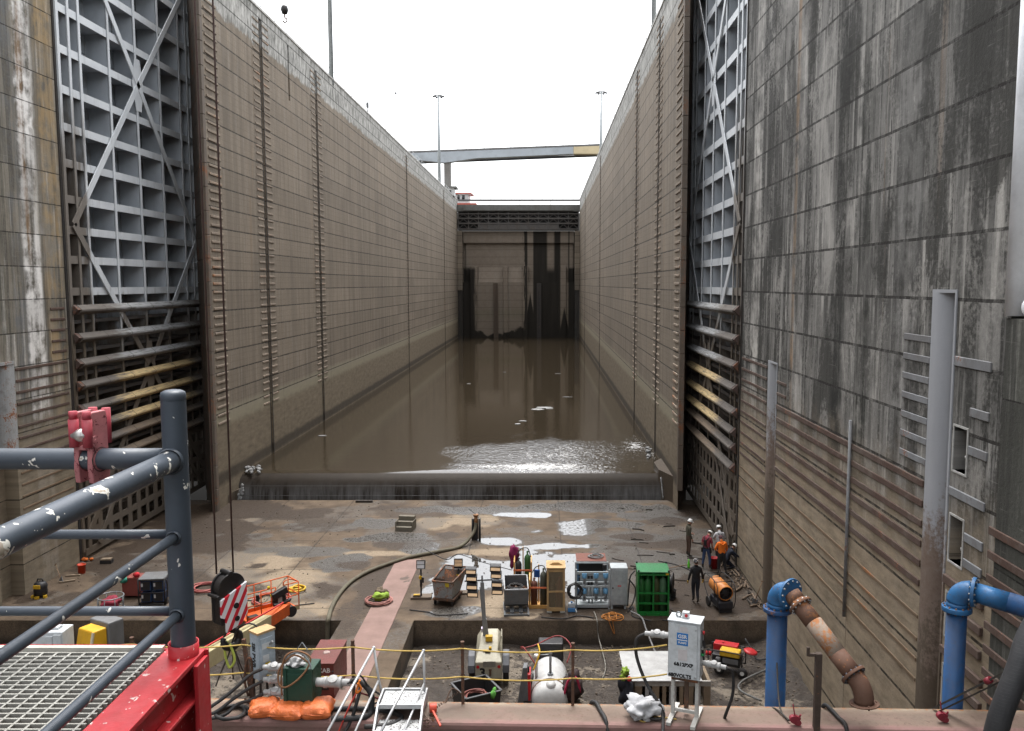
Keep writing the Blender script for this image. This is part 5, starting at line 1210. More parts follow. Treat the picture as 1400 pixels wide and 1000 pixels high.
# white topped pallet crate
b = G(915, 972, PZ); b.x -= .0; s = SCL(b)
y_f = 26.6; zt1 = PY(900, 930, y_f).z; x0 = PY(868, 935, y_f).x; x1 = PY(972, 935, y_f).x
t = thing('pallet_crate', 'slatted wooden pallet crate under a white board, behind the pump cabinet', 'crate', ((x0+x1)/2, y_f, PZ)); hw = (x1-x0)/2; H = zt1 - PZ - .05
PALW = paint('pallet_wood', (.21, .16, .11), .85, 0, .4, 0, sc=4); WHB = paint('white_board', (.36, .36, .355), .6, 0, .3, .0, sc=2)
m = MB(); m.bx(-hw, hw, .0, .1, H - .16, H); m.bx(-hw, hw, 0, .1, .0, .12); m.build('rail', paint('grey_weathered_wood', (.30, .285, .26), .85, 0, .3), t)
n = 9
for k in range(n):
    xx = -hw + .12 + (2*hw - .24) * k / (n - 1); m = MB(); m.bx(xx - (.06 if k % 2 else .11), xx + (.06 if k % 2 else .11), -.022, 0.09, .125, H - .165); m.build('slat', WHB if k % 3 == 1 else PALW, t)
m = MB(); m.bx(-hw, hw, 1.2, 1.3, 0, H); m.bx(-hw, -hw + .1, .1, 1.2, 0, H); m.bx(hw - .1, hw, .1, 1.2, 0, H); m.build('frame', PALW, t)
xb0 = PY(857, 929, y_f).x - t.location.x - .06; xb1 = PY(960, 929, y_f).x - t.location.x
m = MB(); m.bx(xb0, xb1, -.05, 2.2, H + .003, H + .05); m.build('top_board', WHB, t, bevel=.01)
b = G(856, 968, PZ); o = None; m = MB(); m.lump((0, 0, .55), .26, 4, .5, 3, 2.0); m.lump((-.1, 0, .95), .2, 6, .5, 2, 1.3); o = m.build('jacket', flat('navy_cloth', (.02, .022, .03))); o.location = (b.x, 26.5, PZ); tag(o, 'dark navy jacket hung on the left end of the pallet crate', 'jacket')
m = MB(); m.lump((-.06, -.05, 1.36), .12, 5, .9, 3, .9); m.lump((-.14, -.1, 1.2), .09, 9, .9, 3, 1.2); o2 = m.build('safety_vest', flat('lime_cloth', (.20, .30, .035))); o2.location = (b.x, 26.5, PZ); tag(o2, 'crumpled lime safety vest above the navy jacket', 'vest')
m = MB(); m.lump((.05, -.2, 1.18), .08, 7, .6, 2, 1.); m.build('red_trim', flat('red_cloth', (.5, .02, .03)), o2)
# generator
b = G(994, 916, PZ); s = SCL(b); t = thing('generator', 'portable red and yellow engine generator on wheels in the muddy pit', 'generator', b, rad(-24))
m = MB()
for y in (-.35, .35):
    m.tube(catmull([(-.6, y, .25), (-.62, y, .72), (-.55, y, .80), (.5, y, .80), (.58, y, .7), (.58, y, .25), (.5, y, .2), (-.55, y, .2), (-.6, y, .25)], 3), .022, 8)
for x_ in (-.6, .57): m.tube([(x_, -.35, .5), (x_, .35, .5)], .02, 8)
m.build('frame', BLACKP, t)
m = MB(); m.bx(-.5, .5, -.27, .27, .25, .62); m.cyl((-.35, -.3, .42), (-.15, -.3, .42), .14, 14); m.build('engine', paint('engine_black', (.025, .025, .027), .5, 0, .2, 0, fine=60), t, bevel=.03)
m = MB(); m.bx(-.22, .5, -.36, .02, .62, .86); m.build('tank_yellow', YELP, t, bevel=.05, seg=3)
m = MB(); m.bx(-.52, .35, .03, .40, .63, .9); m.cyl((-.2, .2, .9), (-.2, .2, .95), .05, 12); m.build('tank_red', REDPL, t, bevel=.05, seg=3)
m = MB(); m.lathe([(.24, 0), (.25, .03), (.2, .07), (0, .08)], (.78, .2, .72), (.2, 0, 1), 20); m.build('red_lid', REDPL, t)
m = MB(); m.bx(-.1, .45, -.362, -.35, .40, .58); m.build('panel', GREYP, t); text('GEN', .1, WHTXT, t, (.05, -.366, .5)) if False else None
for x_ in (-.2, .62): 
    m = MB(); m.lathe([(.06, -.05), (.17, -.05), (.19, 0), (.17, .05), (.06, .05)], (x_, -.42, .17), (0, 1, 0), 20); w_ = m.build('wheel', RUBBER, t); m = MB(); m.cyl((x_, -.475, .17), (x_, -.37, .17), .075, 14); m.build('hub', flat('white_hub', (.55, .55, .52)), w_)
m = MB(); m.cyl((-.55, -.1, .55), (-.75, -.12, .55), .08, 12); m.build('air_filter', REDPL, t)

# --- gas bottle carts
ORP = paint('ochre_cart_paint', (.55, .30, .09), .6, 0, .25, .2, sc=5)
def gas_bottle(m, x, y, z0, r, h):
    m.lathe([(0, 0), (r, .0), (r, h * .82), (r * .8, h * .89), (r * .4, h * .93), (r * .28, h * .94), (r * .28, h), (0, h)], (x, y, z0), n=16); m.cyl((x - .04, y, z0 + h + .02), (x + .06, y, z0 + h + .02), .03, 8); m.cyl((x, y, z0 + h), (x, y, z0 + h + .06), .02, 8)
GB_GREEN = paint('green_cylinder', (.035, .10, .03), .45, 0, .25, .1); GB_BLACK = paint('black_cylinder', (.025, .025, .027), .45, 0, .2); GB_RED = paint('brown_red_cylinder', (.12, .045, .03), .5, 0, .25, .15); GB_GREY = paint('olive_grey_cylinder', (.07, .075, .06), .5, 0, .3)
STRAPO = flat('orange_strap', (.55, .14, .06))
def gas_cart(u, v, label, htot, c1, c2, lab1, lab2, s1, s2):
    b = G(u, v); t = thing('cylinder_cart', label, 'cart', b)
    m = MB()
    for x_ in (-.36, 0.0, .36): m.bx(x_ - .025, x_ + .025, .28, .33, .06, htot if x_ == 0 else htot * .78)
    for x_ in (-.36, .36): m.bx(x_ - .03, x_ + .03, -.22, -.16, .06, htot * .70); m.bar((x_, -.19, htot * .70), (x_, .3, htot * .78), .05, .05)
    m.bx(-.42, .42, -.26, .36, .0, .06); m.bx(-.42, .42, -.26, -.23, .06, .14); m.build('frame', ORP, t)
    m = MB(); m.tube([(-.36, -.2, .3), (0, -.23, .31), (.36, -.2, .3)], .03, 6) if False else m.box((0, -.235, htot * .52), (.80, .02, .07)); m.build('strap', STRAPO, t)
    m = MB(); m.tube(catmull([(-.25, .0, htot * .86), (-.1, .1, htot * .98), (.2, .1, htot * 1.0), (.33, .0, htot * .8)], 5), .02, 6); m.build('hose', RUBBER, t)
    for x_, c, l, sz in ((-.185, c1, lab1, s1), (.19, c2, lab2, s2)):
        m = MB(); gas_bottle(m, 0, 0, 0, .135, sz); o = m.build('gas_cylinder', c); o.location = (b.x + x_, b.y + .02, .065); tag(o, l, 'gas cylinder')
    return t
gas_cart(715, 806, 'ochre gas cart with a maroon cloth on it, behind the grey hopper', 1.75, GB_BLACK, GB_GREEN, 'black gas cylinder on the left of the rear ochre cart', 'green gas cylinder on the right of the rear ochre cart', 1.25, 1.55)
gas_cart(736.5, 829, 'ochre gas cart in front, beside the caged wooden crate', 1.62, GB_RED, GB_GREY, 'brown red gas cylinder on the left of the front ochre cart', 'olive grey gas cylinder on the right of the front ochre cart', 1.05, 1.45)
b = G(704, 802); m = MB(); m.lump((-.05, .1, 1.35), .2, 3, .5, 3, 2.0); m.lump((-.12, .0, 1.0), .1, 4, .5, 2, 2.2); o = m.build('cloth', flat('maroon_cloth', (.17, .012, .06))); o.location = b; tag(o, 'maroon cloth hung over the rear ochre gas cart', 'cloth')
b = G(734, 829); m = MB(); m.bx(-.12, .12, -.02, .05, 1.12, 1.42); o = m.build('torch_case', flat('blue_case', (.015, .07, .25))); o.location = (b.x, b.y + .22, 0); tag(o, 'small blue case strapped on the front ochre gas cart', 'case')
# --- tipping hopper
b = G(706, 838); s = SCL(b); t = thing('tipping_hopper', 'grey steel tipping hopper with a coiled cable inside', 'hopper', b, rad(4))
HOPG = paint('hopper_grey', (.125, .133, .14), .5, 0, .3, .3, sc=4)
sideP = [(0, .35), (-.1, 1.0), (.9, 1.2), (1.0, .5), (.6, .22), (.2, .2)]
m = MB()
for k in (-.47, .44): m.prism([(k, y, z) for y, z in sideP], (.03, 0, 0))
m.prism([(-.44, .0, .36), (-.44, -.1, .94), (-.44, -.08, .95), (-.44, .03, .36)], (.88, 0, 0)); m.prism([(-.44, .2, .2), (-.44, .62, .22), (-.44, 1.0, .52), (-.44, .98, .55), (-.44, .6, .26), (-.44, .2, .24)], (.88, 0, 0))
m.prism([(-.44, .0, .35), (-.44, .2, .2), (-.44, .22, .23), (-.44, .03, .38)], (.88, 0, 0)); m.prism([(-.44, .98, .55), (-.44, .9, 1.2), (-.44, .87, 1.2), (-.44, .95, .55)], (.88, 0, 0)); m.build('bucket', HOPG, t)
m = MB(); m.bar((-.46, -.1, .97), (.46, -.1, .97), .05, .05); m.bar((-.46, -.1, .99), (-.46, .9, 1.2), .04, .05); m.bar((.46, -.1, .99), (.46, .9, 1.2), .04, .05); m.bar((-.46, .9, 1.2), (.46, .9, 1.2), .05, .05); m.build('rim', paint('pale_edge', (.30, .31, .32), .5, 0, .2, .3), t)
m = MB(); m.bx(-.5, -.42, -.4, 1.0, .0, .08); m.bx(.42, .5, -.4, 1.0, .0, .08); m.bx(-.42, .42, -.36, -.26, .0, .07); m.bx(-.42, .42, .1, .2, .0, .07); m.bx(-.25, -.1, -.26, .4, .08, .14); m.bx(.1, .25, -.26, .4, .08, .14)
m.bar((-.46, .1, .05), (-.46, .25, .4), .05, .06); m.bar((.46, .1, .05), (.46, .25, .4), .05, .06); m.build('base_frame', HOPG, t)
m = MB()
for k in range(16):
    rr = random.Random(k); m.box((rr.uniform(-.4, .4), rr.uniform(.1, .85), rr.uniform(.75, .86)), (rr.uniform(.1, .4), .05, .05), rz=rr.uniform(0, 3))
m.bx(-.44, .44, .02, .88, .5, .76); o = m.build('scrap', STEELR); o.location = b; tag(o, 'rusty scrap heaped inside the grey tipping hopper', 'scrap')
m = MB(); coil(m, (-.05, .4, .86), .28, 3, .025, 4, .08, .04); o = m.build('cable_coil', RUBBER); o.location = b; tag(o, 'black cable coil lying on the scrap in the hopper', 'cable')
# --- caged wooden crate with two cylinders
b = G(760, 838); s = SCL(b); t = thing('timber_crate', 'tall pale timber crate with mesh front and brown cylinders inside', 'crate', b)
PINE = paint('pale_pine', (.42, .275, .13), .7, 0, .2, 0, sc=5); w_ = 25 * s / 2; H = hgt(760, 778, b); dpt = .85
m = MB()
for x_ in (-w_, w_ - .08): m.bx(x_, x_ + .08, 0, .08, .1, H); m.bx(x_, x_ + .08, dpt - .08, dpt, .1, H)
for z in (.1, H * .46, H - .13): m.bx(-w_ + .082, w_ - .082, .0, .06, z, z + (.06 if z > .2 and z < 1 else .1)); m.bx(-w_ + .082, w_ - .082, dpt - .06, dpt, z, z + .08)
for z in (.1, H - .1):
    for x_ in (-w_, w_ - .08): m.bx(x_, x_ + .08, .082, dpt - .082, z, z + .09)
m.build('frame', PINE, t)
m = MB(); m.bx(-w_ - .02, w_ + .02, -.04, dpt + .04, H + .002, H + .05); m.prism([(-w_*.8, .3, H + .05), (w_*.8, .3, H + .05), (w_*.25, .3, H + .16), (-w_*.25, .3, H + .16)], (0, .08, 0)); m.build('lid', PINE, t)
MESH = T('wire_mesh'); mx = MESH.math('FRACT', MESH.math('MULTIPLY', MESH.x, 28)); mz = MESH.math('FRACT', MESH.math('MULTIPLY', MESH.z, 28)); al = MESH.math('MAXIMUM', MESH.math('LESS_THAN', mx, .26), MESH.math('LESS_THAN', mz, .26)); MESH = MESH.out((.30, .24, .16), .5, .3, alpha=al)
m = MB(); m.bx(-w_ + .07, w_ - .07, .03, .04, .12, H - .05); m.build('mesh_front', MESH, t)
m = MB(); m.bx(-w_ + .05, w_ - .05, dpt - .05, dpt - .02, .12, H - .05); m.bx(-w_ + .02, -w_ + .05, .09, dpt - .1, .12, H - .05); m.bx(w_ - .05, w_ - .02, .09, dpt - .1, .12, H - .05); m.build('board_back', paint('grey_ply', (.2, .16, .12), .8), t)
m = MB(); m.bx(-w_, w_, 0, dpt, .06, .1); m.build('floor_board', PINE, t)
for x_ in (-w_ + .1, w_ - .1): m = MB(); m.bx(x_ - .1, x_ + .1, -.03, dpt, 0, .058); m.build('skid', flat('white_skid', (.3, .3, .28)), t)
for x_, c, l in ((-.14, GB_GREY, 'olive grey gas cylinder inside the caged timber crate'), (.14, paint('salmon_cylinder', (.26, .10, .07), .5, 0, .3), 'salmon coloured gas cylinder inside the caged timber crate')):
    m = MB(); gas_bottle(m, 0, 0, 0, .12, 1.15); o = m.build('gas_cylinder', c); o.location = (b.x + x_, b.y + .42, .105); tag(o, l, 'gas cylinder')
b = G(781.5, 836); t = thing('jug', 'small white and blue plastic jug beside the caged crate', 'jug', b)
m = MB(); m.bx(-.15, .15, -.12, .12, 0, .16); m.build('base', paint('blue_plastic', (.05, .22, .5), .4), t, bevel=.03); m = MB(); m.prism([(-.15, -.1, .163), (.15, -.1, .163), (.13, -.1, .33), (.05, -.1, .36), (-.13, -.1, .33)], (0, .2, 0)); m.build('top', paint('pale_plastic', (.5, .55, .6), .4), t, bevel=.03); m = MB(); m.cyl((.0, 0, .36), (0, 0, .4), .04, 10); m.build('cap', paint('blue_plastic', (.05, .22, .5), .4), t)

# --- valve manifold with grey cabinet
b = G(824, 833); s = SCL(b); x0 = PY(787, 800, b.y).x - b.x; x1 = PY(834, 800, b.y).x - b.x; x2 = PY(858, 800, b.y).x - b.x; H = hgt(824, 779, b)
t = thing('valve_manifold', 'grey valve manifold of pipes with pale blue actuators on a steel frame', 'manifold', b)
PALEG = paint('pale_grey_paint', (.33, .36, .37), .5, 0, .25, .14, sc=4)
m = MB()
for x_ in (x0, x1 - .06): m.bx(x_, x_ + .06, 0, .06, 0, H); m.bx(x_, x_ + .06, .9, .96, 0, H)
for z in (.12, H * .55, H - .15): m.bx(x0 + .062, x1 - .062, 0, .05, z, z + .06)
m.bx(x0, x1, .0, .96, .06, .11); m.bx(x0 + .062, x1 - .062, .9, .95, H - .06, H); m.bar((x0, -.05, .0), (x0 + .02, -.35, .0), .06, .08); m.build('frame', PALEG, t)
for z in (.38, H * .55 + .12, H - .22):
    m = MB(); m.tube([(x0 + .05, .2, z), (x1 - .05, .2, z)], .055, 12); m.build('header_pipe', PALEG, t)
for x_ in (x0 + .35, x0 + .82, x0 + 1.2):
    m = MB(); m.tube([(x_, .2, .3), (x_, .2, H - .2)], .035, 10); m.build('branch_pipe', PALEG, t)
    for z in (H * .33, H * .72):
        m = MB(); m.cyl((x_, .12, z - .16), (x_, .12, z + .12), .055, 10); m.cyl((x_, .12, z - .22), (x_, .12, z - .16), .075, 10); v_ = m.build('valve', GALVS, t)
        m = MB(); m.lathe([(.085, 0), (.1, .04), (.1, .16), (.07, .2), (0, .21)], (x_, .1, z + .08), n=14); m.build('actuator', paint('pale_blue', (.15, .36, .58), .45, 0, .15), v_)
for x_ in (x0 + .55, x0 + .68, x0 + 1.03): m = MB(); m.tube([(x_, .25, .15), (x_, .25, H * .5)], .03, 8); m.build('branch_pipe', PALEG, t)
m = MB(); m.bx(x0 + .2, x1 - .1, .5, .56, .2, H - .3); m.build('back_panel', PALEG, t)
m = MB()
for z in (H*.62, H*.78):
    for x_ in (x0 + .52, x0 + .64): m.bx(x_ - .05, x_ + .05, .1, .16, z - .06, z + .06)
m.build('gauge_block', BLACKP, t)
m = MB(); coil(m, (0, 0, 0), .28, 4, .03, 9, .14, .04); o = m.build('cable_coil', RUBBER); o.location = (b.x + x0 - .06, b.y - .06, H * .48); o.rotation_euler = (rad(78), 0, rad(20)); tag(o, 'black cable coil hung on the left of the valve manifold', 'cable')
t2 = thing('control_cabinet', 'pale grey control cabinet with a small red notice, right of the manifold', 'cabinet', (b.x, b.y, 0))
m = MB(); m.bx(x1 + .02, x2, -.05, .6, .18, H + .08); m.build('cabinet_body', PALEG, t2, bevel=.015)
m = MB(); m.bx(x1 + .06, x2 - .04, -.068, -.051, .22, H + .0); d = m.build('door', PALEG, t2, bevel=.004); m = MB(); m.cyl((x1 + .11, -.069, H * .55), (x1 + .11, -.09, H * .55), .03, 10); m.build('handle', BLACKP, d)
m = MB(); m.bx(x1 + .3, x1 + .44, -.072, -.0685, H * .58, H * .62); m.build('notice', flat('pale_red_notice', (.45, .12, .12)), d)
m = MB()
for xx in (x1 + .08, x2 - .08): m.bx(xx - .04, xx + .04, .0, .5, 0, .178)
m.build('feet', PALEG, t2)
m = MB(); m.tube(catmull([(x2 + .02, .1, .1), (x2 + .06, .05, .9), (x2 + .12, .1, 1.3), (x2 + .3, .2, 1.5)], 6), .03, 6); m.tube(catmull([(x2 + .05, .1, 1.2), (x2 + .32, .1, .8), (x2 + .22, -.05, .3), (x2 + .05, -.1, .05)], 6), .03, 6); m.build('cables', RUBBER, t2)
# tool box with red lid behind
b2 = G(815, 812); t = thing('tool_box', 'blue framed site box with a flat rusty red lid behind the manifold', 'tool box', b2)
H2 = hgt(810, 768, b2) ; w0 = PY(789, 790, b2.y).x - b2.x; w1 = PY(828, 790, b2.y).x - b2.x; BLS = paint('dull_blue_steel', (.045, .12, .22), .55, 0, .3, .15)
m = MB()
for x_ in (w0, w1 - .06):
    for y in (0, .9): m.bx(x_, x_ + .06, y, y + .06, 0, H2)
for z in (.1, H2 * .5, H2 - .08):
    m.bx(w0 + .062, w1 - .062, 0, .05, z, z + .06); m.bx(w0 + .004, w0 + .05, .062, .898, z, z + .06); m.bx(w1 - .05, w1 - .004, .062, .898, z, z + .06)
m.build('frame', BLS, t); m = MB(); m.bx(w0 + .05, w1 - .06, .5, .85, .1, H2 - .1); m.build('contents', BLACKP, t)
m = MB(); m.bx(w0 - .03, w1 + .03, -.05, 1.0, H2, H2 + .04); m.build('lid', paint('rusty_red_lid', (.16, .06, .045), .75, 0, .3, .35, sc=5), t)
m = MB(); coil(m, (0, .45, H2 + .04), .25, 3, .025, 12, .06, .08); o = m.build('cable_coil', paint('grey_cable', (.16, .16, .16), .6)); o.location = b2; tag(o, 'grey cable coil lying on the rusty red box lid', 'cable')
m = MB(); m.bx(.25, .5, -.35, -.1, H2 - .25, H2 - .02); m.bx(.58, .86, -.35, -.1, H2 - .2, H2 + .02); o = m.build('equipment_case', BLACKP, bevel=.03); o.location = b2; tag(o, 'pair of joined black equipment cases on top of the manifold', 'case')
# green cylinder cage
b = G(893, 842); s = SCL(b); w_ = 43 * s / 2; H = hgt(893, 784, b); dp = 1.05
GRN = paint('green_cage_paint', (.010, .15, .028), .4, 0, .15, .04, sc=5); GRT = paint('green_lid_paint', (.018, .15, .05), .45, 0, .25)
t = thing('cylinder_cage', 'green steel cage full of green gas cylinders, walled at the sides', 'cage', b, rad(-2))
m = MB()
for x_ in (-w_, -.03, w_ - .06): m.bx(x_, x_ + .06, 0, .06, .1, H)
for z in (.1, .45, .86, H - .1): m.bx(-w_ + .062, -.032, 0.004, .055, z, z + .06); m.bx(.032, w_ - .062, .004, .055, z, z + .06)
for x_ in (-w_, w_ - .06): m.bx(x_, x_ + .06, dp - .06, dp, .1, H)
m.build('frame', GRN, t)
m = MB(); m.bx(-w_ + .005, -w_ + .03, .062, dp - .062, .12, H - .01); m.bx(w_ - .03, w_ - .005, .062, dp - .062, .12, H - .01); m.bx(-w_ + .062, w_ - .062, dp - .04, dp - .01, .12, H); m.build('side_sheets', GRN, t)
m = MB(); m.bx(-w_ - .02, w_ + .02, -.02, dp + .02, H + .003, H + .06); m.build('lid', GRT, t, bevel=.02)
m = MB(); m.bx(-w_, w_, 0, dp, .06, .098); m.bx(-w_, -w_*.45, -.02, .2, -.0, .058); m.bx(w_*.45, w_, -.02, .2, 0, .058); m.bx(-w_*.4, w_*.4, -.03, .0, .0, .095); m.build('base', GRN, t)
m = MB()
for x_, y in ((-w_, 0), (w_, 0), (-w_, dp), (w_, dp)): m.box((x_ * .95, y, H + .09), (.07, .07, .06))
m.build('lifting_lugs', BLACKP, t); m = MB(); m.box((w_ * .86, -.022, H - .03), (.12, .008, .06)); m.build('label', YELP, t)
GB_G2 = paint('mid_green_cylinder', (.02, .12, .03), .4, 0, .2); GB_G3 = paint('brown_green_cylinder', (.06, .075, .03), .5, 0, .3)
for k, (x_, c, l) in enumerate(((-.57, GB_G2, 'leftmost green gas cylinder in the green cage'), (-.24, GB_G2, 'second green gas cylinder from the left in the green cage'), (.17, GB_G3, 'brownish gas cylinder right of the middle post in the green cage'), (.52, paint('pale_green_cylinder', (.07, .15, .08), .45, 0, .2), 'pale shouldered gas cylinder at the right of the green cage'))):
    m = MB(); gas_bottle(m, 0, 0, 0, .15, 1.42); o = m.build('gas_cylinder', c); o.location = (b.x + x_ * w_ / .78, b.y + .3, .1); tag(o, l, 'gas cylinder')
b = G(917, 818); t = thing('hose_reel', 'black hose reel standing right of the green cage', 'reel', b, rad(75))
m = MB(); z = hgt(917, 797, b); m.lathe([(.1, -.1), (.42, -.1), (.44, -.08), (.42, -.06), (.3, -.05), (.3, .05), (.42, .06), (.44, .08), (.42, .1), (.1, .1)], (0, 0, z), (0, 1, 0), 24); m.build('drum', BLACKP, t)
m = MB(); m.bar((-.2, 0, 0), (0, 0, z), .06, .05); m.bar((.2, 0, 0), (0, 0, z), .06, .05); m.bx(-.3, .3, -.15, .15, 0, .06); m.bx(-.15, .2, -.2, .15, .08, .35); m.build('stand', BLACKP, t)

# --- orange space heater
b = G(992, 838); s = SCL(b); t = thing('space_heater', 'orange torpedo space heater in a black tube frame on wheels', 'heater', b, rad(9))
ORH = paint('heater_orange', (.58, .21, .05), .45, 0, .2, .05, sc=4); zc_ = .78; r = .30
m = MB(); m.lathe([(r*.9, -.02), (r, 0), (r, 1.15), (r*.85, 1.25), (r*.5, 1.3), (0, 1.31)], (0, .0, zc_), (0, 1, .03), 28); m.lathe([(r*.9, -.02), (r*.88, .3), (r*.3, .34), (0, .34)], (0, 0, zc_), (0, 1, .03), 28) ; m.build('barrel', ORH, t)
m = MB(); m.lathe([(r*.86, .02), (r*.84, .2), (r*.55, .22), (r*.5, .06), (r*.3, .04), (.0, .04)], (0, 0, zc_), (0, 1, .03), 24)
for k in range(6): a = k * math.pi / 3; m.bar((r*.25*math.cos(a), .02, zc_ + r*.25*math.sin(a)), (r*.84*math.cos(a), .02, zc_ + r*.84*math.sin(a)), .03, .02, up=(0, 1, 0))
m.build('burner', BLACKP, t)
m = MB(); m.bx(-.3, .3, -.05, 1.0, .14, .44); m.build('fuel_tank', paint('dark_tank', (.02, .022, .028), .45), t, bevel=.05, seg=3)
m = MB(); 
for k in (-1, 1):
    m.tube(catmull([(k*.33, .0, .18), (k*.36, -.1, .6), (k*.36, .1, 1.14), (k*.36, 1.0, 1.2), (k*.34, 1.5, 1.1), (k*.33, 1.6, .7), (k*.33, 1.0, .2)], 4), .02, 8)
for y, z in ((.25, 1.17), (.75, 1.2), (1.5, 1.1), (1.6, .7)): m.tube([(-.36, y, z), (.36, y, z)], .018, 8)
for k in (-1, 1): m.tube([(k*.36, .35, 1.17), (k*.33, .4, .45)], .018, 8)
m.build('tube_frame', BLACKP, t)
for k in (-1, 1): m = MB(); m.cyl((k*.36, .85, .19), (k*.45, .85, .19), .19, 20); m.build('wheel', RUBBER, t)
m = MB(); m.bx(-.25, .25, -.02, .1, .0, .14); m.build('front_foot', BLACKP, t)
# --- standpipe pump with hose into the left pit
b = G(651, 739); t = thing('pump_standpipe', 'black upright steel pump pipe standing on the floor below the weir', 'pump', b); H = hgt(651, 706, b)
m = MB(); m.tube([(-.18, 0, 0), (-.18, 0, H * .9)], .045, 8); m.tube([(.18, 0, 0), (.18, 0, H * .9)], .06, 8); m.bx(-.14, .1, .02, .12, .02, H * .88); m.build('column', paint('dark_pipe', (.02, .022, .024), .4), t)
m = MB(); m.cyl((0, -.08, H * .7), (0, -.08, H * 1.02), .09, 12); m.cyl((0, -.08, H * 1.02), (0, -.08, H * 1.1), .13, 12); m.build('valve', paint('brass_red', (.25, .12, .05), .5, 0, .3, .2), t); m = MB(); m.bar((0, -.08, H * 1.1), (-.35, -.2, H * 1.36), .04, .03); m.build('lever', GALVS, t)
HOSEG = paint('olive_hose', (.11, .10, .07), .8, 0, .4, 0, sc=3)
pts = [Vector((b.x, b.y - .1, H * .75)), Vector((b.x - .1, b.y - .35, .5))] + [G(u, v, .09) for u, v in ((630, 747), (600, 754), (560, 762), (525, 773), (500, 783), (478, 797), (462, 815), (453, 832), (449, 846))]
pts += [Vector((pts[-1].x - .02, Y_PIT - .12, -.15)), Vector((pts[-1].x - .02, Y_PIT - .2, -.85))]
m = MB(); m.tube(catmull(pts, 6), .085, 10); tag(m.build('hose', HOSEG), 'thick olive grey hose curving from the pump pipe into the left pit', 'hose')
b = G(552, 727); t = thing('step_block', 'small grey wooden step block on the wet floor below the weir', 'step', b, rad(-6))
m = MB()
for k in range(3): m.bx(-.42, .42, .28*k, .28*k + .27, 0, .22 + .22*k)
m.build('treads', paint('weathered_step', (.15, .135, .105), .8, 0, .3), t); m = MB(); m.bx(-.46, -.422, 0, .82, 0, .5); m.bx(.422, .46, 0, .82, 0, .5); m.build('sides', paint('weathered_step', (.15, .135, .105), .8, 0, .3), t)
# hose ring and lime vest on the pink strip
b = G(518, 823, .03); m = MB(); coil(m, (0, 0, 0), .50, 5, .03, 3, .10, .06); o = m.build('hose_coil', paint('salmon_hose', (.30, .13, .11), .6, 0, .3)); o.location = b; tag(o, 'salmon pink hose coil lying on the pink strip', 'hose')
m = MB(); m.lump((0, .1, .18), .26, 3, .7, 3, .55); m.lump((.25, .15, .22), .18, 8, .7, 2, .6); o = m.build('safety_vest', flat('lime_cloth', (.20, .30, .035))); o.location = b; tag(o, 'lime safety vest dropped on the pink hose coil', 'vest')
m = MB(); m.lump((-.1, .75, .14), .2, 5, .6, 3, .8); m.lump((.1, .8, .12), .15, 6, .6, 2, .8); o = m.build('rope_pile', flat('brown_rope', (.12, .09, .06))); o.location = b; tag(o, 'small brown rope pile just beyond the lime vest', 'rope')
# ================================================================= THINGS ON THE BEAM
def BU(u, t=0.0, z=0.0):
    lo, hi = -16.0, 16.0
    for _ in range(50):
        s = (lo + hi) / 2; p = BE(s, t, z); zc = p.y * .99541 + (CAM_H - p.z) * .09567
        if PU + FPX * p.x / zc < u: lo = s
        else: hi = s
    return BE((lo + hi) / 2, t, z)
ROPEY = flat('yellow_rope', (.42, .29, .08)); POSTR = paint('rusty_post', (.085, .045, .03), .8, 0, .3, .4, sc=6)
posts = [184, 484, 633, 783]; tops = []
for u, lab in zip(posts, ('short rusty post behind the grating, yellow rope looped on it', 'rusty rope post standing over the pink strip', 'rusty rope post in front of the light tower', 'rusty rope post right of the white tank')):
    p = BU(u, -.05); m = MB(); h = 1.08; m.box((0, 0, h/2), (.05, .05, h)); m.cyl((0, 0, h), (0, 0, h + .03), .034, 12)
    for z in (1.0, .5): m.lathe([(.036, -.02), (.042, 0), (.036, .02)], (0, 0, z), n=12)
    o = m.build('rope_post', POSTR); o.location = p; tag(o, lab, 'post', 'rusty posts carrying the yellow rope'); tops.append(p)
p = BU(345, -.05); pb = PY(333, 874, p.y + .05); m = MB(); m.bar((0, 0, 0), pb - p, .06, .06); m.tube(catmull([(-.05, -.05, .1), (-.1, -.06, .4), (-.05, -.05, .75), (.03, -.05, .72), (.03, -.05, .2), (.12, -.1, .02), (-.02, -.12, .02), (-.1, -.08, .08)], 5), .02, 6)
o = m.build('rope_post', POSTR); o.location = p; tag(o, 'leaning rusty post with knotted rope left of the green box', 'post', 'rusty posts carrying the yellow rope')
def rope(pts, r, mat, label, name='rope', cat='rope', sag=.06, group=None):
    out = []
    for a, b in zip(pts, pts[1:]):
        for k in range(8): t_ = k / 8; out.append(Vector(a).lerp(Vector(b), t_) + Vector((0, 0, -sag * 4 * t_ * (1 - t_) * (b - a).length / 2)))
    out.append(Vector(pts[-1])); m = MB(); m.tube(out, r, 6); return tag(m.build(name, mat), label, cat, group)
cabp = BU(936, -.42)
for z, e, lab in ((1.0, PY(912, 882, cabp.y), 'upper yellow rope strung along the rusty posts'), (.5, PY(912, 922, cabp.y), 'lower yellow rope strung along the rusty posts')):
    off = Vector((0, -.04, z)); P0 = BU(120, -.05)
    rope([P0 + off, tops[0] + off, pb * 0 + Vector((pb.x, pb.y - .05, BZ + z)), tops[1] + off, tops[2] + off, tops[3] + off, e], .013, ROPEY, lab)
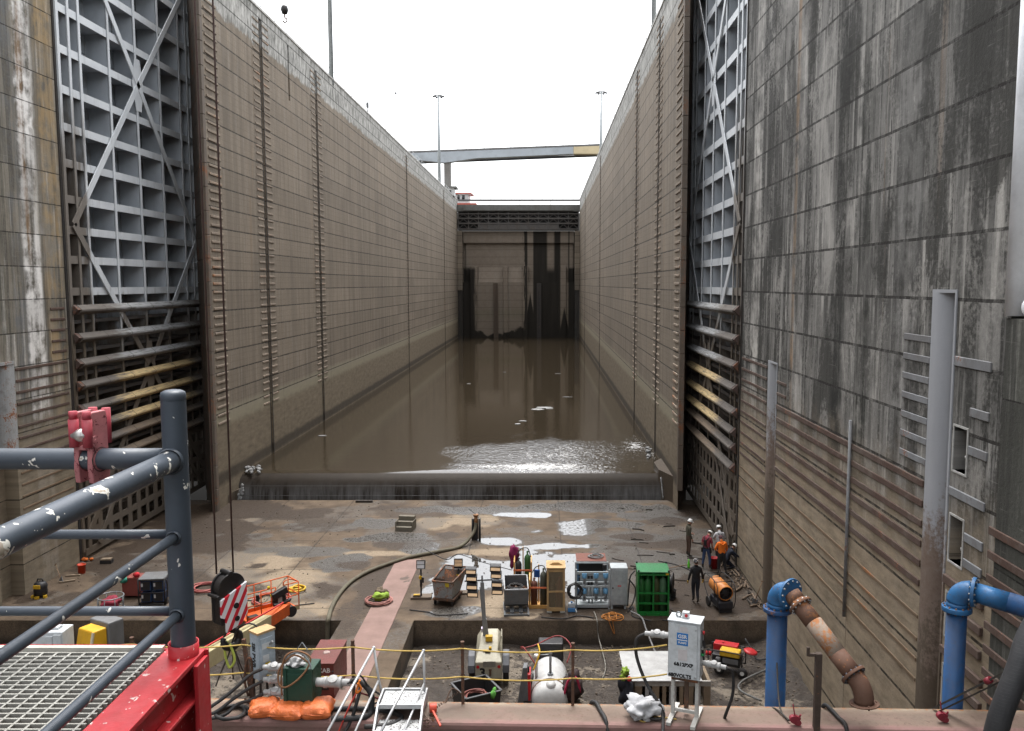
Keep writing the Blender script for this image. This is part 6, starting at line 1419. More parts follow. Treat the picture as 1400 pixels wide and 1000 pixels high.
# pump cabinet
t = thing('electrical_cabinet', 'white electrical cabinet lettered 480VOLTS on a white stand on the beam', 'cabinet', cabp, rad(-21))
CABW = paint('cabinet_white', (.50, .525, .54), .45, 0, .22, .12, sc=5, rustcol=(.24, .12, .05)); w_, d_, z0, z1 = .265, .15, .74, 1.70
m = MB(); m.bx(-w_, w_, -d_, d_, z0, z1); m.build('cabinet_body', CABW, t, bevel=.012)
m = MB(); m.bx(-w_ - .01, w_ + .01, -d_ - .03, d_ + .01, z1 + .001, z1 + .025); m.build('rain_hood', CABW, t, bevel=.006)
m = MB(); m.bx(-w_ + .015, w_ - .045, -d_ - .022, -d_ - .001, z0 + .02, z1 - .03); d = m.build('door', CABW, t, bevel=.006)
m = MB()
for x_, z in ((w_ - .07, z1 - .1), (w_ - .07, z0 + .06), (w_ - .12, z0 + .2)): m.cyl((x_, -d_ - .022, z), (x_, -d_ - .034, z), .014, 10)
m.build('door_bolts', BOLT, d)
LBL = flat('blue_label', (.03, .16, .42)); zl = z1 - .28
m = MB(); m.bx(-.115, .07, -d_ - .028, -d_ - .0225, zl - .105, zl + .105); m.build('sign', LBL, d, bevel=.003)
text('GSR', .082, WHTXT, d, (-.0225, -d_ - .0285, zl + .045), bold=.002); text('PUMPS', .046, WHTXT, d, (-.0225, -d_ - .0285, zl - .06), bold=.0012)
m = MB(); m.bx(-.105, .06, -d_ - .0292, -d_ - .0286, zl - .02, zl - .005); m.build('sign_rule', WHTXT, d)
m = MB(); m.bx(-.09, .06, -d_ - .027, -d_ - .0225, zl - .36, zl - .17); m.bx(-.07, .06, -d_ - .027, -d_ - .0225, zl + .125, zl + .21); m.build('paper_label', flat('pale_pink_label', (.5, .47, .47)), d)
text('6&12PXP', .082, BLKTXT, d, (-.0, -d_ - .0235, zl - .43), bold=.004); text('480VOLTS', .085, BLKTXT, d, (-.06, -d_ - .0235, z0 + .055), bold=.004)
m = MB(); m.bx(w_ + .001, w_ + .02, -.1, .0, z0 + .55, z1 - .12); m.build('side_switch_plate', GREYP, t); m = MB(); m.cyl((w_ + .02, -.05, z1 - .17), (w_ + .05, -.05, z1 - .17), .03, 10); m.build('red_switch', REDPL, t); m = MB(); m.cyl((w_, -.05, z0 + .42), (w_ + .05, -.05, z0 + .42), .028, 10); m.build('green_switch', paint('green_button', (.02, .28, .08), .4), t); m = MB(); m.bar((w_ + .03, -.05, z1 - .3), (w_ + .06, -.06, z1 - .42), .03, .03); m.bar((w_ + .02, -.05, z0 + .5), (w_ + .05, -.07, z0 + .34), .025, .025); m.build('side_handle', BLACKP, t)
m = MB(); m.bx(-.06, .05, -.05, .04, z1 + .027, z1 + .13); m.build('beacon_box', CABW, t, bevel=.006); m = MB(); m.cyl((.01, -.052, z1 + .08), (.01, -.068, z1 + .08), .026, 12); m.build('red_button', REDPL, t)
m = MB(); m.tube([(-.12 + .04*math.cos(a), -.02, z1 + .07 + .04*math.sin(a)) for a in [k*math.pi/6 for k in range(13)]], .014, 6); m.build('lifting_eye', GALVS, t)
STW = paint('stand_white', (.46, .45, .42), .55, 0, .35, .25, sc=6)
for x_ in (-.2, .2):
    m = MB(); m.bx(x_ - .03, x_ + .03, -.03, .03, .05, z0); m.build('leg', STW, t, bevel=.004); m = MB(); m.bx(x_ - .04, x_ + .04, -.35, .38, 0, .055); m.build('foot', STW, t, bevel=.004)
m = MB(); m.bx(-.168, .168, -.02, .02, .1, .15); m.build('crossbar', STW, t); m = MB(); m.bx(-.22, .22, -.06, .06, z0 - .08, z0 - .002); m.bx(-.035, .035, .1, .15, .06, z0 - .08); m.build('rusty_mount', STEELR, t)
CAML = paint('white_grey_fitting', (.34, .34, .335), .5, 0, .3, .08, sc=8)
def camlock(parent, p, d, r=.05, L=.32, name='cable_fitting'):
    p, d = Vector(p), Vector(d).normalized(); m = MB()
    for a, b_, k in ((0, .25, 1), (.22, .32, 1.25), (.32, .7, 1.12), (.66, .76, 1.3), (.76, 1, .8)): m.cyl(p + d*L*a, p + d*L*b_, r*k, 16)
    m.lathe([(r*1.15, 0), (r*1.15, .02), (0, .03)], p + d*L*.5 + Vector((0, -r*.4, r*.9)), (0, -.4, 1), 14); return m.build(name, CAML, parent, bevel=.004)
camlock(t, (-w_, 0, 1.38), (-1, -.1, -.02), .05, .42); camlock(t, (w_, .05, .98), (1, -.05, -.03), .045, .4)
cw = lambda x, y, z: tuple(t.matrix_basis @ Vector((x, y, z)))
c0 = Vector(cabp); R21 = Matrix.Rotation(rad(-21), 3, 'Z')
def CW(x, y, z): return c0 + R21 @ Vector((x, y, z))
def cable(pts, r, label, mat=None, cat='cable', k=6, name='cable'): m = MB(); m.tube(catmull(pts, k), r, 8); return tag(m.build(name, mat or RUBBER), label, cat)
cable([CW(-.66, -.04, 1.37), CW(-.82, -.06, 1.25), CW(-.8, -.1, .95), CW(-.62, -.14, .55), CW(-.38, -.2, .25), CW(-.3, -.26, .08), CW(-.5, -.3, .04), CW(-.66, -.26, .1), CW(-.6, -.22, .26), CW(-.38, -.22, .26), CW(-.3, -.3, .1), CW(-.25, -.5, .04), CW(-.2, -.75, .03)], .028, 'black cable looping down the left of the white electrical cabinet')
g0 = Vector((CW(.66, .02, .96).x, CW(.66, .02, .96).y, CW(.66, .02, .96).z))
cable([g0, g0 + Vector((.12, .05, -.1)), g0 + Vector((.14, .1, -.5)), g0 + Vector((.04, .2, -.95)), g0 + Vector((.04, .6, -1.6)), g0 + Vector((.1, 1, -4))], .026, 'black cable dropping from the right of the white cabinet behind the beam')
e0 = PY(862, 836, 32.0); 
cable([PY(862, 836, 32.3), G(876, 845) + Vector((0, -.2, .1)), PY(884, 862, 31.2), PY(896, 892, 30.0), PY(905, 905, 29)], .035, 'grey black cable from the manifold down into the pit', paint('grey_cable', (.16, .16, .16), .6))
# white sack, cable, rope bits
p = BU(878, -.42); m = MB(); m.lump((0, 0, .15), .25, 3, .75, 4, .68); o = m.build('sack', flat('white_sack', (.42, .42, .43))); o.location = p; tag(o, 'crumpled white plastic sack lying on the beam left of the cabinet', 'sack')
cable([BU(855, -.02, .02), BU(858, -.2, .02), BU(866, -.4, .015), BU(880, -.6, .015), BU(897, -.45, .02), BU(925, -.5, .015)], .012, 'yellow rope lying round the white sack on the beam', ROPEY, 'rope', name='rope')
cable([BU(806, .06, -.3), BU(808, .02, .0), BU(815, -.06, .05), BU(821, -.3, .035), BU(828, -.6, .03), BU(834, -.75, -.3)], .035, 'thick black hose hooked over the beam between tank and sack', cat='hose', name='hose')
cable([BU(1122, .06, -.3), BU(1126, .0, .03), BU(1134, -.1, .045), BU(1146, -.4, .035), BU(1156, -.64, .03), BU(1160, -.75, -.25)], .035, 'thick black hose hooked over the beam right of the steel stanchion', cat='hose', name='hose')
# stanchion with hook
p = BU(1116, -.66); H = PY(1116, 893, p.y).z - BZ; m = MB(); m.bx(-.05, .05, -.05, .05, -.9, H); m.bar((.0, 0, H - .03), (-.17, 0, H - .03), .05, .05); m.bar((-.17, 0, H - .05), (-.17, 0, H + .1), .045, .045); o = m.build('stanchion', paint('dark_brown_steel', (.055, .038, .03), .7, 0, .3, .3, sc=4), bevel=.006); o.location = p; tag(o, 'brown square steel stanchion with a hook at its top, in front of the beam', 'stanchion')
# straps and turnbuckles
STRAPM = flat('dark_webbing_strap', (.05, .045, .04)); TB_ = paint('red_chain_hoist', (.20, .022, .035), .45, 0, .2, .2, sc=12)
a = BU(1276, -.03, .03); b_ = PY(1402, 905, 12.6); m = MB(); m.bar(a, b_, .07, .03); m.bar(a + Vector((.1, -.02, -.04)), b_ + Vector((.1, -.02, -.06)), .05, .025); tag(m.build('strap', STRAPM), 'dark webbing strap running up from the beam past the second blue pipe', 'strap')
for k, (f, l) in enumerate(((.62, 'lower red sleeve on the dark webbing strap'), (.96, 'upper red sleeve on the dark webbing strap at the photo edge'))): c_ = a.lerp(b_, f); dd = (b_ - a).normalized(); m = MB(); m.cyl(c_ - dd*.05, c_ + dd*.05, .055, 12); tag(m.build('strap_sleeve', TB_), l, 'sleeve')
def chainhoist(u, tt, label, s=1.0):
    p = BU(u, tt); m = MB(); m.box((0, 0, .1), (.10, .07, .14), m=Matrix.Rotation(.5, 3, 'Y')); m.cyl((-.05, -.04, .12), (-.05, .04, .12), .06, 12); m.bar((.03, 0, .1), (.07, -.02, .2), .03, .03); m.cyl((.04, -.04, .06), (.04, .03, .06), .045, 10)
    m.tube([(-.02, 0, .16), (-.05, .02, .36)], .012, 6); o = m.build('chain_hoist', TB_, bevel=.006); o.location = p; return tag(o, label, 'chain hoist')
chainhoist(1289, -.45, 'small red chain hoist hanging on the beam below the second blue pipe'); chainhoist(1088, -.62, 'small red chain hoist at the bottom beside the brown stanchion'); 
p = BU(592, -.42); t = thing('lever_hoist', 'red lever hoist with rusty chain lying right of the aluminium steps', 'hoist', p); m = MB(); m.cyl((-.06, 0, .1), (.06, .02, .1), .08, 14); m.bar((0, -.05, .09), (.18, -.45, .03), .035, .03); m.build('body', paint('orange_red_hoist', (.5, .06, .03), .4, 0, .2), t, bevel=.006)
m = MB(); rr = random.Random(5)
for k in range(34): c_ = Vector((rr.gauss(-.08, .09), rr.gauss(-.25, .1), .02 + rr.random() * .03)); m.lathe([(.02, -.006), (.028, 0), (.02, .006)], c_, (rr.uniform(-1, 1), rr.uniform(-1, 1), 1), 8)
for k in range(10): m.lathe([(.018, -.006), (.026, 0), (.018, .006)], (.06 + k*.035, .05 + .03*k, .1 + .012*k), (1, k % 2, 1 - k % 2), 8)
m.build('chain', STEELR, t)
cable([p + Vector((.2, .1, .14)), BU(618, -.12, .3), BU(632, -.05, .16)], .012, 'rusty wire from the lever hoist to the middle rope post', STEELR, 'wire', name='wire')
cable([PY(893, 888, 14.74), PY(925, 925, 14.3), BU(962, -.1, .03), BU(990, -.6, .02)], .012, 'thin wire') if False else None
cable([PY(1062, 905, 14.6), BU(1066, -.03, .03), BU(1078, -.55, .05)], .014, 'thin dark wire from the left blue riser down to the red chain hoist', STRAPM, 'wire', name='wire')
cable([BU(1048, .1, -.1), BU(1060, -.1, .02), BU(1079, -.55, .05)], .014, 'thin dark wire lying over the beam beside the left blue riser', STRAPM, 'wire', name='wire')
# big ribbed hose lower right corner
def ribbed():
    t = T('ribbed_hose'); n = t.noise(4, 5, .7); g = t.math('FRACT', t.math('MULTIPLY', t.z, 22)); return t.out(t.mix(n, (.018, .019, .022), (.05, .05, .052)), .6, 0, t.bump(t.math('ADD', g, n), .5, .02))
m = MB(); m.tube(catmull([PY(1560, 700, 12.8), PY(1480, 760, 12.5), PY(1412, 860, 12.2), PY(1392, 915, 12.0), PY(1366, 985, 11.9), PY(1350, 1060, 11.9)], 6), .165, 16); tag(m.build('suction_hose', ribbed()), 'thick black ribbed suction hose at the bottom right corner', 'hose')
# green distribution box
p = BU(412, -.36); t = thing('distribution_box', 'dark green distribution box on legs with a white rag on top', 'electrical box', p, rad(-4)); DG = paint('dark_green_paint', (.012, .05, .032), .5, 0, .25, .08, sc=6)
w_, z0, z1 = .26, .16, .78; m = MB(); m.bx(-w_, w_, -.12, .3, z0, z1); m.build('box_body', DG, t, bevel=.012); m = MB(); m.bx(-w_ + .04, w_ - .06, -.134, -.121, z0 + .07, z1 - .08); m.build('door', DG, t, bevel=.006)
for x_ in (-w_ + .05, w_ - .03): m = MB(); m.bx(x_ - .025, x_ + .025, -.16, -.137, -.0, z1 + .02); m.build('leg', DG, t)
m = MB(); m.bx(-w_ + .02, w_ - .02, .2, .25, 0, z0); m.build('rear_leg', DG, t)
m = MB(); m.tube(catmull([(-w_ + .05, -.15, z1), (-w_ + .04, -.13, z1 + .12), (-.1, -.1, z1 + .25), (.1, -.1, z1 + .25), (w_ - .04, -.13, z1 + .1), (w_ - .03, -.15, z1)], 5), .012, 6); m.bar((-.08, .1, z1 + .24), (0, .12, z1 + .36), .012, .012); m.bar((0, .12, z1 + .36), (.1, .1, z1 + .24), .012, .012); m.build('wire_handle', GALVS, t)
for z in (.72, .5, .28): camlock(t, (-w_, .05, z), (-1, 0, -.02), .055, .4)
camlock(t, (w_, .05, .48), (1, 0, .02), .075, .58)
m = MB(); m.lump((-.08, .02, z1 + .06), .13, 4, .9, 4, .7); o = m.build('rag', flat('white_rag', (.40, .40, .40))); o.location = p; tag(o, 'white rag bundled on top of the dark green box', 'rag')
ORC = flat('brown_cord', (.20, .10, .05)); q = lambda x, y, z: p + Vector((x, y, z))
cable([q(-.27, -.16, .35), q(-.27, -.15, .7), q(-.2, -.12, 1.0), q(0, -.1, 1.08), q(.2, -.1, .98), q(.16, -.14, .8), q(0, -.2, .62), q(-.2, -.2, .5), q(-.32, -.15, .55), q(-.3, -.12, .8), q(-.05, -.12, 1.02), q(.2, -.1, .86)], .016, 'brown cord wound over the dark green box', ORC, 'cord', name='cord')
for k, (z, dx, l) in enumerate(((.72, .0, 'upper black cable sagging from the green box to the left'), (.5, .1, 'middle black cable sagging from the green box to the left'), (.28, .2, 'lowest black cable curving from the green box onto the beam'))):
    cable([q(-.66, .05, z - .02), q(-.85, 0, z - .1), q(-1.15 + dx*.6, -.15, z * .45 + .05), q(-1.5 + dx * 1.4, -.3, .06 + .05*(2-k)), q(-1.9 + dx*1.4, -.42, .04)], .03, l)
m = MB(); coil(m, (0, 0, 0), .24, 2, .03, 3, .06, .04); o = m.build('cable_coil', RUBBER); o.location = BU(318, -.58); tag(o, 'black cable loops lying on the beam left of the orange bags', 'cable')
cable([q(.85, .04, .5), q(1.05, .0, .47), q(1.2, -.05, .3), q(1.2, -.12, .03), q(1.1, -.3, .03), q(.6, -.35, .03)], .05, 'thick black cable from the right fitting of the green box', name='cable')
cable([q(.3, -.05, .03), q(.8, -.02, .04), q(1.4, -.1, .05), q(1.75, -.3, .04), q(1.6, -.55, .04), q(1.2, -.62, .04)], .04, 'black cable looped on the beam beside the aluminium steps', name='cable')
# grey switch cabinet
p = BU(358, -.02); t = thing('switch_cabinet', 'pale grey switch cabinet with wooden top, lettered SBI PWR down its side', 'cabinet', p, rad(-38)); PBL = paint('pale_blue_grey', (.34, .40, .455), .45, 0, .2, .05, sc=6)
m = MB(); m.bx(-.12, .12, -.12, .22, .42, 1.22); m.build('cabinet_body', PBL, t, bevel=.008); m = MB(); m.bx(-.13, .13, -.13, .23, 1.222, 1.26); m.build('wood_top', PINE, t); m = MB(); m.bx(.121, .135, -.08, .16, .5, 1.14); d = m.build('side_door', PBL, t, bevel=.004)
m = MB(); m.bx(.1355, .139, .0, .1, .62, .7); m.build('yellow_sticker', flat('yellow_sticker', (.5, .35, .02)), d); m = MB(); m.bx(.1355, .139, -.04, .08, .72, .84); m.build('notice', flat('white_notice', (.5, .52, .53)), d); m = MB(); m.bx(.1355, .139, -.05, .12, .95, 1.05); m.build('notice', flat('white_notice', (.5, .52, .53)), d)
for x_ in (-.1, .1):
    for y in (-.08, .18): m = MB(); m.bx(x_ - .015, x_ + .015, y - .015, y + .015, 0, .42); m.build('leg', BLACKP, t)
text('SBI PWR', .12, BLKTXT, t, (-.01, -.1215, .84), rot=(math.pi/2, math.pi/2, 0), bold=.004); m = MB(); m.bar((.14, .1, 1.0), (.22, .1, 1.08), .03, .03); m.build('lever', GALVS, t)
# maroon box
t = thing('job_box', 'large dark maroon steel box standing at the pit edge behind the green box', 'box', (-6.95, 25.4, .03)); MAR = paint('maroon_paint', (.125, .028, .024), .5, 0, .3, .06, sc=3)
m = MB(); m.bx(-.42, .42, 0, 1.75, .12, 1.12); m.build('box_body', MAR, t, bevel=.01); m = MB(); m.bx(-.44, .44, -.02, 1.77, 1.122, 1.16); m.build('lid', MAR, t, bevel=.008); m = MB(); m.bx(-.42, -.3, .05, 1.7, 0, .118); m.bx(.3, .42, .05, 1.7, 0, .118); m.build('skids', MAR, t); m = MB(); m.bx(-.1, .26, -.012, -.001, .3, .55); m.bx(.38, .42, -.1, -.001, .9, .93); m.build('front_recess', BLKTXT, t)
text('CAB', .2, WHTXT, t, (.12, -.006, .92), bold=.004); m = MB(); m.lump((0, .8, 1.165), .12, 4, .5, 2, .06); m.build('bird_dropping', flat('pale_dust', (.3, .22, .2)), t)
# orange bags
TARP = T('orange_tarp'); n1 = TARP.noise(5, 6, .7, dist=.8); n2 = TARP.noise(14, 4, .6, dist=1.0); TARP = TARP.out(TARP.mix(n1, (.48, .10, .02), (.66, .165, .045)), .42, 0, TARP.bump(TARP.math('ADD', n1, TARP.math('MULTIPLY', n2, .4)), .7, .05))
def pillow(p, sx_, sy, sz, seed, rz, label):
    m = MB(); t_ = bmesh.new(); bmesh.ops.create_cube(t_, size=2); bmesh.ops.subdivide_edges(t_, edges=t_.edges[:], cuts=15, use_grid_fill=True); mp = {}
    for v in t_.verts:
        c_ = v.co; e_ = max(.0, (1 - abs(c_.x)**4)) ** .5 * max(0, (1 - abs(c_.y)**4)) ** .5
        f = .16 + .84 * e_; wr = .10 * mnoise.fractal(Vector((c_.x*2.1 + seed*3, c_.y*2.1, c_.z + seed)), 1, 2, 4) + .07 * math.sin(9*c_.x + 5*c_.y + seed) * (abs(c_.x) > .45)
        mp[v] = m.bm.verts.new(Vector((c_.x*sx_*(1 + wr*.4), c_.y*sy*(1 + wr*.5), max(.0, (c_.z*f + .7*f*0 + wr * (c_.z > 0)) * sz + sz * .9))))
    for f in t_.faces: m._f([mp[v] for v in f.verts], True)
    t_.free(); o = m.build('tarp_bag', TARP); o.location = p; o.rotation_euler = (0, 0, rz); return tag(o, label, 'bag', 'orange bags on the beam')
pillow(BU(362, -.50), .24, .2, .13, 1, .25, 'leftmost orange plastic bag, crumpled, in front of the green box'); pillow(BU(396, -.56, -.0), .27, .22, .12, 2, -.12, 'middle orange plastic bag in front of the green box legs'); pillow(BU(434, -.50), .26, .24, .13, 5, .06, 'rightmost orange plastic bag, flat edge towards the steps')
# aluminium steps
yb = 13.75; t = thing('boarding_steps', 'aluminium boarding steps with perforated treads and sloping handrails', 'steps', BU(553, -.3)); O = Vector(t.location)
def perf():
    t = T('perforated_tread'); v = t.vor(26); a_ = t.math('LESS_THAN', v, .36); return t.out(t.mix(a_, (.42, .425, .42), (.06, .05, .05)), .45, .3)
PERF = perf()
zt0 = .28
for k, (ya, zz) in enumerate(((.0, zt0), (-.42, .05), (-.8, -.2))):
    m = MB(); m.bx(-.34, .34, ya - .36, ya + .12 if k == 0 else ya, zz - .03, zz); m.build('tread', PERF, t)
    m = MB(); m.bx(-.36, .36, ya - .39, ya - .361, zz - .06, zz + .01); m.build('nosing', ALU, t)
for x_ in (-.37, .37): m = MB(); m.prism([(x_ - .02, .15, zt0 + .03), (x_ - .02, -.35, zt0 + .03), (x_ - .02, -1.3, -.3), (x_ - .02, -1.3, -.55), (x_ - .02, -.35, zt0 - .12), (x_ - .02, .15, zt0 - .12)], (.03, 0, 0)); m.build('stringer', ALU, t)
m = MB(); m.bx(-.37, .37, .151, .19, .0, zt0 + .02); m.build('rear_plate', ALU, t)
for (ut, vt), (ub, vb), (u2, v2), (um, vm_), (u3, v3), sx_ in (((511, 886), (527, 972), (446, 1004), (518, 930), (484, 1004), -1), ((579, 890), (582, 985), (519, 1004), (580.5, 934), (551, 1004), 1)):
    yy = O.y + .1; A = PY(ut, vt, yy) - O; B_ = PY(ub, vb, yy) - O; Cc = PY(u2, v2, yy - 1.35) - O; Mm = PY(um, vm_, yy) - O; Dd = PY(u3, v3, yy - .9) - O
    m = MB(); m.tube([B_, Mm, A], .021, 10); m.ball(A, .03); m.build('rail_post', ALU, t); m = MB(); m.tube([A, A + (Cc - A) * 1.3], .021, 10); m.build('handrail', ALU, t); m = MB(); m.tube([Mm, Mm + (Dd - Mm) * 1.4], .02, 10); m.build('mid_rail', ALU, t)
A = PY(511, 886, O.y + .1)
cable([PY(475, 935, 13.6), PY(486, 927, 13.7), PY(494, 925, 13.75), PY(505, 940, 13.8), PY(524, 955, 13.85), PY(505, 965, 13.9), PY(492, 970, 13.9)], .016, 'thin black cables hung over the left handrail of the steps')
cable([PY(483, 930, 13.65), PY(493, 935, 13.7), PY(488, 960, 13.55), PY(480, 985, 13.5), PY(470, 1003, 13.4)], .03, 'black hose strapped to the left handrail of the steps', cat='hose', name='hose')
cable([PY(489, 934, 13.6), PY(494, 942, 13.6), PY(487, 947, 13.6), PY(492, 930, 13.62)], .018, 'orange tie holding the hose to the handrail', flat('orange_tie', (.6, .16, .02)), 'tie', name='tie')
cable([PY(487, 948, 13.6), PY(476, 970, 13.5), PY(462, 1003, 13.4)], .014, 'red air hose beside the left handrail of the steps', flat('red_air_hose', (.4, .04, .03)), 'hose', name='hose')
cable([PY(491, 947, 13.7), PY(520, 956, 13.95), PY(545, 961, 14.05)], .014, 'maroon hose from the handrail towards the tread', flat('maroon_hose', (.16, .02, .025)), 'hose', name='hose')
# white cabinet and yellow machine beyond the grating
p = BU(72, -.3); t = thing('white_cabinet', 'white cabinet half hidden behind the railing, beyond the grating', 'cabinet', p); m = MB(); m.bx(-.32, .32, -.15, .2, 0, .95); m.build('cabinet_body', CABW, t, bevel=.012); m = MB(); m.bx(-.25, .15, -.165, -.151, .08, .9); m.build('door', CABW, t, bevel=.005); m = MB(); m.bx(.17, .3, -.17, -.151, 0, .92); m.build('edge_panel', CABW, t); m = MB(); m.cyl((-.1, 0, .951), (-.1, 0, 1.0), .07, 10); m.bx(.05, .2, -.05, .08, .951, .98); m.build('vent_cap', CABW, t)
t.scale = (1, 1, 1.42)
camlock(t, (.33, -.1, .62), (1, -.1, 0), .06, .42)
p = BU(118, -.1); t = thing('pump_unit', 'yellow and dark grey pump unit beyond the grating', 'pump', p, rad(-28)); m = MB(); m.prism([(-.2, -.2, .0), (-.2, .3, 0), (-.2, .3, .85), (-.2, .05, .85)], (.42, 0, 0)); m.build('housing', paint('amber_paint', (.55, .30, .015), .5, 0, .2), t, bevel=.02); m = MB(); m.bx(-.26, .26, .305, .6, 0, .9); m.build('back_frame', GREYP, t, bevel=.02); m = MB(); m.bar((.21, -.2, .02), (.21, .05, .84), .04, .03); m.build('edge_strip', flat('pale_edge_strip', (.5, .45, .33)), t); t.scale = (1, 1, 1.45)
# ================================================================= LEFT SIDE, CRANE, LIFT
# boom lift reaching in from the left
ORL = paint('lift_orange', (.56, .095, .015), .42, 0, .18, .04, sc=5); BEI = paint('boom_beige', (.38, .335, .19), .45, 0, .15, .03, sc=3)
zf = .55
A = G(338, 853, zf); B = G(409, 833, zf); ax = (B - A); ax.z = 0; L = ax.length; ax.normalize(); ang = math.atan2(ax.y, ax.x)
t = thing('boom_lift', 'orange work platform on a beige boom reaching in over the left pit', 'boom lift', A, ang)
dp, h = .85, 1.08
m = MB(); m.bx(0, L, 0, dp, 0, .05); m.bx(0, L, -.01, .0, .0, .18); m.bx(0, L, dp, dp + .01, 0, .18); m.build('basket_floor', ORL, t)
m = MB()
rails = [((0, 0), (L*.55, 0)), ((0, 0), (0, dp)), ((0, dp), (L, dp)), ((L, 0), (L, dp)), ((L*.72, 0), (L, 0))]
for z in (h, h * .55):
    for a, b in rails: m.tube([(*a, z), (*b, z)], .022, 8)
for x_, y in ((0, 0), (L*.27, 0), (L*.55, 0), (L*.72, 0), (L, 0), (0, dp), (L*.33, dp), (L*.66, dp), (L, dp)): m.tube([(x_, y, 0), (x_, y, h)], .022, 8)
m.tube(catmull([(L*.7, 0, h), (L*.72, 0, h + .14), (L*.85, .05, h + .16), (L, .1, h)], 4), .022, 8); m.build('guard_rail', ORL, t)
m = MB(); m.box((L*.6, -.1, h * .8), (.62, .2, .26), m=Matrix.Rotation(rad(-18), 3, 'Y')); m.box((L*.6, -.05, h*.55), (.5, .16, .3)); m.build('control_console', BLACKP, t, bevel=.03)
m = MB(); m.bx(L*.6 - .08, L*.6 + .08, -.14, -.135, h*.48, h*.66); m.build('console_sticker', flat('console_sticker', (.4, .38, .36)), t)
m = MB(); m.ball((L*.42, 0, h + .06), .06); m.ball((L*.46, -.05, h*.78), .06); m.build('beacon', flat('yellow_beacon', (.6, .45, .02)), t); m = MB(); m.box((L*.2, -.03, h*.8), (.1, .1, .22)); m.bx(.15, .5, .05, .35, .051, .14); m.build('tool_tray', BLACKP, t)
m = MB(); m.bx(L*.86, L, -.024, -.012, .02, .16); m.build('stripe_plate', paint('yellow_black_plate', (.45, .36, .2), .5), t)
inv = Matrix.Rotation(-ang, 3, 'Z')
def W2L(p): return inv @ (Vector(p) - A)
j0 = W2L(PY(392, 832, A.y + .2)); j1 = W2L(PY(363, 851, A.y - 1.3)); j2 = W2L(PY(278, 902, A.y - 6.5)); j3 = j2 + (j2 - j1) * .5
m = MB(); m.bar(j0, j1, .34, .42); m.bar(j0 + Vector((0, 0, -.1)), Vector((L*.7, -.02, .1)), .25, .25); m.build('jib', ORL, t, bevel=.02)
m = MB(); m.bar(j1, j3, .42, .50); m.build('boom', BEI, t, bevel=.02)
up_ = Vector((-.12, 0, .28)); m = MB(); m.bar(j0 + up_ * .9, j3 + up_ * 1.05, .05, .04); m.build('hose_guide', flat('red_hose_guide', (.42, .03, .03)), t)
m = MB(); m.cyl(j0 + Vector((.1, -.2, -.1)), j0 + Vector((.1, .3, -.1)), .2, 14); m.tube(catmull([Vector((L*.7, -.1, .5)), j0 + Vector((.1, -.1, .35)), j0 + Vector((-.2, 0, .2)), j0 + Vector((-.5, 0, .25))], 5), .05, 8); m.build('joint', BLACKP, t)

# crane hook block
YH = 15.5; c0 = PY(312, 812, YH); t = thing('hook_block', 'black crane hook block with a red and white striped cheek plate', 'hook block', c0, rad(-36)); k = (YH*.9954 + 3.5*.0957) / FPX
BB = paint('block_black', (.012, .012, .013), .38, 0, .15, .03, sc=6)
R_ = 21 * k; zc_ = 10 * k
m = MB()
for x_ in (-.13, .09): m.prism([(x_, R_*math.cos(a), zc_ + R_*math.sin(a)) for a in [math.pi*q/20 for q in range(21)]] + [(x_, -R_, zc_ - .1), (x_, -R_*.85, -.52), (x_, R_*.5, -.56), (x_, R_, zc_ - .1)], (.04, 0, 0))
m.build('cheek_plate', BB, t, bevel=.008)
m = MB(); m.lathe([(R_*.55, -.085), (R_*.9, -.08), (R_*.82, -.04), (R_*.9, 0), (R_*.82, .04), (R_*.9, .08), (R_*.55, .085)], (-.02, 0, zc_), (1, 0, 0), 32); m.build('sheave', paint('sheave_dark', (.03, .03, .032), .4, .3), t)
m = MB(); m.bx(-.15, .15, -R_ - .04, -R_ + .02, zc_ - .12, zc_ - .06); m.bx(-.16, -.08, -R_*.9, -.1, -.5, -.05); m.cyl((-.16, -R_ - .02, zc_ - .09), (.17, -R_ - .02, zc_ - .09), .03, 10); m.cyl((-.15, -.02, zc_ + R_ + .0), (.15, -.02, zc_ + R_ + .0), .05, 12); m.bx(-.12, .12, -R_*.85, -R_*.7, -.52, zc_ - .14); m.build('crosspiece', BB, t, bevel=.01)
SM = T('red_white_stripes'); f_ = SM.math('FRACT', SM.math('DIVIDE', SM.math('SUBTRACT', SM.math('MULTIPLY', SM.y, .88), SM.math('MULTIPLY', SM.z, .48)), .17)); SM = SM.out(SM.mix(SM.math('LESS_THAN', f_, .45), (.60, .60, .62), (.50, .015, .03)), .45, 0, SM.bump(SM.noise(12), .08, .01))
m = MB(); m.prism([(.135, -R_*.95, zc_ - .16), (.135, R_*1.0, zc_ + .06), (.135, R_*1.0, -.4), (.135, R_*.55, -.58), (.135, -R_*.6, -.66), (.135, -R_*.62, -.4), (.135, -R_*.95, -.35)], (.045, 0, 0)); m.build('striped_plate', SM, t, bevel=.004)
m = MB(); m.cyl((.18, .04, -.2), (.195, .04, -.2), .055, 16); m.cyl((.18, .05, -.45), (.195, .05, -.45), .05, 16); m.build('pin_holes', BLKTXT, t)
m = MB(); m.tube([(.0, -.02, -.5), (.0, -.02, -.66)], .06, 12); m.tube(catmull([(0, -.02, -.62), (0, .03, -.70), (0, .15, -.78), (0, .20, -.92), (0, .10, -1.04), (0, -.06, -1.02), (0, -.14, -.9), (0, -.13, -.82)], 5), [.05]*6 + [.06]*6 + [.075]*6 + [.08]*6 + [.07]*6 + [.05]*5 + [.02], 12); m.bar((0, -.13, -.8), (0, .0, -.68), .03, .02); m.build('hook', BB, t)
WIRE = paint('wire_rope_brown', (.075, .045, .04), .6, .2, .2, .2, sc=8)
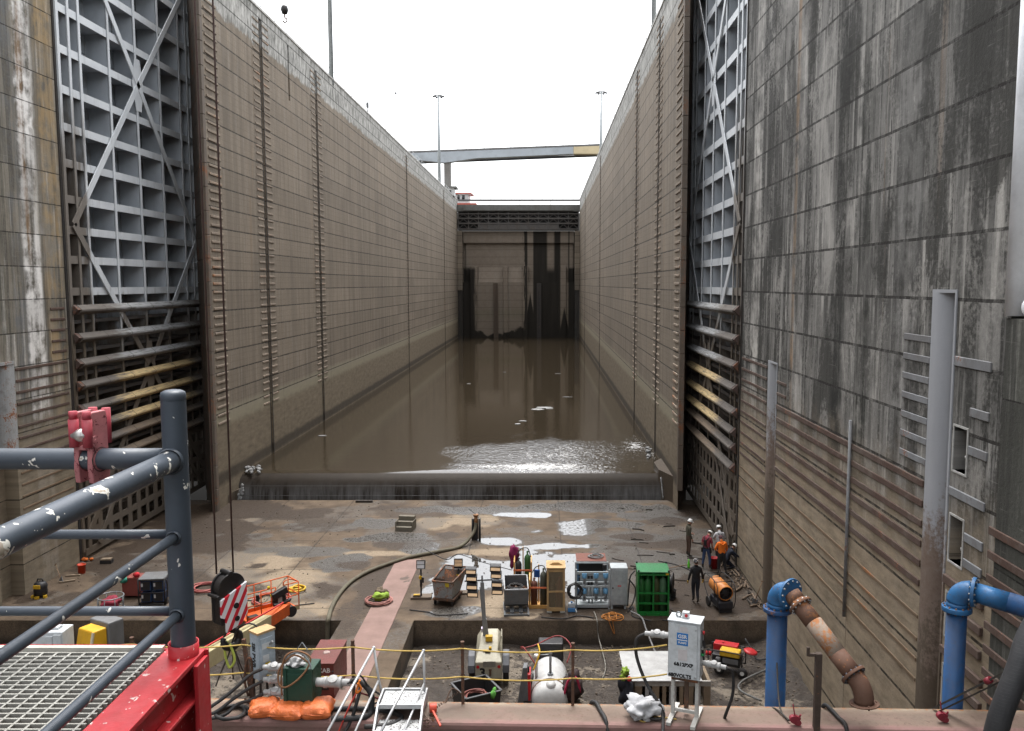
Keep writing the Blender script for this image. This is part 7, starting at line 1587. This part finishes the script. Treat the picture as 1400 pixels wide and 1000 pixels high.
for u, l in ((296, 'left wire rope rising from the crane hook block'), (319, 'right wire rope rising from the crane hook block')):
    p = PY(u, 785, YH + (.05 if u < 300 else .2)); m = MB(); m.tube([p, p + Vector((0, 0, 10)), p + Vector((0, 0, 22))], .017, 6); tag(m.build('wire_rope', WIRE), l, 'wire rope', 'wire ropes of the crane')
# slings hanging from the hook
hk = c0 + Vector((.02, .0, -1.0)); SL = paint('sling_chain', (.04, .033, .03), .6, .2, .2, .2, sc=8)
for i, (dx, dy) in enumerate(((-.34, .3), (-.24, -.2), (-.02, .1), (.1, .35), (.26, -.1))):
    e = Vector((hk.x + dx, hk.y + dy, BZ - .3)); m = MB(); m.tube(catmull([hk, hk.lerp(e, .3) + Vector((.02, 0, 0)), hk.lerp(e, .7), e], 5), .014, 6)
    tag(m.build('sling_leg', SL), 'one of the dark chain sling legs hanging below the crane hook', 'sling', 'chain sling legs under the hook')
m = MB(); m.tube(catmull([hk + Vector((-.05, -.05, .1)), hk + Vector((-.1, -.06, -.1)), hk + Vector((-.02, -.08, -.4)), hk + Vector((.08, -.06, -.25)), hk + Vector((.0, -.06, .05))], 5), .025, 8); tag(m.build('lashing', flat('lime_webbing', (.36, .42, .08))), 'lime yellow webbing tied round the sling under the crane hook', 'webbing')
m = MB(); m.tube(catmull([hk + Vector((.02, 0, .05)), hk + Vector((.15, 0, .33)), hk + Vector((.38, 0, .42)), hk + Vector((.54, 0, .3)), hk + Vector((.56, 0, .05)), hk + Vector((.5, 0, -.1))], 6), .016, 8); m.cyl(hk + Vector((.56, 0, .26)), hk + Vector((.56, 0, .05)), .035, 10); tag(m.build('pendant_cable', RUBBER), 'black pendant cable arching right from the crane hook', 'cable')
# four pack welder
b = G(208, 829); t = thing('welder_rack', 'black tube rack holding four blue welding machines', 'welder', b, rad(6)); s = SCL(b); w_ = 17 * s; H = hgt(205, 793, b)
m = MB()
for x_ in (-w_, w_):
    for y in (0, .85): m.tube([(x_, y, .05), (x_, y, H)], .03, 8)
for z in (.08, H*.5, H - .03):
    for y in (0, .85): m.tube([(-w_, y, z), (w_, y, z)], .025, 8)
    for x_ in (-w_, w_): m.tube([(x_, 0, z), (x_, .85, z)], .025, 8)
m.tube(catmull([(w_ + .05, .0, .1), (w_ + .12, 0, .7), (w_ + .1, 0, H)], 4), .03, 6); m.build('rack', BLACKP, t); m = MB(); m.bx(-w_, w_, -.02, .88, H, H + .04); m.build('top_sheet', GREYP, t)
WB = paint('welder_blue', (.02, .05, .13), .45, 0, .15)
for x_ in (-w_*.48, w_*.48):
    for z in (.14, H*.5 + .07):
        m = MB(); m.bx(x_ - w_*.4, x_ + w_*.4, .06, .8, z, z + H*.36); q = m.build('welding_machine', WB, t, bevel=.02); m = MB(); m.bx(x_ - w_*.34, x_ + w_*.34, .048, .058, z + .04, z + H*.34); m.build('front_panel', BLACKP, q); m = MB(); m.bx(x_ - w_*.34, x_ - w_*.2, .04, .047, z + H*.16, z + H*.29); m.build('sticker', flat('white_sticker', (.5, .5, .5)), q)
b = G(180, 818); t = thing('tool_chest', 'dull red tool chest left of the welder rack', 'chest', b); m = MB(); m.bx(-.38, .38, 0, .6, .08, .8); m.build('chest_body', paint('dull_red_chest', (.20, .05, .04), .6, 0, .3, .1), t, bevel=.02); m = MB(); m.bx(-.4, .4, -.02, .62, .802, .86); m.build('lid', paint('dull_red_chest', (.20, .05, .04), .6, 0, .3, .1), t); m = MB(); m.cyl((-.3, .1, .05), (-.3, .2, .05), .05, 8); m.cyl((.3, .1, .05), (.3, .2, .05), .05, 8); m.build('castor', BLACKP, t)
m = MB(); m.lump((-.3, -.05, .8), .16, 3, .7, 2, 1); o = m.build('rag', flat('teal_rag', (.05, .3, .22))); o.location = b; tag(o, 'teal rag hung on the dull red tool chest', 'rag'); m = MB(); m.lump((.2, .1, .95), .13, 6, .6, 2, .8); o = m.build('red_bag', flat('red_cloth', (.5, .02, .03))); o.location = b; tag(o, 'small red bag on top of the tool chest', 'bag')
b = G(152, 836); t = thing('wire_basket', 'round steel wire basket with red cloth inside, left of the tool chest', 'basket', b); m = MB(); 
for z in (.12, .62): m.tube([(.48*math.cos(a), .48*math.sin(a), z) for a in [k_*math.pi/12 for k_ in range(24)]], .022, 6, closed=True)
for q in range(8): a = q*math.pi/4; m.tube([(.48*math.cos(a), .48*math.sin(a), .0), (.48*math.cos(a), .48*math.sin(a), .62)], .016, 6)
m.build('wire_frame', GALVS, t); m = MB(); m.lump((0, 0, .36), .36, 5, .5, 3, .6); o = m.build('cloth', flat('crimson_cloth', (.22, .02, .04))); o.location = b; tag(o, 'crimson cloth bundled inside the round wire basket', 'cloth')
REDAIR = paint('coral_air_hose', (.36, .10, .09), .55, 0, .2)
for u, v, r_, sd, l in ((282, 806, .55, 3, 'coral air hose coil left of the hook block'), (372, 822, .7, 5, 'coral air hose coil behind the orange work platform'), (222, 800, .35, 8, 'coral air hose coil right of the welder rack')):
    m = MB(); coil(m, (0, 0, 0), r_, 4, .03, sd, .12, .1); o = m.build('hose_coil', REDAIR); o.location = G(u, v); tag(o, l, 'hose')
m = MB(); coil(m, (0, 0, 0), .3, 3, .04, 11, .1, .12); o = m.build('rope_pile', YELP); o.location = G(405, 808); tag(o, 'yellow rope pile just beyond the orange work platform', 'rope')
# left wall foot: bucket, vacuum, shovels, wood
def bucket(p, col, label, r=.16, h=.36):
    t = thing('bucket', label, 'bucket', p); m = MB(); m.lathe([(0, 0), (r*.85, 0), (r, h), (r*1.08, h), (r*1.08, h - .04), (r*.98, h - .04), (r*.82, .03), (0, .03)], n=18); m.build('pail', col, t); m = MB(); m.tube([(r*math.cos(a), 0, h - .02 + .12*math.sin(a)) for a in [k_*math.pi/8 for k_ in range(9)]], .008, 6); m.build('handle', GALVS, t); return t
bucket(G(112, 784), flat('orange_red_bucket', (.60, .06, .02), .45), 'orange red bucket at the foot of the left wall', .17, .42)
bucket(G(976, 777), flat('deep_red_bucket', (.40, .02, .025), .45), 'deep red bucket beside the orange hoodie worker', .18, .5)
b = G(56, 816); t = thing('shop_vacuum', 'black and yellow shop vacuum at the foot of the left wall', 'vacuum', b); m = MB(); m.lathe([(.2, .08), (.26, .12), (.26, .42), (.22, .5)], n=18); m.build('drum', BLACKP, t); m = MB(); m.lathe([(.27, .42), (.27, .5), (.2, .62), (.1, .66), (0, .66)], n=18); m.tube([(-.12, 0, .64), (-.1, 0, .75), (.1, 0, .75), (.12, 0, .64)], .025, 6); m.build('motor_head', BLACKP, t); m = MB(); m.bx(-.14, .14, -.28, -.24, .42, .56); m.bx(-.3, -.2, -.2, -.05, .0, .1); m.bx(.2, .3, -.2, -.05, 0, .1); m.bx(-.08, .08, -.33, -.24, 0, .1); m.build('yellow_trim', YELP, t)
WOODH = paint('tool_handle_wood', (.2, .13, .08), .7, 0, .3)
def shovel(a, bt, label, blade=GREYP):
    a, bt = Vector(a), Vector(bt); t = thing('shovel', label, 'shovel', a); d = bt - a; m = MB(); m.tube([d * .15, d], .02, 8); m.bar(d - d.cross(Vector((0, 1, 0))).normalized()*.06, d + d.cross(Vector((0, 1, 0))).normalized()*.06, .03, .03); m.build('handle', WOODH, t); m = MB(); sx_ = d.normalized().cross(Vector((0, 1, .2))).normalized(); n_ = d.normalized().cross(sx_); u_ = d.normalized()
    m.prism([-sx_*.1 - u_*.02, sx_*.1 - u_*.02, sx_*.12 + u_*.28, -sx_*.12 + u_*.28], n_ * .012); m.build('blade', blade, t); return t
wl = NXL + .1
shovel(G(85, 797), PX(76, 772, wl), 'shovel leaning at the foot of the left wall'); shovel(G(1030, 828), PX(1042, 795, NXR - .12), 'shovel leaning on the right wall beyond the blue pipe')
for u, v, a, l in ((92, 796, .5, 'grey glove like scrap at the left wall foot'), (100, 788, .2, 'pale board lying along the left wall foot')): m = MB(); m.box((0, 0, .04), (.6, .12, .05), rz=a); o = m.build('board', PALW); o.location = G(u, v); tag(o, l if 'board' in l else 'short grey board lying beside the shovel at the left wall foot', 'board')
p = G(146, 770); t = thing('pallet_block', 'small dark block with a pale wooden top near the left gate', 'block', p, .1); m = MB(); m.bx(-.25, .25, -.15, .15, 0, .16); m.build('base', BLACKP, t); m = MB(); m.bx(-.22, .22, -.13, .13, .161, .22); m.build('top', PALW, t)
m = MB(); m.lump((0, 0, .1), .14, 3, .8, 2, .6); m.lump((.25, .1, .08), .1, 6, .8, 2, .6); o = m.build('orange_cloth', flat('orange_scrap', (.5, .12, .02))); o.location = G(116, 768); tag(o, 'orange scrap of cloth at the near corner of the left gate', 'cloth')
m = MB(); m.lathe([(.0, 0), (.055, 0), (.06, .1), (.055, .25), (.022, .33), (.02, .38), (0, .38)], n=12); m.lathe([(.025, .381), (.025, .42), (0, .42)], n=10); o = m.build('bottle', flat('bright_green_bottle', (.12, .55, .04), .25)); o.location = G(941.5, 777); tag(o, 'bright green bottle standing on the wet floor', 'bottle')
m = MB(); m.tube([(0, 0, .15), (-1.4, -.35, .03)], .02, 6); o = m.build('pole', WOODH); o.location = G(944, 776); tag(o, 'thin wooden pole lying beside the green bottle', 'pole')
# driftwood along the foot of the right wall and on the floor
DRW = paint('driftwood', (.16, .115, .08), .85, 0, .4, 0, sc=5); DRD = paint('dark_wet_stick', (.03, .024, .019), .7)
rnd = random.Random(21); n_ = 0
for k_ in range(46):
    y = rnd.uniform(33, 38.4); x_ = NXR - .1 - abs(rnd.gauss(0, .35)); Lk = rnd.uniform(.15, 1.0); a = math.pi/2 + rnd.gauss(0, .5); r_ = rnd.uniform(.015, .05)
    m = MB(); m.tube(catmull([(-Lk/2, 0, 0), (-Lk*.1, rnd.uniform(-.06, .06), .02), (Lk/2, 0, 0)], 3), [r_, r_*1.1, r_*.9, r_, r_*.8, r_*.7, r_*.5], 6); o = m.build('driftwood', DRW if rnd.random() < .6 else DRD); o.location = (x_, y, r_ + .005); o.rotation_euler = (0, 0, a); tag(o, 'broken stick of driftwood lying along the foot of the right wall', 'driftwood', 'driftwood along the right wall foot')
for k_ in range(34):
    p = G(rnd.uniform(820, 960), rnd.uniform(690, 830)); Lk = rnd.uniform(.15, .8); r_ = rnd.uniform(.012, .035)
    m = MB(); m.tube(catmull([(-Lk/2, 0, 0), (0, rnd.uniform(-.1, .1), .01), (Lk/2, 0, 0)], 3), r_, 5); o = m.build('stick', DRD); o.location = p + Vector((0, 0, r_)); o.rotation_euler = (0, 0, rnd.uniform(-.7, .3)); tag(o, 'small dark stick lying on the wet floor right of the equipment', 'stick', 'dark sticks on the wet floor')
m = MB()
for k_ in range(900):
    x_ = rnd.uniform(-22, 8.7); y = rnd.uniform(32, 49.8); s_ = rnd.uniform(.012, .045) * (1.4 if rnd.random() < .1 else 1); m.box((x_, y, s_*.3), (s_*rnd.uniform(.7, 1.8), s_, s_*.7), rz=rnd.uniform(0, 3))
for k_ in range(700):
    x_ = rnd.uniform(-4.9, 8.6) if rnd.random() < .75 else rnd.uniform(-20, -8); y = rnd.uniform(26, 31.5); z = -.98 + mudz(x_, y); s_ = rnd.uniform(.015, .07)
    m.box((x_, y, z + s_*.2), (s_*rnd.uniform(.7, 1.6), s_, s_*.7), rz=rnd.uniform(0, 3))
tag(m.build('grit', paint('grit_stones', (.11, .088, .066), .85, 0, .3, 0)), kind='stuff')
# cords on the floor
cable([G(700, 792) * 1 + Vector((0, 0, .03)), G(712, 805) + Vector((0, 0, .03)), G(742, 826) + Vector((0, 0, .03))], .02, 'thin black cable trailing among the gas carts')
cable([G(579, 776) + Vector((0, 0, .9)), G(610, 783) + Vector((0, 0, .6)), G(627, 785) + Vector((0, 0, .9)), G(660, 790) + Vector((0, 0, .7)), G(700, 795) + Vector((0, 0, .5))], .018, 'thin cable strung between the two floodlights and the carts')
for pts, l in (([(858, 838), (866, 830), (864, 842), (872, 846), (890, 850)], 'black cable lying between the control cabinet and the green cage'), ([(918, 835), (930, 845), (926, 850), (905, 849)], 'black cable curling on the floor right of the green cage'), ([(560, 835), (585, 838), (600, 842), (640, 840)], 'thin cable lying on the floor in front of the rusty skip'), ([(740, 845), (770, 847), (790, 843), (812, 846)], 'thin cable lying on the floor in front of the timber crate'), ([(300, 830), (340, 822), (380, 830), (430, 826)], 'thin dark cable lying on the dry floor behind the work platform'), ([(900, 768), (920, 772), (938, 778), (960, 790)], 'thin dark cable lying on the wet floor near the green bottle')):
    cable([G(u, v) + Vector((0, 0, .03)) for u, v in pts], .022, l)
ORCO = flat('orange_cord', (.36, .14, .03)); m = MB(); coil(m, (0, 0, 0), .3, 6, .016, 15, .1, .16); o = m.build('cord_pile', ORCO); o.location = G(838, 845); tag(o, 'orange brown cord pile in front of the grey control cabinet', 'cord')
cable([G(838, 849) + Vector((0, -.02, .03)), Vector((G(838, 849).x, Y_PIT - .05, -.1)), Vector((G(840, 849).x, Y_PIT - .1, -.5)), Vector((G(835, 849).x, Y_PIT - .08, -.2)), Vector((G(832, 849).x, Y_PIT - .02, .03))], .016, 'orange brown cord dangling over the pit edge', ORCO, 'cord', name='cord')
cable([G(812, 838) + Vector((0, 0, .05)), Vector((G(816, 848).x, Y_PIT - .04, .02)), Vector((G(818, 848).x, Y_PIT - .1, -.6)), G(824, 895, PZ) + Vector((0, 0, .06)), G(828, 915, PZ) + Vector((0, 0, .06)), G(824, 930, PZ) + Vector((0, 0, .06))], .025, 'pale grey hose from the manifold down the pit side', flat('pale_grey_hose', (.16, .15, .13)), 'hose', name='hose')
cable([G(1050, 920, PZ) + Vector((0, 0, .15)), G(1015, 935, PZ) + Vector((0, 0, .1)), G(1012, 948, PZ) + Vector((0, 0, .1)), G(1040, 962, PZ) + Vector((0, 0, .1))], .035, 'grey hose curving on the mud left of the blue riser', flat('grey_mud_hose', (.12, .12, .115)), 'hose', name='hose')
cable([G(1018, 895, PZ) + Vector((0, 0, .6)), G(1030, 902, PZ) + Vector((0, 0, .3)), G(1035, 906, PZ) + Vector((0, 0, .12)), G(1050, 908, PZ) + Vector((0, 0, .2))], .035, 'black hose behind the red and yellow generator', cat='hose', name='hose')
m = MB(); coil(m, (0, 0, 0), .35, 3, .06, 3, .2, .05); o = m.build('tyre', RUBBER); o.location = G(195, 868, PZ); tag(o, 'old black tyre lying on the left pit floor', 'tyre')

# ================================================================= FAR THINGS
CONL = paint('pale_bridge_steel', (.40, .44, .47), .6, 0, .25, 0, sc=.1); TANB = paint('tan_bridge_girder', (.62, .52, .33), .6, 0, .2, 0, sc=.1)
YBR = 240.0
t = thing('road_bridge', 'pale grey road bridge crossing high beyond the lock, tan section at its right', 'bridge', (0, YBR, 0))
a = PY(520, 211, YBR); b = PY(860, 198, YBR)
def BRP(u, dz=0): f = (u - 520) / 340; return (a.x + (b.x - a.x) * f, 0, a.z + (b.z - a.z) * f + dz)
m = MB()
def girder(m, u0, u1, d0, d1): m.prism([BRP(u0), BRP(u1), BRP(u1, -d1), BRP(u0, -d0)], (0, 2.5, 0))
girder(m, 520, 575, 2.1, 2.1); girder(m, 575, 608, 2.1, 3.0); girder(m, 608, 650, 3.0, 2.1); girder(m, 650, 784, 2.1, 1.9); m.build('girder', CONL, t)
m = MB(); girder(m, 784.2, 812, 1.9, 2.1); girder(m, 812, 880, 2.1, 3.0); m.build('tan_girder', TANB, t)
m = MB(); p0, p1 = BRP(500, .05), BRP(880, .05); m.prism([p0, p1, (p1[0], 0, p1[2] + .5), (p0[0], 0, p0[2] + .5)], (0, 4, 0)); m2 = MB(); 
m.build('deck', paint('bridge_deck', (.17, .17, .17), .8), t)
for uu in range(530, 870, 12): q = BRP(uu, .55); m2.bar((q[0], .1, q[2]), (q[0], .1, q[2] + 1.3), .1, .1)
q0, q1 = BRP(505, 1.8), BRP(878, 1.8); m2.bar((q0[0], .1, q0[2]), (q1[0], .1, q1[2]), .08, .08); m2.build('railing', CONL, t)
m = MB(); q0, q1 = BRP(505, -2.25), BRP(878, -2.1); m.bar((q0[0], 3.5, q0[2]), (q1[0], 3.5, q1[2]), .8, .6); m.build('lower_flange', paint('bridge_dark_steel', (.08, .085, .09), .7), t)  # dark grey steel bar below the girder
q = BRP(611, -3.6); m = MB(); m.bx(q[0] - .9, q[0] + .9, .4, 2.4, 20, q[2] + 1.2); m.build('pier', paint('bridge_pier_concrete', (.22, .215, .2), .85), t); q = BRP(860, -3.4); m = MB(); m.bx(q[0] - .9, q[0] + .9, .4, 2.4, 20, q[2]); m.build('pier', paint('bridge_pier_concrete', (.22, .215, .2), .85), t)
MASTM = paint('mast_grey', (.34, .37, .38), .5, .2, .15, 0)
def mast(p, top, r, label, head=True, rb=None):
    t = thing('light_mast', label, 'light mast', p); H = top - p.z; m = MB(); m.tube([(0, 0, 0), (0, 0, H*.5), (0, 0, H)], [rb or r*1.5, r*1.2, r*.7], 10); m.build('pole', MASTM, t)
    if head:
        m = MB(); m.tube([(.85*math.cos(k_*math.pi/8), .85*math.sin(k_*math.pi/8), H - .1) for k_ in range(16)], .09, 6, closed=True); m.bar((-.85, 0, H - .1), (.85, 0, H - .1), .07, .07); m.bar((0, -.85, H - .1), (0, .85, H - .1), .07, .07); m.build('ring', GREYP, t)
        for k_ in range(6): aa = k_*math.pi/3; m = MB(); m.lathe([(.1, .12), (.22, -.16), (0, -.16)], (.95*math.cos(aa), .95*math.sin(aa), H - .15), n=10); m.build('lamp', GREYP, t)
    return t
q = PY(602, 131, 160); mast(Vector((q.x - .35, 160, 30.3)), q.z, .22, 'tall light mast with ring of lamps beyond the left lock wall')
q = PY(822, 126, 160); mast(Vector((q.x, 160, 30.3)), q.z, .22, 'tall light mast with ring of lamps beyond the right lock wall')
q = PY(452, 60, 77); mast(Vector((q.x, 77, 30.3)), 70, .17, 'near pale mast behind the left wall, cut off by the photo top', False, .2)
q = PY(894, 15, 68); mast(Vector((q.x, 68, 30.3)), 70, .15, 'near pale mast behind the right wall, cut off by the photo top', False, .18)
q = PY(506, 128, 92); t = thing('camera_mast', 'thin post with a long side arm standing on the left wall top', 'post', (q.x - .3, 92, TOPZ)); H = q.z - TOPZ; m = MB(); m.tube([(0, 0, 0), (0, 0, max(1.6, H))], .05, 6); m.tube([(0, 0, max(1.6, H)), (3.0, 0, max(1.6, H) + .35)], .03, 6); m.build('post', GREYP, t); m = MB(); m.tube([(3.0, 0, H + .35), (3.0, 0, H + .1)], .03, 6); m.ball((3.0, 0, H + .02), .12); m.box((0, 0, .9), (.25, .2, .5)); m.build('camera', GREYP, t)
# crane ball hook and yellow box above the left wall
q = PY(389, 14, 60); t = thing('crane_hook', 'small black crane hook hanging above the left wall top', 'crane hook', q); m = MB(); m.lathe([(0, -.3), (.18, -.25), (.26, 0), (.22, .22), (.08, .34), (0, .34)], n=14); m.build('ball', BB, t); m = MB(); m.tube(catmull([(0, 0, -.28), (0, 0, -.48), (.14, 0, -.6), (.12, 0, -.76), (-.04, 0, -.8), (-.14, 0, -.7)], 5), .05, 8); m.build('hook', paint('hook_rust', (.14, .07, .045), .6), t); m = MB()
for x_ in (-.16, .0, .18): m.tube([(x_, 0, .2), (x_, 0, 8)], .014, 5)
m.build('falls', GREYP, t)
q = PY(352, 9, 56); m = MB(); m.bx(-.35, .35, -.3, .3, 0, .45); m.bx(-.2, .3, -.2, .2, .451, .55); o = m.build('winch_box', YELP, bevel=.03); o.location = (XL - .6, 56, TOPZ + .16); tag(o, 'yellow winch box on top of the left wall', 'box')
# tug wheelhouse and shelter beyond the far gate
YT = 215.0; WHT = paint('boat_white', (.55, .55, .54), .5, 0, .1, 0); RTR = paint('boat_red_trim', (.42, .10, .07), .5, 0, .1, 0); q0, q1 = PY(623, 277, YT), PY(651, 264, YT); t = thing('towboat', 'white towboat wheelhouse with dark windows and red roof line beyond the far gate', 'boat', (q0.x, YT, q0.z)); w_ = 3.2; hh = q1.z - q0.z
m = MB(); m.bx(-w_*.3, w_*1.0, 0, 5, -.2, hh*.85); m.build('wheelhouse', WHT, t); m = MB(); m.prism([(-w_*.5, -.4, hh*.86), (w_*1.35, -.4, hh*.86), (w_*1.2, -.4, hh*1.0), (-w_*.3, -.4, hh*1.0)], (0, 6, 0)); m.build('roof', RTR, t)
for k_ in range(3): m = MB(); x_ = -w_*.12 + k_*w_*.36; m.prism([(x_ - .38, -.05, hh*.28), (x_ + .3, -.05, hh*.28), (x_ + .38, -.05, hh*.75), (x_ - .3, -.05, hh*.75)], (0, .04, 0)); m.build('window', BLKTXT, t)
m = MB(); m.bx(-w_*.5, w_*1.6, -.5, 6, -.65, -.2); m.build('deck_edge', RTR, t); m = MB(); m.bx(-w_, w_*1.7, 0, 9, -3.2, -.66); m.build('deckhouse', WHT, t); m = MB(); m.bx(-w_*1.5, w_*2.0, -1, 14, 28.3 - q0.z - .8, -3.21); m.build('hull', paint('boat_hull', (.12, .12, .12), .6), t); m = MB()
for x_ in (.4, 1.2, 2.4): m.bar((x_, 1, hh), (x_, 1, hh + .9), .07, .07)
m.build('aerial', GREYP, t)
q = PY(617, 264, 176); t = thing('shelter', 'small pale shelter with a flat grey roof on the left wall end', 'shelter', (q.x - .6, 176, TOPZ)); hh = PY(617, 255, 176).z - TOPZ; m = MB(); m.bx(-1.0, 1.2, 0, 2.5, 0, hh - .4); m.build('walls', WHT, t); m = MB(); m.bx(-1.5, 1.7, -.4, 3, hh - .4, hh); m.build('roof', paint('shelter_roof', (.15, .15, .14), .7), t); m = MB(); m.bx(.0, .6, -.03, -.001, hh*.3, hh*.6); m.build('window', BLKTXT, t)
# floating foam
FOAM = flat('foam_white', (.30, .30, .295), .95)
def foam(pts, label, z=1.315, th=.03, seed=1):
    rr = random.Random(seed); m = MB()
    for (u, v, r_, k_) in pts:
        c_ = G(u, v, z); P_ = [Vector((c_.x + r_*k_*math.cos(a)*(1 + .35*mnoise.noise(Vector((math.cos(a)*1.5 + u, math.sin(a)*1.5, seed)))), c_.y + r_*math.sin(a)*(1 + .35*mnoise.noise(Vector((math.cos(a)*1.5 + v, math.sin(a)*1.5, seed + 3)))), z - .02)) for a in [j*math.pi/10 for j in range(20)]]; m.prism(P_, (0, 0, th + .02))
    return tag(m.build('foam_patch', FOAM), label, 'foam')
foam([(735, 560, .42, 1.3), (744, 557.5, .38, 2.0), (751, 559, .22, 1.5)], 'largest white foam patch drifting in mid channel'); foam([(776, 543, .07, 7)], 'thin foam streak beyond the largest foam patch', seed=3); foam([(715, 576, .15, 2.2), (708, 580, .16, 1.6)], 'small foam patch near the rippled water', seed=4); foam([(641, 525, .16, 1.6)], 'small distant foam patch towards the left', seed=5); foam([(763, 511, .08, 5), (690, 509, .07, 3)], 'faint foam streaks farthest from the sill', seed=6); foam([(440, 596, .12, 2.5)], 'dull foam fleck near the left wall', seed=8)
m = MB(); rr = random.Random(4)
for k_ in range(16): c_ = G(342 + rr.uniform(-5, 14), 646 + rr.uniform(-6, 4), 1.3); m.lump((c_.x, c_.y, 1.30 + rr.uniform(0, .22)), rr.uniform(.06, .17), k_, .9, 2, .7)
tag(m.build('foam_heap', FOAM), 'heap of white foam at the left end of the sill', 'foam')
m = MB()
for k_ in range(16): f = k_ / 15; c_ = PY(327 + 5*f + rr.uniform(-2, 2), 684 - 22*f, 50.5); m.lump(c_, rr.uniform(.05, .12) * (1.2 - f*.6), k_, .6, 2, 1.3)
tag(m.build('foam_heap', FOAM), 'white foam running down beside the left end of the sill', 'foam')
m = MB()
for k_ in range(12): f = k_ / 11; c_ = Vector((XR - .15 - .5*f + rr.uniform(-.12, .12), 59.5 - 3.6*f, 1.33 + .25*math.sin(f*3.1) * rr.random())); m.lump(c_, rr.uniform(.06, .17), k_, .8, 2, .6)
tag(m.build('foam_heap', FOAM), 'white water foaming along the right wall above the sill', 'foam')
m = MB(); c_ = G(921, 684, 0)
for k_ in range(18): f = k_/17; m.lump((XR - .42 - .1*f, 50.75 - .25*(1-f), .02 + 1.1*f), .03 + .02*rr.random(), k_, .6, 2, 2.2)
tag(m.build('foam_heap', FOAM), 'thin white spout at the right end of the sill', 'foam')
for z, y, l in ((.76, 50.45, 'upper thin cable stretched in front of the falling water'), (.2, 50.3, 'lower thin cable stretched in front of the falling water')): rope([Vector((XL + .3, y, z)), Vector((XR - .3, y, z + .02))], .011, paint('dark_cable', (.08, .08, .08), .6), l, 'safety_cable', 'cable', .001)
m = MB(); m.bx(-.5, .5, -.1, .1, 0, .12); o = m.build('timber', DRD); o.location = G(498, 687); tag(o, 'short dark timber lying at the floor edge below the sill', 'timber')
